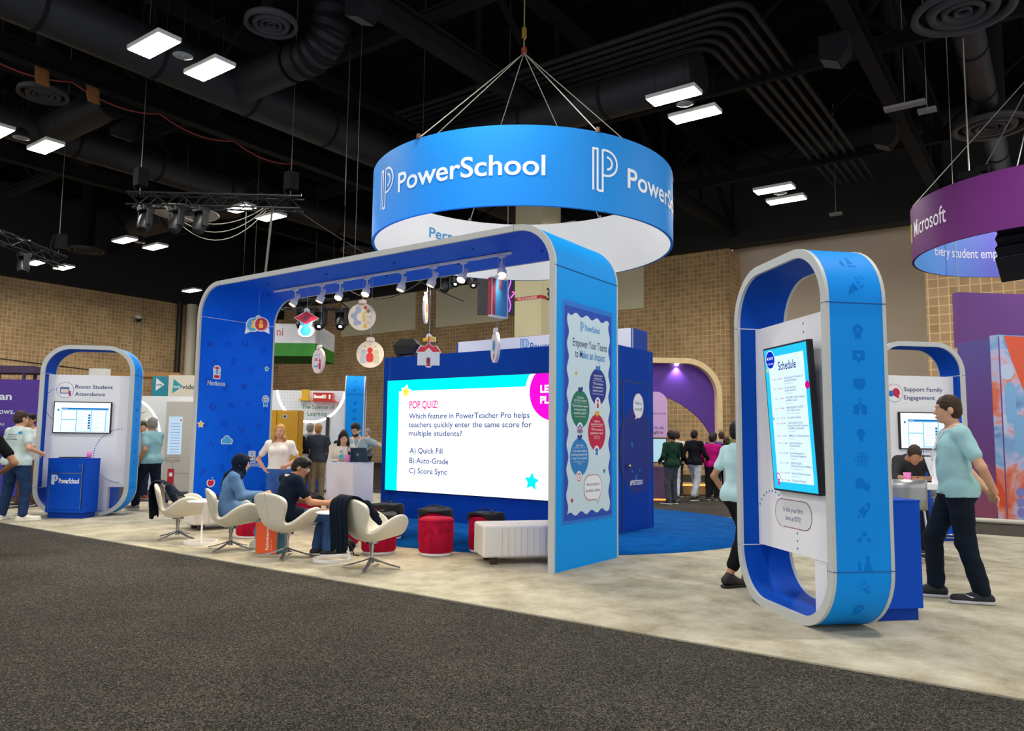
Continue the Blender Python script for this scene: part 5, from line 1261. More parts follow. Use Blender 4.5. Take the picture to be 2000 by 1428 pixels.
def bench(label, x, y, rz, L=1.25, W_=.52):
    t = thing('bench', label, 'bench', (x, y, ZC), rz, 'white leather benches')
    m = MB(); n = 2; P = []
    prof = [(0, .09), (0, .43), (.03, .458), (W_/2, .466), (W_-.03, .458), (W_, .43), (W_, .09)]
    m.bb(0, L, 0, W_, .085, .46); m.build('cushion', M('#ece8dd', .5, bump=.04, bscale=30), t, bevel=.03, seg=4)
    m = MB(); k = int(L/.075)
    for i in range(3, k):
        X = L*i/k; m.tube([(X, -.001, .10), (X, -.002, .42), (X, .03, .459), (X, .2, .462)], .0035, 5)
    m.build('channel_seam', M('#cfcabd', .6), t)
    for X in (.15, L-.15):
        for Y in (.1, W_-.1):
            m = MB(); m.bb(X-.04, X+.04, Y-.04, Y+.04, 0, .09); m.build('foot', M('#3a2a20', .6), t)
bench('white channelled leather bench beside the right leg of the arch', -.93, -.08, R(50), 1.15, .55)
bench('white leather bench by the left leg of the arch, behind the first chair', -6.35, -.42, R(75), .85, .55)
bag('black bag lying on the bench at the left leg of the arch', -6.43, .05, ZC+.466, R(30), .36, .3, 11, .4)
# tote beside the seated man
t = thing('shopping_tote', 'orange and teal paper tote standing between the two seated people', 'tote bag', (-3.62, -1.02, ZC), R(18))
m = MB(); m.prism([(-.155, 0), (.155, 0), (.17, .40), (-.17, .40)], (0, .11, 0), (1, 0, 0), (0, 0, 1), (0, -1, 0), .22); m.build('bag_body', M('#0f6f86', .5), t, bevel=.004)
d = Decal((0, -.11, 0)); d.lay([[(-.15, .005), (.15, .005), (.163, .395), (-.163, .395)]], M('#e8571c', .5))
d2 = Decal((.03, -.111, .05), (0, 0, 1), (-1, 0, 0), (0, -1, 0)); d2.text('ExploreLearning', 0, .0, .042, M('#ffffff', .6), .31, .01); d2.text('Discover more', 0, -.05, .015, M('#ffd9bf', .6), .14, 0); d2.build('lettering', t); d.build('front_print', t)
m = MB()
for y in (-.11, .11): m.tube([(-.07, y, .38), (-.06, y, .50), (0, y, .54), (.06, y, .50), (.07, y, .38)], .007, 6)
m.build('handle', M('#e8571c', .6), t)
t = thing('backpack', 'small dark backpack on the carpet beside the seated man', 'backpack', (-2.92, -.45, ZC), R(20))
s_ = Solid(); s_.ell((0, 0, .10), (.17, .12, .10)); s_.ell((.05, -.06, .10), (.10, .08, .08)); s_.cut((0, 0, .004), (0, 0, -1)); s_.build('pack', BAGM, t, .012, wob=.004, wscale=30)
m = MB(); m.tube([(.1, -.1, .16), (.2, -.14, .1), (.24, -.16, .01), (.32, -.18, .01)], .009, 6); m.build('strap', BAGM, t)
# white counter with laptop and drinks
ct = thing('counter', 'white angular counter with a laptop left of the quiz wall', 'counter', (-4.859, 1.467, ZC), R(8.8))
m = MB(); m.prism([(-.57, .02), (-.02, .02), (0, .04), (0, .55), (-.57, .55)], (0, 0, 0), (1, 0, 0), (0, 1, 0), (0, 0, 1), 1.045); m.build('body', M('#efe8e8', .45), ct, bevel=.004)
m = MB(); m.bb(-.575, .005, .015, .555, 1.045, 1.06); m.build('worktop', WHITE, ct, bevel=.003)
ZT = ZC+1.06
lp = thing('laptop', 'dark laptop open on the white counter, lid towards the lounge', 'laptop', (-5.03, 1.74, ZT), R(20))
m = MB(); m.bb(-.18, .18, 0, .25, 0, .016); m.build('base', M('#2c3036', .4), lp, bevel=.003)
m = MB(); m.prism([(-.18, 0), (.18, 0), (.18, .24), (-.18, .24)], (0, 0, .016), (1, 0, 0), (0, -.34, .94), (0, .94, .34), .008); lid = m.build('lid', M('#27414f', .35, .3), lp)
d = Decal((0, 0, .016), (1, 0, 0), (0, -.34, .94), (0, -.94, -.34)); d.lay(stroke(circ(0, .12, .021, 20), .004, True), M('#c9d4da', .3)); d.text('DELL', 0, .114, .012, M('#c9d4da', .3), .03, .005, 'c'); d.lay([rect(-.17, .17, -.12, .23)], M('#f0f0f2', .5)); d.lay([rect(-.165, .175, -.125, .195)], M('#d23a6a', .5)); d.build('lid_mark', lid)
bt = thing('water_bottle', 'clear plastic water bottle on the white counter', 'bottle', (-5.30, 1.60, ZT)); GL = M('#eaf2f5', .08, trans=.9)
m = MB(); m.lathe([(0, 0), (.032, 0), (.034, .02), (.034, .14), (.026, .18), (.013, .2), (.013, .215)], n=20); m.build('bottle_body', GL, bt)
m = MB(); m.lathe([(.0345, .06), (.0345, .12)], n=20); m.build('bottle_label', M('#35b5c9', .5), bt); m = MB(); m.cyl((0, 0, .213), (0, 0, .23), .014, n=14); m.build('cap', WHITE, bt)
def cup(label, x, y, z):
    t = thing('cup', label, 'cup', (x, y, z), 0, 'pink cups'); m = MB(); m.lathe([(0, .002), (.034, .002), (.046, .118), (.044, .118), (.033, .008), (0, .008)], n=24); m.build('wall', M('#e77fc0', .5), t); m = MB(); m.lathe([(.0435+.003*math.cos(a), .118+.003*math.sin(a)) for a in [2*PI*i/6 for i in range(7)]], n=24); m.build('rim', M('#f09ad0', .5), t)
cup('pink cup on the white counter beside the bottle', -5.12, 1.58, ZT); cup('pink cup on the blue cabinet of the left kiosk', -9.50, -.55, 1.062)
t = thing('phone', 'phone lying at the front edge of the white counter', 'phone', (-5.36, 1.50, ZT), R(40)); m = MB(); m.bb(-.035, .035, -.07, .07, 0, .009); m.build('phone_case', BLACK, t, bevel=.003); m = MB(); m.bb(-.031, .031, -.066, .066, .009, .0095); m.build('glass', M('#1a1d24', .1), t)
t = thing('laptop', 'closed black laptop lying on the blue cabinet of the left kiosk', 'laptop', (-9.82, -.66, 1.062), R(22)); m = MB(); m.bb(-.2, .2, -.14, .14, 0, .011); m.build('base', BLACK, t); m = MB(); m.bb(-.2, .2, -.14, .14, .012, .02); m.build('lid', M('#1b1c20', .4), t)
# high table and stools behind the right kiosk
ht = thing('high_table', 'white high table behind the right kiosk, in front of the standing man', 'table', (3.28, 3.6, ZC), R(50))
m = MB(); m.bb(-.9, .55, -.32, .32, .93, 1.0); m.build('tabletop', WHITE, ht, bevel=.004)
for X in (-.82, .47): m = MB(); m.bb(X-.05, X+.05, -.05, .05, 0, .93); m.build('leg', WHITE, ht)
t = thing('tablet_stand', 'white tablet on a slanted stand on the high table', 'tablet', (3.30, 3.48, ZC+1.0), R(60)); m = MB(); m.prism([(-.06, 0), (.06, 0), (.03, .26), (-.0, .26)], (0, -.07, 0), (0, 1, 0), (0, 0, 1), (1, 0, 0), .1); m.build('stand', WHITE, t)
m = MB(); m.box((.05, .0, .2), (.19, .012, .25), rot=Matrix.Rotation(R(-20), 3, 'X')); m.build('tablet', M('#d9dbe0', .3), t)
cup('pink cup on the high table behind the right kiosk', 3.05, 3.42, ZC+1.0)
def stool(label, x, y, rz):
    t = thing('bar_stool', label, 'stool', (x, y, ZC), rz, 'chrome bar stools')
    m = MB(); m.bb(-.2, .2, -.19, .19, .74, .765); m.build('seat', M('#8b8d92', .35, .5), t, bevel=.01)
    m = MB(); P = [[(-.2+.4*i/8, -.19-.05*math.sin(PI*i/8), z) for i in range(9)] for z in (.74, .86, .98, 1.08)]; m.grid(P); m.build('backrest', M('#a9abae', .3, .6), t, solid=.008)
    for sx in (-1, 1):
        for sy in (-1, 1): m = MB(); m.tube([(sx*.16, sy*.15, .745), (sx*.17, sy*.16, .72), (sx*.22, sy*.21, .0)], .012, 8); m.build('leg', CHROME, t)
    m = MB(); m.tube([(-.2, .185, .26), (.2, .185, .26), (.2, -.185, .26), (-.2, -.185, .26)], .009, 6, closed=True); m.build('foot_rest', CHROME, t)
stool('chrome bar stool with a grey back right behind the schedule kiosk', 3.13, 2.55, R(25)); stool('chrome bar stool farther back beside the standing man', 3.4, 4.5, R(200))
# ================================================================== lighting trusses
t = thing('ceiling_reflector', 'pale round dished reflector panel behind the moving heads of the left truss', 'reflector', (-16.6, 5.2, 8.2))
m = MB(); m.lathe([(0, .12), (.3, .10), (.7, .02), (.95, -.05), (.97, -.02), (.7, .06), (.3, .14), (0, .16)], n=36); m.build('dish', M('#b9b4a8', .6), t)
m = MB(); m.lathe([(0, -.05), (.22, -.05), (.26, .0), (.24, .1)], n=24); m.build('centre_cap', BLACK, t)
m = MB(); m.tube([(0, 0, .14), (0, 0, 5.5)], .02, 6); m.build('stem', BLACK, t)
TB = M('#26272a', .4, .5)
def truss(label, a, b, w_=.30):
    a, b = Vector(a), Vector(b); L = (b-a).length; x = (b-a).normalized(); y = Vector((0, 0, 1)).cross(x).normalized(); z = x.cross(y)
    t = thing('lighting_truss', label, 'truss', a); m = MB(); f = lambda X, Y, Z: tuple(x*X+y*Y+z*Z)
    for Y in (-w_/2, w_/2):
        for Z in (-w_/2, w_/2): m.tube([f(0, Y, Z), f(L, Y, Z)], .024, 6)
    m.build('chords', TB, t); m = MB(); n = max(4, int(L/.32))
    for i in range(n):
        p, q = L*i/n, L*(i+1)/n; s_ = 1 if i % 2 else -1
        for Y in (-w_/2, w_/2): m.tube([f(p, Y, -s_*w_/2), f(q, Y, s_*w_/2)], .012, 5)
        for Z in (-w_/2, w_/2): m.tube([f(p, -s_*w_/2, Z), f(q, s_*w_/2, Z)], .012, 5)
    m.build('lacing', TB, t)
    for X in (L*.06, L*.93):
        m = MB(); m.tube([f(X, 0, .15), tuple(x*X+Vector((0, 0, 14-a.z)))], .011, 5); m.build('chain', DIM, t)
        m = MB(); m.box(f(X, 0, .55), (.26, .26, .45)); m.tube([f(X-.16, .1, .75), f(X-.2, .12, .4), f(X-.1, .1, .1)], .03, 6); m.build('hoist', MATT, t, bevel=.02)
    m = MB(); m.tube([f(L*i/30, .1*math.sin(i), w_/2+.03+.02*math.sin(i*2.3)) for i in range(31)], .03, 5); m.build('cable_loom', BLACK, t)
    return lambda X, Z: a+x*X*L+Vector((0, 0, Z))
def head_light(label, p, dr, on=0, k=1.0):
    t = thing('moving_head', label, 'stage light', p, 0, 'stage lights on the trusses'); z = Vector(dr).normalized(); q = z.to_track_quat('Z', 'X').to_matrix()
    m = MB(); m.box((0, 0, -.06), (.3*k, .3*k, .14*k)); m.build('base', BLACK, t, bevel=.02)
    m = MB()
    for s_ in (-1, 1): m.box((s_*.19*k, 0, -.28*k), (.06*k, .16*k, .4*k))
    m.build('yoke', BLACK, t, bevel=.015)
    c = Vector((0, 0, -.36*k)); m = MB(); m.lathe([(0, -.24*k), (.1*k, -.22*k), (.15*k, -.08*k), (.16*k, .12*k), (.13*k, .24*k), (.12*k, .26*k), (0, .2*k)], n=16); m.v = [tuple(c+q @ Vector(v)) for v in m.v]; m.build('head', M('#1a1a1c', .45), t)
    m = MB(); m.lathe([(0, .225*k), (.105*k, .225*k)], n=16); m.v = [tuple(c+q @ Vector(v)) for v in m.v]; m.build('lens', glow('#cfe4ff', on) if on else M('#20242c', .1), t)
T1 = truss('black box truss with three moving heads hung left of the arch', (-13.4, 1.86, 7.14), (-10.0, 4.3, 7.08))
for X, l in ((.10, 'leftmost stage light under the main truss'), (.28, 'middle stage light under the main truss, tilted'), (.42, 'right stage light of the three under the main truss')): head_light(l, T1(X, -.16), (.25-.6*X, -.3, -1))
T2 = truss('black box truss receding at the left edge of the picture', (-18.3, .3, 6.87), (-18.95, 2.85, 6.5))
for X, l, on in ((.05, 'stage light at the left picture edge, glowing pale blue', 3), (.55, 'dark stage light on the leftmost truss', 0)): head_light(l, T2(X, -.16), (.5, -.2, -1), on)
T3 = truss('black truss seen beyond the arch opening, above the white and green sign', (-16.2, 7.2, 5.65), (-13.9, 9.4, 5.75))
for X, l, on in ((.55, 'bright white stage light beyond the arch, left one', 9), (.72, 'dimmer stage light beyond the arch, middle one', 4), (.93, 'black stage light beyond the arch, right one', 6)): head_light(l, T3(X, -.16), (.5, -.7, -1), on, 1.1)
T4 = truss('small black truss behind the arch ceiling near the neon panel', (-9.4, 7.6, 6.25), (-7.2, 9.2, 6.1), .25)
for X, l, on in ((.42, 'stage light below the arch ceiling, shining left one', 6), (.60, 'stage light below the arch ceiling, shining right one', 6), (.33, 'stage light below the arch ceiling, lowest and dark', 0)): head_light(l, T4(X, -.15 if on else -.33), (.4, -.6, -1) if on else (-.3, -.6, -1), on, .8)
for k, (s_, l) in enumerate(((.8, 'upper pale cable looping from the main truss'), (1.15, 'middle pale cable looping from the main truss'), (1.5, 'lowest pale cable looping from the main truss'))): cable(sagline((-12.7, 2.36, 7.0), (-10.75, 3.8+.05*k, 7.0), s_*.55), .011, WIRE, l)
cable(sagline((-10.6, 3.9, 7.0), (-9.9, 3.2, 4.2), 0), .03, M('#4a4742', .6), 'thick dark cable dropping from the truss end behind the arch top')
cable(sagline((-10.2, 4.2, 7.0), (-6.3, 6.0, 4.6), .15), .012, BLACK, 'thin black cable running from the truss down behind the arch top')
cable(sagline((-14.6, 10, 6.4), (-9.0, 8.0, 6.0), .5), .02, BLACK, 'black cable sagging between the two trusses beyond the arch')
for k, (x, y, l) in enumerate(((-7.1, 3.4, 'thin hanging wire just left of the blue ring sign'), (-8.6, 4.4, 'thin hanging wire dropping beside the diffuser at top left'), (-9.5, 5.2, 'thin hanging wire above the right end of the main truss'))): cable([(x, y, 14), (x, y, 5.2 if k == 0 else 7.2)], .005, DIM, l, 'hanging_wire', 'wire')
for x, y, z, l in ((-15.0, .35, 9.75, 'left scrap of tan cloth tied to the girder at upper left'), (-15.0, 1.55, 9.75, 'right scrap of tan cloth tied to the girder at upper left')):
    m = MB(); m.grid([[(x+.04*math.sin(i*2), y+.32*j/4-.16+.03*i, z+.62-.16*i) for j in range(5)] for i in range(4)]); tag(m.build('cloth_scrap', M('#94612f', .9), None, solid=.012), l, 'cloth')
# ================================================================== purple ring sign at right
def gradmat(name, stops, axis='X', a=0, b=1, rough=.55):
    m_ = bpy.data.materials.new(name); m_.use_nodes = True; nt = m_.node_tree; p = nt.nodes['Principled BSDF']; p.inputs['Roughness'].default_value = rough
    tc = nt.nodes.new('ShaderNodeTexCoord'); sp = nt.nodes.new('ShaderNodeSeparateXYZ'); mr = nt.nodes.new('ShaderNodeMapRange'); r = nt.nodes.new('ShaderNodeValToRGB')
    mr.inputs['From Min'].default_value = a; mr.inputs['From Max'].default_value = b
    nt.links.new(tc.outputs['Object'], sp.inputs[0]); nt.links.new(sp.outputs[axis], mr.inputs['Value']); nt.links.new(mr.outputs[0], r.inputs['Fac'])
    e = r.color_ramp.elements
    while len(e) < len(stops): e.new(.5)
    for i, (q, c) in enumerate(stops): e[i].position = q; e[i].color = lin(c)
    nt.links.new(r.outputs['Color'], p.inputs['Base Color']); return m_
MR = 2.9
mg = ring('ring_sign', 'purple hanging ring sign cut by the right edge of the picture', (4.62, 14.3), MR, 6.0, 7.3, M('#65246e', .6, spec=.2), gradmat('inner_print', [(0, '#4f9be0'), (.35, '#5f63c8'), (1, '#6d50ac')], 'X', -2.9, 1.5))
d = Decal(fn=on_ring(MR))
a = R(-172.05)*MR
for i, (x, z, c) in enumerate(((0, .5, '#e2552c'), (.52, .5, '#8cc220'), (0, 0, '#1d9be0'), (.52, 0, '#f5b51d'))):
    d.lay([rect(a+x*.44, 6.44+z*.5, a+x*.44+.2, 6.44+z*.5+.23)], M(c, .5), i == 0)
d.build('square_logo', mg)
d = Decal(fn=on_ring(MR)); d.text('Microsoft', R(-158.65)*MR, 6.50, .40, M('#eceaf2', .5), R(27.6)*MR, .003); d.build('lettering', mg)
d = Decal(fn=on_ring(MR-.05, False)); d.text('Every student emp', -R(153.6)*(MR-.05), 6.52, .26, M('#e4e2f2', .5), R(38.5)*(MR-.05), .006); d.build('lettering', mg)
m = MB()
for a_ in (-100, -40, 20, 80, 140, 200): m.tube([(0, 0, 10.6), (MR*math.cos(R(a_)), MR*math.sin(R(a_)), 7.3)], .012, 5)
m.tube([(-1.4, -2.4, 7.35), (-1.4, -2.4, 14)], .016, 5); m.tube([(0, 0, 10.6), (0, 0, 14)], .016, 5); m.build('sling', WIRE, mg)
m = MB(); m.box((-1.4, -2.4, 7.40), (.42, .2, .18)); m.box((-1.15, -2.4, 7.5), (.25, .18, .16)); m.build('hoist', MATT, mg, bevel=.03)
la = thing('line_array_speaker', 'curved black stack of concert speakers inside the purple ring', 'speaker', (4.35, 12.65, 7.15), R(-20))
for i in range(8):
    a_ = R(8*i); q = MB(); q.box((.35*math.sin(a_*.4)-.5*i/8, -.1+.55*(1-math.cos(a_)), -.24*i), (1.0, .6, .23), rot=Matrix.Rotation(R(-9*i), 3, 'X')); q.build('speaker_cabinet', M('#0e0e10', .5), la, bevel=.02)
m = MB(); m.tube([(0, 0, .1), (0, 0, 6.2)], .02, 6); m.build('chain', BLACK, la)
cable([(4.05, 13.0, 6.6), (4.55, 11.9, 5.0), (4.5, 11.5, 3.75)], .02, BLACK, 'black cable dropping from the speakers inside the purple ring')
# ================================================================== neighbouring booths
PUR = gradmat('purple_print', [(0, '#4a3fae'), (1, '#5a2f9c')], 'Z', 0, 2.8)
def wallpanel(name, label, cat, a, b, z0, z1, mat, th=.12, group=None):
    """upright panel from plan point a to b, front face on the viewer's side"""
    a, b = Vector((a[0], a[1])), Vector((b[0], b[1])); L = (b-a).length; ang = math.atan2(b.y-a.y, b.x-a.x)
    t = thing(name, label, cat, (a.x, a.y, 0), ang, group); m = MB(); m.bb(0, L, 0, th, z0, z1); m.build('panel', mat, t); return t, L
t, L = wallpanel('booth_wall', 'purple booth wall at the far left edge with white words', 'booth wall', (-17.2, -.31), (-14.95, 1.34), .0, 2.79, PUR, .2)
d = Decal((0, 0, 0)); d.text('an', 1.56, 2.30, .17, WT, .30, .03, 'r'); d.text('lows,', 1.66, 1.96, .13, WT, .42, .01, 'r', False); d.text('gful', 1.42, 1.68, .06, WT, .14, .004, 'r', False); d.build('lettering', t)
t = thing('canopy_frame', 'dark purple canopy frame above the far left booth wall', 'frame', (-17.0, .7, 0), R(36)); pm = M('#4a2f56', .5)
m = MB(); m.bb(-.6, 1.05, -.3, .3, 2.98, 3.16); m.build('roof', pm, t, bevel=.005)
for x, y in ((.12, -.2), (.78, .2), (.78, -.25)): m = MB(); m.bb(x-.03, x+.03, y-.03, y+.03, 0, 2.98); m.build('post', pm, t)
t, L = wallpanel('monitor', 'small bright monitor at the far left edge behind the standing man', 'screen', (-16.4, -.05), (-15.95, .28), 1.15, 1.62, BLACK, .05); m = MB(); m.bb(.02, L-.02, -.003, 0, 1.17, 1.60); m.build('screen', glow('#d9eefc', .9), t); m = MB(); m.bb(L/2-.02, L/2+.02, .0, .05, 0, 1.15); m.build('pole', BLACK, t)
# far left centre: pale video booth
t, L = wallpanel('booth_wall', 'teal booth panel with a white play triangle beside the cream sign', 'booth wall', (-20.45, 6.60), (-20.02, 6.96), 0, 3.48, M('#1f8fa5', .5), .15)
d = Decal((0, 0, 0)); d.lay([[(.12, 2.98), (.40, 3.2), (.12, 3.42)]], WT); d.text('we', .13, 3.15, .10, M('#1f8fa5', .5), .2, .02); d.text('Tools for', .12, 2.66, .06, WT, .24, .01); d.build('lettering', t)
t, L = wallpanel('booth_wall', 'cream booth sign with a teal play logo left of the arch', 'booth wall', (-20.02, 6.93), (-18.6, 7.95), 0, 3.52, M('#efe8d2', .5), .15)
d = Decal((0, 0, 0)); d.lay([[(.14, 2.90), (.50, 3.14), (.17, 3.40)]], M('#23a7b8', .5)); d.text('we', .16, 3.08, .12, WT, .25, .015); d.text('vide', .47, 3.05, .16, M('#1c2126', .5), .42, .006); d.build('lettering', t)
m = MB(); m.box((-21.7, 7.0, 3.6), (2.6, .3, .16), rot=Matrix.Rotation(R(35), 3, 'Z')); m.box((-21.7, 7.05, 3.49), (2.5, .2, .04), rot=Matrix.Rotation(R(35), 3, 'Z')); tag(m.build('header_beam', M('#b98649', .5)), 'orange wooden header beam behind the left kiosk', 'beam')
m = MB(); m.box((-20.9, 5.05, 3.4), (.55, .3, .45), rot=Matrix.Rotation(R(35), 3, 'Z')); m.tube([(-20.9, 5.05, 0), (-20.9, 5.05, 3.3)], .04, 6); tag(m.build('sign_box', M('#f6f4ea', .5)), 'small white sign box above the panel of the left kiosk', 'sign')
wb, L = wallpanel('booth_wall', 'white booth wall with a glowing arc and a shelf, left of the arch', 'booth wall', (-16.1, 3.55), (-14.3, 4.95), 0, 2.55, M('#f1f2f2', .5), .2)
d = Decal((0, 0, 0)); d.lay(stroke([(.95*math.cos(R(a_))-.05, 1.35+1.15*math.sin(R(a_))) for a_ in range(0, 92, 6)], .05), glow('#fff6e6', 9.0)); d.text('The Art of', .12, 1.68, .10, M('#1d4c86', .6), .60, .006); d.text('Teaching', .12, 1.50, .10, M('#1d4c86', .6), .52, .006, 'l', False)
d.lay([rect(1.15, 1.88, 1.36, 2.16)], M('#2fc23d', .5)); d.lay([circ(1.22, 1.14, .06, 16, .09)], M('#f0b521', .5)); d.lay(stroke([(1.25, 1.7), (1.24, 1.22)], .01)+stroke([(1.1, 2.3), (1.1, 1.7), (1.4, 1.7)], .01), M('#9aa0a4', .5)); d.build('wall_print', wb)
m = MB(); m.bb(.0, .6, -.25, 0, 1.86, 1.9); m.bb(.0, .7, -.3, 0, .93, .97); m.build('shelf', M('#d9d4cc', .5), wb)
def plant(label, x, y, z, s_, seed, pot='#b5443a'):
    t = thing('potted_plant', label, 'plant', (x, y, z)); m = MB(); m.lathe([(0, 0), (.06*s_, 0), (.09*s_, .12*s_), (.08*s_, .12*s_), (0, .1*s_)], n=16); m.build('pot', M(pot, .6), t)
    rnd = random.Random(seed); m = MB()
    for i in range(46):
        a_ = rnd.random()*2*PI; el = rnd.uniform(.2, 1.35); L_2 = rnd.uniform(.16, .34)*s_; dx, dy, dz = math.cos(a_)*math.cos(el), math.sin(a_)*math.cos(el), math.sin(el)
        p0 = Vector((0, 0, .1*s_)); tip = p0+Vector((dx, dy, dz))*L_2; side = Vector((-dy, dx, 0)).normalized()*.035*s_; mid = p0+(tip-p0)*.6+Vector((0, 0, .03*s_))
        m.add([p0, mid+side, tip, mid-side], [(0, 1, 2), (0, 2, 3)], rnd.randrange(2))
    m.build('foliage', [M('#3f8a2e', .6), M('#69b03f', .6)], t); return t
plant('small plant in a red pot on the shelf of the white booth wall', -15.72, 3.58, 1.9, .9, 1); plant('leafy green plant below the words on the white booth wall', -15.55, 3.66, .97, 1.5, 2, '#d9d9d6')
kg = thing('info_kiosk', 'pale grey info kiosk with a tall screen left of the arch leg', 'kiosk', (-14.80, 3.90, 0), R(35)); m = MB(); m.bb(0, .95, 0, .35, 0, 2.39); m.build('body', M('#c9c4b8', .5), kg, bevel=.01)
m = MB(); m.bb(.09, .45, -.012, 0, .98, 1.98); sc_ = m.build('screen', glow('#c3dcf2', .8), kg)
d = Decal((0, -.014, 0)); d.lay([rect(.15, 1.80-.075*i, .40, 1.785-.075*i) for i in range(11)], glow('#7fa3cc', .7)); d.lay([circ(.42, 1.89, .025, 12)], glow('#d8432c', .9)); d.build('screen_content', sc_)
d = Decal((0, 0, 0)); d.lay(stroke(rrect(.05, .78, .42, .90, .05), .012, True)+stroke([(.25, .78), (.25, .6)], .01)+stroke([(.29, .48), (.9, .48)], .01)+stroke(circ(.27, -.02+.0, .0001, 6), .0001, True), M('#6f6a62', .5)); d.lay([rrect(.12, .18, .30, .60, .01)], M('#c1202c', .5)); d.lay([rect(.165, .40, .255, .50)], WT); d.lay(stroke(circ(.30, -.0+.0, .0001, 5), .0001, True)+[circ(.30, .0, .0001, 5)], M('#77726a', .5), False); d.text('explore Google', .08, .82, .035, M('#4d4a45', .6), .30, .004)
d.build('front_print', kg)
m = MB(); 
for r_ in (.075, .05, .022): m.lathe([(r_, 0), (r_-.01, -.006), (r_-.016, 0)], (0, 0, 0), 24)
o = m.build('speaker_rosette', M('#7f7a70', .5), kg); o.location = (.30, -.004, .0+.02+.0+.0); o.rotation_euler = (R(90), 0, 0); o.location.z = .12
# centre left: pegboard wall, yellow cabinet, square hanging sign
sl, L = wallpanel('booth_wall', 'white booth wall with a round glowing pegboard and green words', 'booth wall', (-11.72, 4.86), (-10.16, 6.06), .161, 2.66, M('#e9ecef', .5), .2); sl.location = (-13.69, 6.32, -.18); sl.scale = (1.12,)*3
d = Decal((0, 0, 0)); d.lay(stroke([(1.06+.86*math.cos(R(a_)), 2.72+.86*math.sin(R(a_))) for a_ in range(184, 357, 5)], .055), glow('#fffaf0', 9.0))
P = []
for i in range(-10, 11):
    for j in range(0, 11):
        x, z = 1.06+i*.075, 2.6-j*.075
        if (x-1.06)**2+(z-2.72)**2 < .66 and x < L-.03: P.append(circ(x, z, .009, 6))
d.lay(P, M('#9a9fa4', .6)); d.text('The Science of', .84, 2.19, .115, M('#2a8a48', .6), .82, .006); d.text('Learning', .99, 2.02, .115, M('#2a8a48', .6), .49, .006, 'l', False); d.build('wall_print', sl)
m = MB(); m.bb(1.14, 1.76, -.24, 0, 2.375, 2.40); m.bb(1.16, 1.64, -.22, 0, 2.40, 2.60); rb = m.build('red_light_box', M('#d9311f', .4, emit=.35), sl); d = Decal((0, -.22, 0)); d.text('ElevatED', 1.18, 2.46, .085, glow('#ffe9df', 1.3), .31, .02); d.text('!', 1.55, 2.45, .10, glow('#ffe9df', 1.3), .05, .02); d.build('lettering', rb)
m = MB(); m.bb(.86, 1.02, -.16, 0, 2.44, 2.68); m.bb(.80, 1.06, -.18, 0, 2.40, 2.44); m.build('yellow_block', M('#e0b016', .5), sl)
m = MB(); m.bb(1.47, 1.55, -.06, .0, .9, 2.0); m.build('black_post', M('#2a2a2c', .4), sl)
yc = thing('locker', 'mustard yellow locker cabinet behind the blonde woman', 'cabinet', (-9.62, 3.32, 0), R(35.8)); YM = M('#d39a12', .5)
m = MB(); m.bb(0, .66, 0, .4, 0, 2.07); m.build('body', YM, yc)
for x0, x1 in ((.01, .17), (.21, .65)):
    m = MB(); m.bb(x0, x1, -.025, 0, .03, 2.05); dd = m.build('door', YM, yc, bevel=.004)
    d = Decal((0, -.025, 0)); P = [circ(x0+.06+.09*i, 1.6-.12*j, .007, 6) for i in range(int((x1-x0)/.09)-0) for j in range(12) if x0+.06+.09*i < x1-.02]; d.lay(P, M('#6e4e0a', .6)); d.build('perforation', dd)
d = Decal((0, -.027, 0)); 
for x, z in ((.36, 1.93), (.03, 1.9), (.50, 1.34)): d.lay([circ(x, z, .045, 18)], M('#e9eef2', .5), False)
d.h += .002
for x, z in ((.36, 1.93), (.03, 1.9), (.50, 1.34)): d.lay([circ(x, z, .033, 16)], M('#2a4b8c', .5), False)
d.build('badge_sticker', yc)
hs = thing('hanging_cube_sign', 'square white hanging sign with a green band, half hidden by the arch leg', 'hanging sign', (-15.21, 9.165, 0), R(36))
m = MB(); m.bb(-2.6, 0, 0, 2.75, 4.55, 5.19); m.build('white_panel', M('#e9e9ea', .5), hs); m = MB(); m.bb(-2.6, 0, 0, 2.75, 4.12, 4.55); m.build('green_band', M('#2c8c1e', .5), hs)
d = Decal((0, 0, 0)); d.text('ni', -1.28, 4.78, .30, M('#d6305c', .5), .20, -.004, 'r' if 0 else 'l'); d.lay(sum([xf(stroke(rrect(-.15, -.12, .15, .12, .03), .012, True), 1, -1.1+.4*i, 4.33) for i in range(3)], []), M('#257a1a', .5)); d.build('lettering', hs)
d = Decal((0, 0, 0), (0, 1, 0), (0, 0, 1), (1, 0, 0)); d.lay([rect(.3, 5.0-.1*i, 2.3-.3*(i % 2), 5.03-.1*i) for i in range(4)], M('#b9c8d8', .5)); d.build('side_print', hs)
m = MB()
for x, y in ((-2.5, .1), (-.1, .1), (-.1, 2.6)): m.tube([(x, y, 5.19), (x, y, 14)], .006, 5)
m.build('hanging_cable', BLACK, hs)
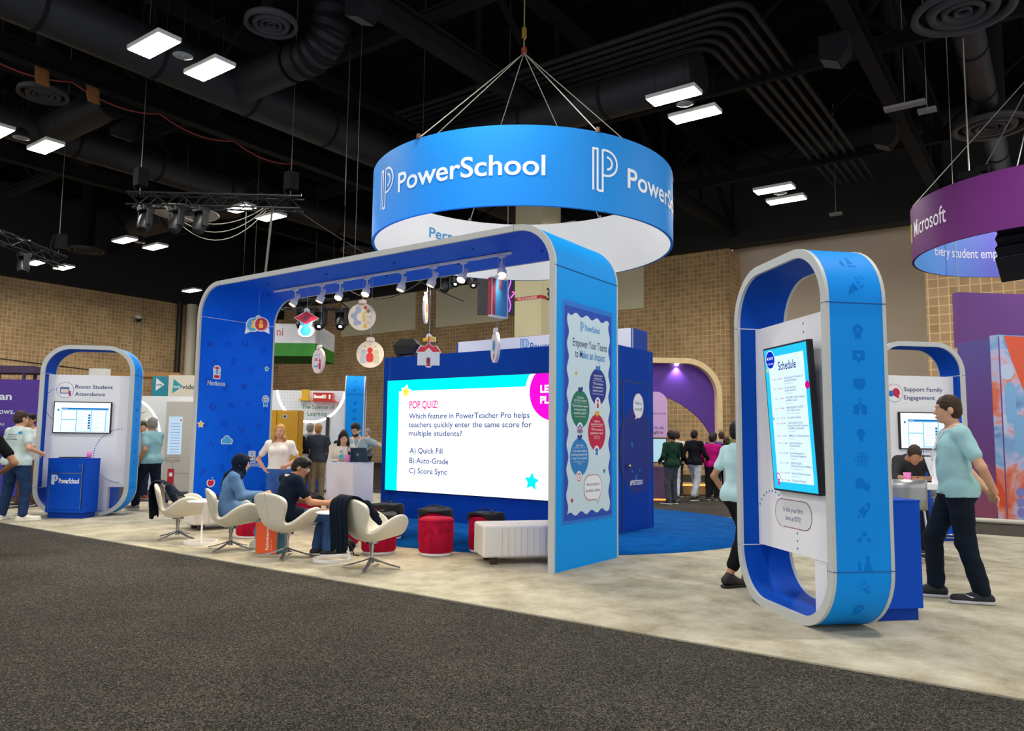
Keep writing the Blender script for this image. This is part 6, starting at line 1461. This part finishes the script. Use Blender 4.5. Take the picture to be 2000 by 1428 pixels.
# neon panel high behind the arch
np_ = thing('neon_panel', 'dark panel with blue and violet neon tubes next to the column', 'neon sign', (-11.42, 14.36, 0), R(36)); m = MB(); m.bb(-.9, .46, 0, .15, 5.9, 7.5); m.build('panel', M('#22252e', .5), np_)
m = MB(); m.tube([(-.12, -.03, 6.05), (-.10, -.03, 6.6), (-.16, -.03, 6.62), (-.2, -.03, 6.05)], .03, 6); m.tube([(-.18, -.03, 6.62), (-.26, -.03, 6.95), (-.05, -.03, 7.02), (-.02, -.03, 6.65)], .03, 6); m.build('blue_tube', glow('#2a7cff', 3), np_)
m = MB(); m.tube([(.24+.05*math.sin(i*.9), -.03, 6.0+.13*i) for i in range(10)], .022, 6); m.build('violet_tube', glow('#9a4cff', 3), np_); m = MB(); m.tube([(.30, -.03, 6.5), (.44, -.03, 6.7), (.34, -.03, 6.72)], .02, 6); m.build('pink_tube', glow('#ff4fc8', 3), np_)
m = MB(); m.tube([(-.2, .1, 7.5), (-.2, .1, 14)], .01, 5); m.build('hanging_cable', BLACK, np_)
# purple arch of the booth at right centre
ag = thing('booth_gateway', 'light wood gateway with a purple curved lining behind the crowd', 'gateway', (-3.86, 15.63, 0), R(35.8)); OAK = M('#e6cb96', .5, var=.08, vscale=5)
r0 = 1.15; H0, W0 = 4.05, 3.65
def gpath(o): return [(-o, 0), (-o, 2.0)] + [(-o-(r0-o)+(r0-o)*math.cos(R(90*i/12)), H0-r0+(r0-o)*math.sin(R(90*i/12))) for i in range(13)] + [(-W0, H0-o)]
A, B = gpath(0), gpath(.16)
band(A, B, 0, .9, 'wood_frame', OAK, ag)
Bp = gpath(.16); P = [(x, z) for x, z in Bp[1:]]; Q = [(-.16-2.9+2.9*math.cos(R(a_)), 1.05+2.05*math.sin(R(a_))) for a_ in range(4, 95, 6)]; Q.append((-W0, 3.1))
m = MB(); m.prism([(-.16, 1.15)]+P+Q[::-1], (0, .42, 0), (1, 0, 0), (0, 0, 1), (0, -1, 0), .1); m.build('purple_lining', M('#5a2f9a', .55), ag)
d = Decal((0, -.0, 0)); d.text('Level', -.14, 1.78, .09, M('#3a2a3a', .6), .12, .01); d.build('lettering', ag)
for x in (-1.35, -2.6):
    m = MB(); m.cyl((x, .25, H0-.17), (x, .25, H0-.21), .06, n=16); m.build('downlight', glow('#fff4e8', 12), ag)
    ld = bpy.data.lights.new('downlight', 'SPOT'); ld.energy = 60; ld.color = (.93, .85, 1); ld.spot_size = R(110); ld.spot_blend = .8; ld.shadow_soft_size = .05
    lo = bpy.data.objects.new('downlight', ld); COL.objects.link(lo); lo.parent = ag; lo.location = (x, .25, H0-.24)
pk_ = thing('standing_sign', 'pale lilac round-topped sign with a screen under it, right of the quiz room', 'sign', (-3.30, 10.35, 0), R(35.8)); m = MB(); m.prism([(-.9, 1.58)]+[(-.0, 1.58)]+[(-.28+.28*math.cos(R(a_)), 2.42+.28*math.sin(R(a_))) for a_ in range(0, 91, 10)]+[(-.9, 2.70)], (0, 0, 0), (1, 0, 0), (0, 0, 1), (0, 1, 0), .1); m.build('board', M('#d3a9d6', .5), pk_)
d = Decal((0, 0, 0)); d.text('Companion Corner', -.04, 2.14, .045, TXT, .48, .008, 'r'); d.text('built in, so', -.10, 1.78, .075, M('#23203a', .6), .42, .012, 'r', False); d.text('brought in.', -.10, 1.66, .075, M('#23203a', .6), .40, .012, 'r', False); d.build('lettering', pk_)
m = MB(); m.bb(-.9, -.03, -.04, .06, .95, 1.55); s2 = m.build('display', BLACK, pk_); m = MB(); m.bb(-.88, -.05, -.045, -.04, .97, 1.53); m.build('screen', glow('#b4dcea', .8), s2)
m = MB(); m.bb(-1.2, .05, -.1, .4, 0, .85); m.build('counter_body', M('#6d4f70', .5), pk_); m = MB(); m.bb(-1.2, .05, -.11, -.1, .04, .08); m.build('glow_strip', glow('#ff8a3c', 2.0), pk_)
cw = thing('low_plinth', 'low wooden plinth with an orange glow under the crowd', 'plinth', (-3.3, 13.2, 0), R(35.8)); m = MB(); m.bb(-1.4, 1.2, 0, .5, .02, .32); m.build('body', M('#b98d5a', .5), cw); m = MB(); m.bb(-1.4, 1.2, -.01, 0, .26, .3); m.build('glow_strip', glow('#ffb45c', 1.5), cw)
# purple booth with mural at right
pw, L = wallpanel('booth_wall', 'violet booth wall fading to coral, behind the standing man', 'booth wall', (2.86, 11.75), (3.66, 10.84), 0, 3.66, gradmat('violet_fade', [(0, '#9a4f66'), (.35, '#6b3a80'), (1, '#5b51a0')], 'Z', 0, 3.66), .03)
def mural():
    m_ = bpy.data.materials.new('mural'); m_.use_nodes = True; nt = m_.node_tree; p = nt.nodes['Principled BSDF']; p.inputs['Roughness'].default_value = .5
    tc = nt.nodes.new('ShaderNodeTexCoord'); n = nt.nodes.new('ShaderNodeTexNoise'); n.inputs['Scale'].default_value = 1.1; n.inputs['Detail'].default_value = 2.5; n.inputs['Distortion'].default_value = 1.2
    mp = nt.nodes.new('ShaderNodeMapping'); mp.inputs['Location'].default_value = (3.1, 0, .4)
    r = nt.nodes.new('ShaderNodeValToRGB'); nt.links.new(tc.outputs['Object'], mp.inputs[0]); nt.links.new(mp.outputs[0], n.inputs['Vector']); nt.links.new(n.outputs['Fac'], r.inputs['Fac'])
    e = r.color_ramp.elements
    for q in range(3): e.new(.5)
    for i, (q, c) in enumerate(((.30, '#6a5fb8'), (.43, '#7fb2e0'), (.52, '#c9c3e6'), (.60, '#e88f7a'), (.70, '#e2552c'))): e[i].position = q; e[i].color = lin(c)
    nt.links.new(r.outputs['Color'], p.inputs['Base Color']); return m_
mu, L = wallpanel('mural_wall', 'painted mural wall of orange and blue rounded shapes at the right edge', 'mural', (3.66, 10.84), (5.6, 13.0), 0, 3.70, mural(), .2)
d = Decal((0, 0, 0)); BL = M('#7fb6e6', .5); d.lay([rrect(.10, 1.9, .36, 2.75, .13), rrect(.28, 1.3, .55, 2.1, .13)], BL); d.lay([circ(.18, 2.95, .16, 20), rrect(.02, 1.7, .12, 2.1, .05)], M('#c3d4ee', .5)); d.lay([[(.14, 3.68), (.9, 3.68), (.9, 2.2), (.55, 2.6), (.3, 3.2)]], M('#e4572f', .5)); d.lay([circ(.35+.17*(i % 5), .15+.2*(i//5), .1, 9) for i in range(15)], M('#8a86cf', .5)); d.build('mural_shapes', mu)
hp, L = wallpanel('ceiling_banner', 'violet square panel hung high at the right edge', 'hanging sign', (2.55, 15.82), (4.4, 17.5), 4.05, 5.50, M('#6c3d86', .55), .25)
m = MB(); m.tube([(.05, .1, 5.5), (.05, .1, 14)], .01, 5); m.tube([(L-.1, .1, 5.5), (L-.1, .1, 14)], .01, 5); m.build('hanging_cable', WIRE, hp)
m = MB(); m.tube([(3.2, 9.9, .05), (6.4, 9.9, .05)], .05, 8); tag(m.build('floor_cable_cover', M('#c9c4b4', .6)), 'pale edge strip on the aisle carpet before the mural', 'strip')
# ================================================================== people
def P_(**k): return k
# standing man at right: profile to the left, hands clasped behind his back, mid-stride
def shirt_print(t, I):      # words on the back of a tee, laid on the cloth
    F, lo, h = I['shirt'].F, I['shirt'].lo, I['shirt'].h
    def fn(x, y, hh):
        p = np.array([x, -.32, y])
        for _ in range(80):
            q = np.round((p-lo)/h).astype(int)
            if (q >= 0).all() and (q < F.shape).all() and F[tuple(q)] < .006: break
            p[1] += .004
        return (p[0], p[1]-.004, p[2])
    z = I['J']['che'][2]; d = Decal(fn=fn); c = M('#2d4a66', .8)
    for s_, q, w_ in (('Solutions', .06, .2), ('for Every', .02, .17), ('K-12 Priority', -.02, .24)): d.text(s_, 0, z+q, .024, c, w_, .008, 'c', False)
    d.lay([circ(.14, z+.10, .028, 14)], M('#1f9bd0', .8)); d.lay([circ(-.15, z-.08, .030, 14)], M('#1d3f86', .8)); d.build('shirt_print', t)
def swoosh(t, I):
    for sd_, q in ((-1, 'L'), (1, 'R')):
        A, T = I['J']['a'+q], I['J']['t'+q]; dd = nv((T-A)*[1, 1, 0]); n = nv(np.cross(dd, [0, 0, 1]))*sd_
        c = A*.5+T*.5; c[2] = A[2]-.035
        d = Decal(tuple(c+n*.050), tuple(dd), (0, 0, 1), tuple(n)); d.lay([[(-.075, .028), (-.06, .002), (-.03, -.010), (.0, -.006), (.075, .032), (.0, .008), (-.03, .004), (-.055, .012)]], M('#e9ecee', .5)); d.build('shoe_mark', t)
person('man in a pale aqua tee and navy trousers standing in profile, hands clasped behind', (3.80, 1.25, ZC), R(110), H=1.95, skin='fair', hair=('short', 'brown'), top=('#a5d3d6', 'short'), pants=('#141d2b', 'long'), shoes='#10161f', sole='#cfd0d2', h=.0085, belly=.015, girth=.98, eyes=True,
       pose=P_(look=(0, 1, -.03), hea=(0, .045, 1.63), nec=(0, -.005, 1.47), che=(0, .01, 1.31), eL=(-.255, -.13, 1.14), eR=(.255, -.13, 1.14), wL=(-.06, -.275, .93), wR=(.07, -.285, .90), fL=(.8, -.2, -.5), fR=(-.8, -.3, -.45), nL=(0, 1, 0), nR=(0, 1, 0),
               aL=(-.10, -.14, .085), kL=(-.10, -.03, .5), tL=(-.11, .04, .03), kR=(.10, .17, .52), aR=(.11, .16, .10), tR=(.12, .33, .03)), extras=both(lanyard('#e8ecf0', .25), swoosh))
# left man from behind
person('man seen from behind in a pale printed tee and jeans beside the left kiosk', (-9.97, -1.52, ZC), R(20), H=1.86, skin='fair', hair=('short', 'brown'), top=('#cfe0dc', 'short'), pants=('#243a5c', 'long'), shoes='#efe6d2', sole='#f3ecdc', h=.011, girth=1.2, belly=.02,
       pose=P_(hL=(-.10, 0, .93), hR=(.10, 0, .93), kL=(-.19, .03, .5), aL=(-.23, -.02, .085), tL=(-.27, .14, .03), kR=(.17, .03, .5), aR=(.20, -.02, .085), tR=(.32, .12, .03), eR=(.30, -.08, 1.16), wR=(.27, .17, 1.08), eL=(-.28, -.03, 1.14), wL=(-.25, .18, 1.02), look=(.25, 1, 0)), extras=both(shirt_print, lanyard('#e9e4e0')))
person('person in a black tee at the left picture edge, only the bent arm showing', (-6.20, -3.45, 0), R(60), H=1.74, skin='tan', hair=('short', 'black'), top=('#15171c', 'short'), pants=('#1b2029', 'long'), shoes='#222222', h=.012, pose=P_(eR=(.40, -.10, 1.14), wR=(.24, .12, 1.02)))
person('smiling man in a black flat cap and white shirt behind the left kiosk', (-12.81, -.2, .0), R(220), H=1.90, skin='tan', hair=('short', 'black'), top=('#e8e6e2', 'short'), pants=('#6b4a38', 'long'), shoes='#3a2a20', h=.0125, pose=P_(wL=(-.12, .22, 1.1), wR=(.12, .22, 1.1), eL=(-.27, .02, 1.15), eR=(.27, .02, 1.15)), eyes=True,
       extras=both(glasses(), lambda t, I: Solid().ell(I['hp'](0, .01, .085), np.array([.1, .125, .045]), [I['hr'], I['hf'], I['hu']]).cap(I['hp'](-.05, .10, .065), I['hp'](.05, .10, .065), .02).build('flat_cap', M('#1c1b1d', .8), t, .01)))
person('grey haired person behind the shoulder of the man at far left', (-13.6, .1, 0), R(100), H=1.74, skin='fair', hair=('short', 'grey'), top=('#2b2d33', 'long'), pants=('#2a2622', 'long'), shoes='#5a3a30', h=.018)
# walkers between kiosk and arch
person('walker in a pale teal tee and dark jeans between the left kiosk and the arch', (-10.05, .90, ZC), R(105), H=1.82, skin='tan', hair=('short', 'grey'), top=('#8fb9bd', 'short'), pants=('#141c2a', 'long'), shoes='#8b8078', h=.0125, belly=.03, girth=1.1,
       pose=P_(kL=(-.10, .20, .52), aL=(-.10, .22, .10), tL=(-.11, .38, .04), kR=(.10, -.06, .5), aR=(.10, -.30, .14), tR=(.11, -.14, .035), eL=(-.26, -.12, 1.14), wL=(-.26, .05, .93), eR=(.26, .08, 1.14), wR=(.2, .28, 1.05)))
person('man in a grey shirt mostly hidden by the left kiosk edge', (-12.85, 2.22, 0), R(250), H=1.78, skin='tan', hair=('short', 'black'), top=('#9a9d9f', 'short'), pants=('#1e2a44', 'long'), shoes='#7a3c22', h=.016)
# seated woman and man
SIT = P_(pel=(0, -.06, .50), wai=(0, -.075, .64), che=(0, -.03, .83), nec=(0, .02, .985), hea=(0, .075, 1.115), sL=(-.175, .0, .945), sR=(.175, .0, .945), eL=(-.22, .08, .70), eR=(.22, .08, .70), wL=(-.10, .28, .66), wR=(.10, .28, .66),
         hL=(-.09, -.03, .50), hR=(.09, -.03, .50), kL=(-.11, .40, .50), kR=(.11, .40, .50), aL=(-.11, .42, .085), aR=(.11, .42, .085), tL=(-.12, .58, .03), tR=(.12, .58, .03))
def hijab(t, I):
    hp, s_ = I['hp'], I['s']; HF = [I['hr'], I['hf'], I['hu']]; n = I['J']['nec']
    B = Solid(); B.ell(hp(0, -.012, .025), np.array([.100, .118, .115])*s_, HF, .03); B.cap(hp(0, .0, -.09), n, .085*s_, .095*s_, .05); B.cap(n+np.array([-.11, .02, -.03]), n+np.array([.11, .02, -.03]), .055*s_, None, .05)
    B.cap(n+np.array([-.02, -.10, -.02]), n+np.array([-.09, -.15, -.14]), .06*s_, .045*s_, .05); B.cap(n+np.array([-.09, -.15, -.14]), n+np.array([-.12, -.18, -.22]), .045*s_, .02*s_, .03)
    B.ell(hp(0, .125, -.025), np.array([.056, .085, .090])*s_, HF, .012, sub=True); B.build('headscarf', M('#101d31', .85, spec=.15), t, .008, wob=.004, wscale=38)
p1 = dict(SIT); p1.update(look=(.15, 1, -.12), wL=(-.12, .36, .70), wR=(.08, .36, .72), eR=(.23, .10, .70), kR=(.06, .42, .50), aR=(.05, .40, .10), tR=(.06, .56, .045), kL=(-.10, .40, .50), aL=(-.10, .30, .09), tL=(-.10, .46, .03))
person('woman in a navy headscarf and denim blue shirt seated in profile', (-4.241, -1.172, ZC), R(-38), H=1.75, skin='fair', hair=('none', ''), top=('#5c7fa8', 'long'), pants=('#7f9cc6', 'crop'), shoes='#ece7df', sole='#f2eee6', h=.0085, girth=.95, pose=p1, eyes=True, extras=hijab, hem=-.10)
p2 = dict(SIT); p2.update(hea=(.03, .12, 1.095), nec=(0, .045, .975), che=(0, .0, .83), look=(.62, .8, -.42), eR=(.27, .14, .68), wR=(.24, .38, .655), wL=(.12, .42, .65), eL=(-.22, .16, .68), kR=(.24, .42, .52), aR=(.26, .40, .09), tR=(.32, .56, .035), kL=(.04, .45, .51), aL=(.10, .34, .09), tL=(.14, .50, .035), fR=(-.2, 1, .2))
def held_lanyard(t, I):
    m = MB(); n = I['J']['nec']; pts = [n+np.array([.092*math.cos(a), -.025+.090*math.sin(a), .022-.004*math.sin(a)]) for a in [PI*1.0+PI*i/16 for i in range(17)]]
    m.strip([tuple(p+np.array([0, 0, -.014])) for p in pts], [tuple(p*[1, 1, 1]+np.array([0, .006, .014])) for p in pts]); m.build('lanyard', M('#ece9e2', .6), t, solid=.004)
person('man with black hair and glasses in a navy shirt seated, looking down at a phone', (-3.188, -1.102, ZC), R(-14), H=1.75, skin='tan', hair=('volume', 'black'), top=('#0d1a2c', 'short'), pants=('#33507c', 'long'), shoes='#15171b', sole='#e6e2d9', h=.0085, girth=1.02, pose=p2, eyes=True, extras=both(glasses('#c9d4da'), held_lanyard), hem=-.09)
a_ = R(-14); hx, hy = .19, .47
t = thing('phone', 'black phone held in the seated man\'s hands', 'phone', (-3.188+hx*math.cos(a_)-hy*math.sin(a_), -1.102+hx*math.sin(a_)+hy*math.cos(a_), ZC+.665), R(-14))
m = MB(); m.box((0, 0, 0), (.075, .15, .009), rot=Matrix.Rotation(R(35), 3, 'X')); m.build('phone_case', BLACK, t)
# blonde woman and the pair at the counter
person('blonde woman in a white tee standing hand on hip by the arch leg', (-5.55, .52, ZC), R(214), H=1.67, skin='rosy', hair=('long', 'blond'), top=('#f0e9e2', 'short'), pants=('#3b62a8', 'long'), shoes='#d9d5ca', h=.0095, fem=True, girth=1.02, eyes=True, hem=.06,
       pose=P_(eR=(.40, -.12, 1.16), wR=(.21, .03, .98), fR=(-.6, .5, -.4), eL=(-.30, -.06, 1.18), wL=(-.20, .16, 1.08), look=(-.08, 1, .02)))
person('dark haired woman in a cream jacket leaning over the laptop at the white counter', (-5.66, 1.93, ZC), R(238), H=1.63, skin='fair', hair=('long', 'black'), top=('#eadfcb', 'long'), pants=('#2a2a30', 'long'), shoes='#2a2522', h=.0105, fem=True, eyes=True,
       pose=P_(che=(0, .06, 1.29), nec=(0, .08, 1.44), hea=(0, .15, 1.575), look=(.05, 1, -.35), sL=(-.18, .06, 1.39), sR=(.18, .06, 1.39), eL=(-.24, .12, 1.13), eR=(.24, .12, 1.13), wL=(-.12, .36, 1.16), wR=(.12, .36, 1.16)))
person('bearded man in a grey tee and lanyard leaning beside the woman at the laptop', (-5.99, 2.58, ZC), R(222), H=1.74, skin='fair', hair=('volume', 'dkbrown'), top=('#9aa6ab', 'short'), pants=('#23304a', 'long'), shoes='#35302a', h=.0105, eyes=True, girth=1.08,
       pose=P_(look=(.25, 1, -.25), hea=(.02, .06, 1.62), eL=(-.40, -.04, 1.35), wL=(-.42, -.28, 1.33), eR=(.25, .02, 1.14), wR=(.18, .24, 1.05)),
       extras=both(glasses(), lanyard('#efe9ea', .3), lambda t, I: Solid().ell(I['hp'](0, .035, -.075), np.array([.060, .060, .048]), [I['hr'], I['hf'], I['hu']]).ell(I['hp'](0, .10, -.066), np.array([.03, .012, .010]), [I['hr'], I['hf'], I['hu']], sub=True).cut(I['hp'](0, 0, -.042), I['hu']).build('beard', M('#2b1f18', .8), t, .007)))
# people beyond the arch
for lab, x, y, rz, H, sk, hr_, tp, pn in (
    ('man in dark shirt and khaki trousers seen from behind before the pegboard', -9.36, 4.50, 40, 1.78, 'tan', ('short', 'blond'), ('#3f4650', 'mid'), ('#8a7a60', 'long')),
    ('person in a dark shirt and black trousers left of the man in khaki trousers', -9.62, 4.02, 50, 1.76, 'brown', ('short', 'black'), ('#23262c', 'mid'), ('#2a2421', 'long')),
    ('person with short grey hair facing the pegboard wall', -9.95, 4.75, 30, 1.80, 'fair', ('short', 'grey'), ('#8c9196', 'short'), ('#7a6c56', 'long')),
    ('dark haired person in black behind the woman at the laptop', -9.05, 5.0, 20, 1.64, 'fair', ('bob', 'dkbrown'), ('#2b2226', 'long'), ('#22242a', 'long')),
    ('man with glasses in white far behind the bearded man', -12.5, 8.6, 230, 1.74, 'brown', ('short', 'black'), ('#e9e7e4', 'long'), ('#31394a', 'long')),
    ('person in black next to the bearded man by the quiz wall', -9.3, 7.15, 120, 1.62, 'tan', ('short', 'black'), ('#15171b', 'short'), ('#2c3a55', 'long')),
    ('person in grey far behind, against the brick wall', -13.4, 9.9, 160, 1.76, 'fair', ('short', 'grey'), ('#777c82', 'long'), ('#23262c', 'long')),
    ('woman in a plaid sleeve behind the corner of the quiz wall', -9.1, 6.75, 100, 1.72, 'brown', ('short', 'dkbrown'), ('#6c4a46', 'long'), ('#2a2e38', 'long'))):
    person(lab, (x, y, 0.0 if y > 7 else ZC), R(rz), 'visitors beyond the arch opening', H=H, skin=sk, hair=hr_, top=tp, pants=pn, shoes='#3a342e', h=.0145, pose=P_(eR=(.28, .02, 1.15), wR=(.16, .22, 1.06), eL=(-.26, 0, 1.14), wL=(-.18, .2, 1.0)))
# crowd by the purple gateway
WALK = P_(kL=(-.10, .18, .52), aL=(-.10, .20, .10), tL=(-.11, .36, .04), kR=(.10, -.04, .5), aR=(.10, -.24, .12), tR=(.11, -.09, .03), eL=(-.25, -.14, 1.14), wL=(-.24, .02, .92), eR=(.25, .08, 1.14), wR=(.22, .28, 1.02))
for lab, x, y, rz, H, sk, hr_, tp, pn, walk in (
    ('woman with a hair bun in a black top and white trousers in the crowd', -3.45, 11.0, 20, 1.70, 'tan', ('bun', 'dkbrown'), ('#1e2422', 'long'), ('#d6d8da', 'long'), 1),
    ('person in a white top behind the woman with the bun', -3.75, 11.9, 60, 1.74, 'fair', ('short', 'brown'), ('#d9d8d0', 'short'), ('#3b3f4a', 'long'), 0),
    ('person in a black jacket and pale grey trousers in the middle of the crowd', -2.98, 11.25, -10, 1.76, 'brown', ('short', 'black'), ('#17191d', 'long'), ('#bfc6d0', 'long'), 1),
    ('person in a magenta top in the crowd before the gateway', -2.66, 11.6, 30, 1.66, 'tan', ('short', 'black'), ('#c4177a', 'long'), ('#24242a', 'long'), 0),
    ('second person in a bright pink top at the right of the crowd', -2.45, 12.1, 10, 1.60, 'fair', ('bob', 'brown'), ('#e32a8e', 'short'), ('#1d1d22', 'long'), 1),
    ('person in a violet top behind the magenta one', -3.1, 12.9, 0, 1.72, 'dark', ('short', 'black'), ('#5a3a8a', 'long'), ('#2a2a30', 'long'), 0),
    ('person in dark green beside the lilac sign', -2.95, 9.75, 70, 1.72, 'brown', ('short', 'black'), ('#1d3a2a', 'long'), ('#4a4e58', 'long'), 0),
    ('person in grey at the back of the crowd under the gateway', -3.3, 14.0, 40, 1.75, 'fair', ('short', 'brown'), ('#8f8c92', 'long'), ('#33343c', 'long'), 0),
    ('person in pale blue with dark hair at the gateway post', -1.65, 11.3, 200, 1.78, 'fair', ('short', 'brown'), ('#86b4cf', 'short'), ('#6f6a6a', 'long'), 0)):
    person(lab, (x, y, 0), R(rz), 'crowd by the purple gateway', H=H, skin=sk, hair=hr_, top=tp, pants=pn, shoes='#2c2a2c', h=.0155, pose=WALK if walk else P_(eR=(.27, .02, 1.15), wR=(.15, .22, 1.08), eL=(-.26, 0, 1.14), wL=(-.2, .18, 1.02)))
plant('yellow-green plant among the crowd before the gateway', -2.2, 11.95, .98, 1.5, 5, '#d7d7d7')
m = MB(); m.bb(-2.42, -1.98, 11.75, 12.15, 0, .98); tag(m.build('plinth', M('#c9bfc4', .5)), 'pale plinth carrying the yellow-green plant', 'plinth')
person('person walking in a pale aqua tee and black trousers, half behind the schedule kiosk', (1.86, .72, ZC), R(-30), H=1.70, skin='tan', hair=('short', 'black'), top=('#bfe0e2', 'short'), pants=('#141314', 'crop'), shoes='#241a17', sole='#1d1614', h=.0095, fem=True, pose=WALK)
person('person in dark grey bending over the high table behind the schedule kiosk', (3.02, 3.98, ZC), R(195), H=1.72, skin='tan', hair=('short', 'brown'), top=('#3a3a3d', 'long'), pants=('#20242c', 'long'), shoes='#2a2a2a', h=.011,
       pose=P_(pel=(0, -.12, .95), wai=(0, -.06, 1.07), che=(0, .10, 1.22), nec=(0, .22, 1.31), hea=(0, .34, 1.36), look=(0, 1, -.6), sL=(-.18, .18, 1.28), sR=(.18, .18, 1.28), eL=(-.24, .26, 1.06), eR=(.24, .26, 1.06), wL=(-.1, .46, 1.06), wR=(.1, .46, 1.06), hL=(-.09, -.12, .93), hR=(.09, -.12, .93)))
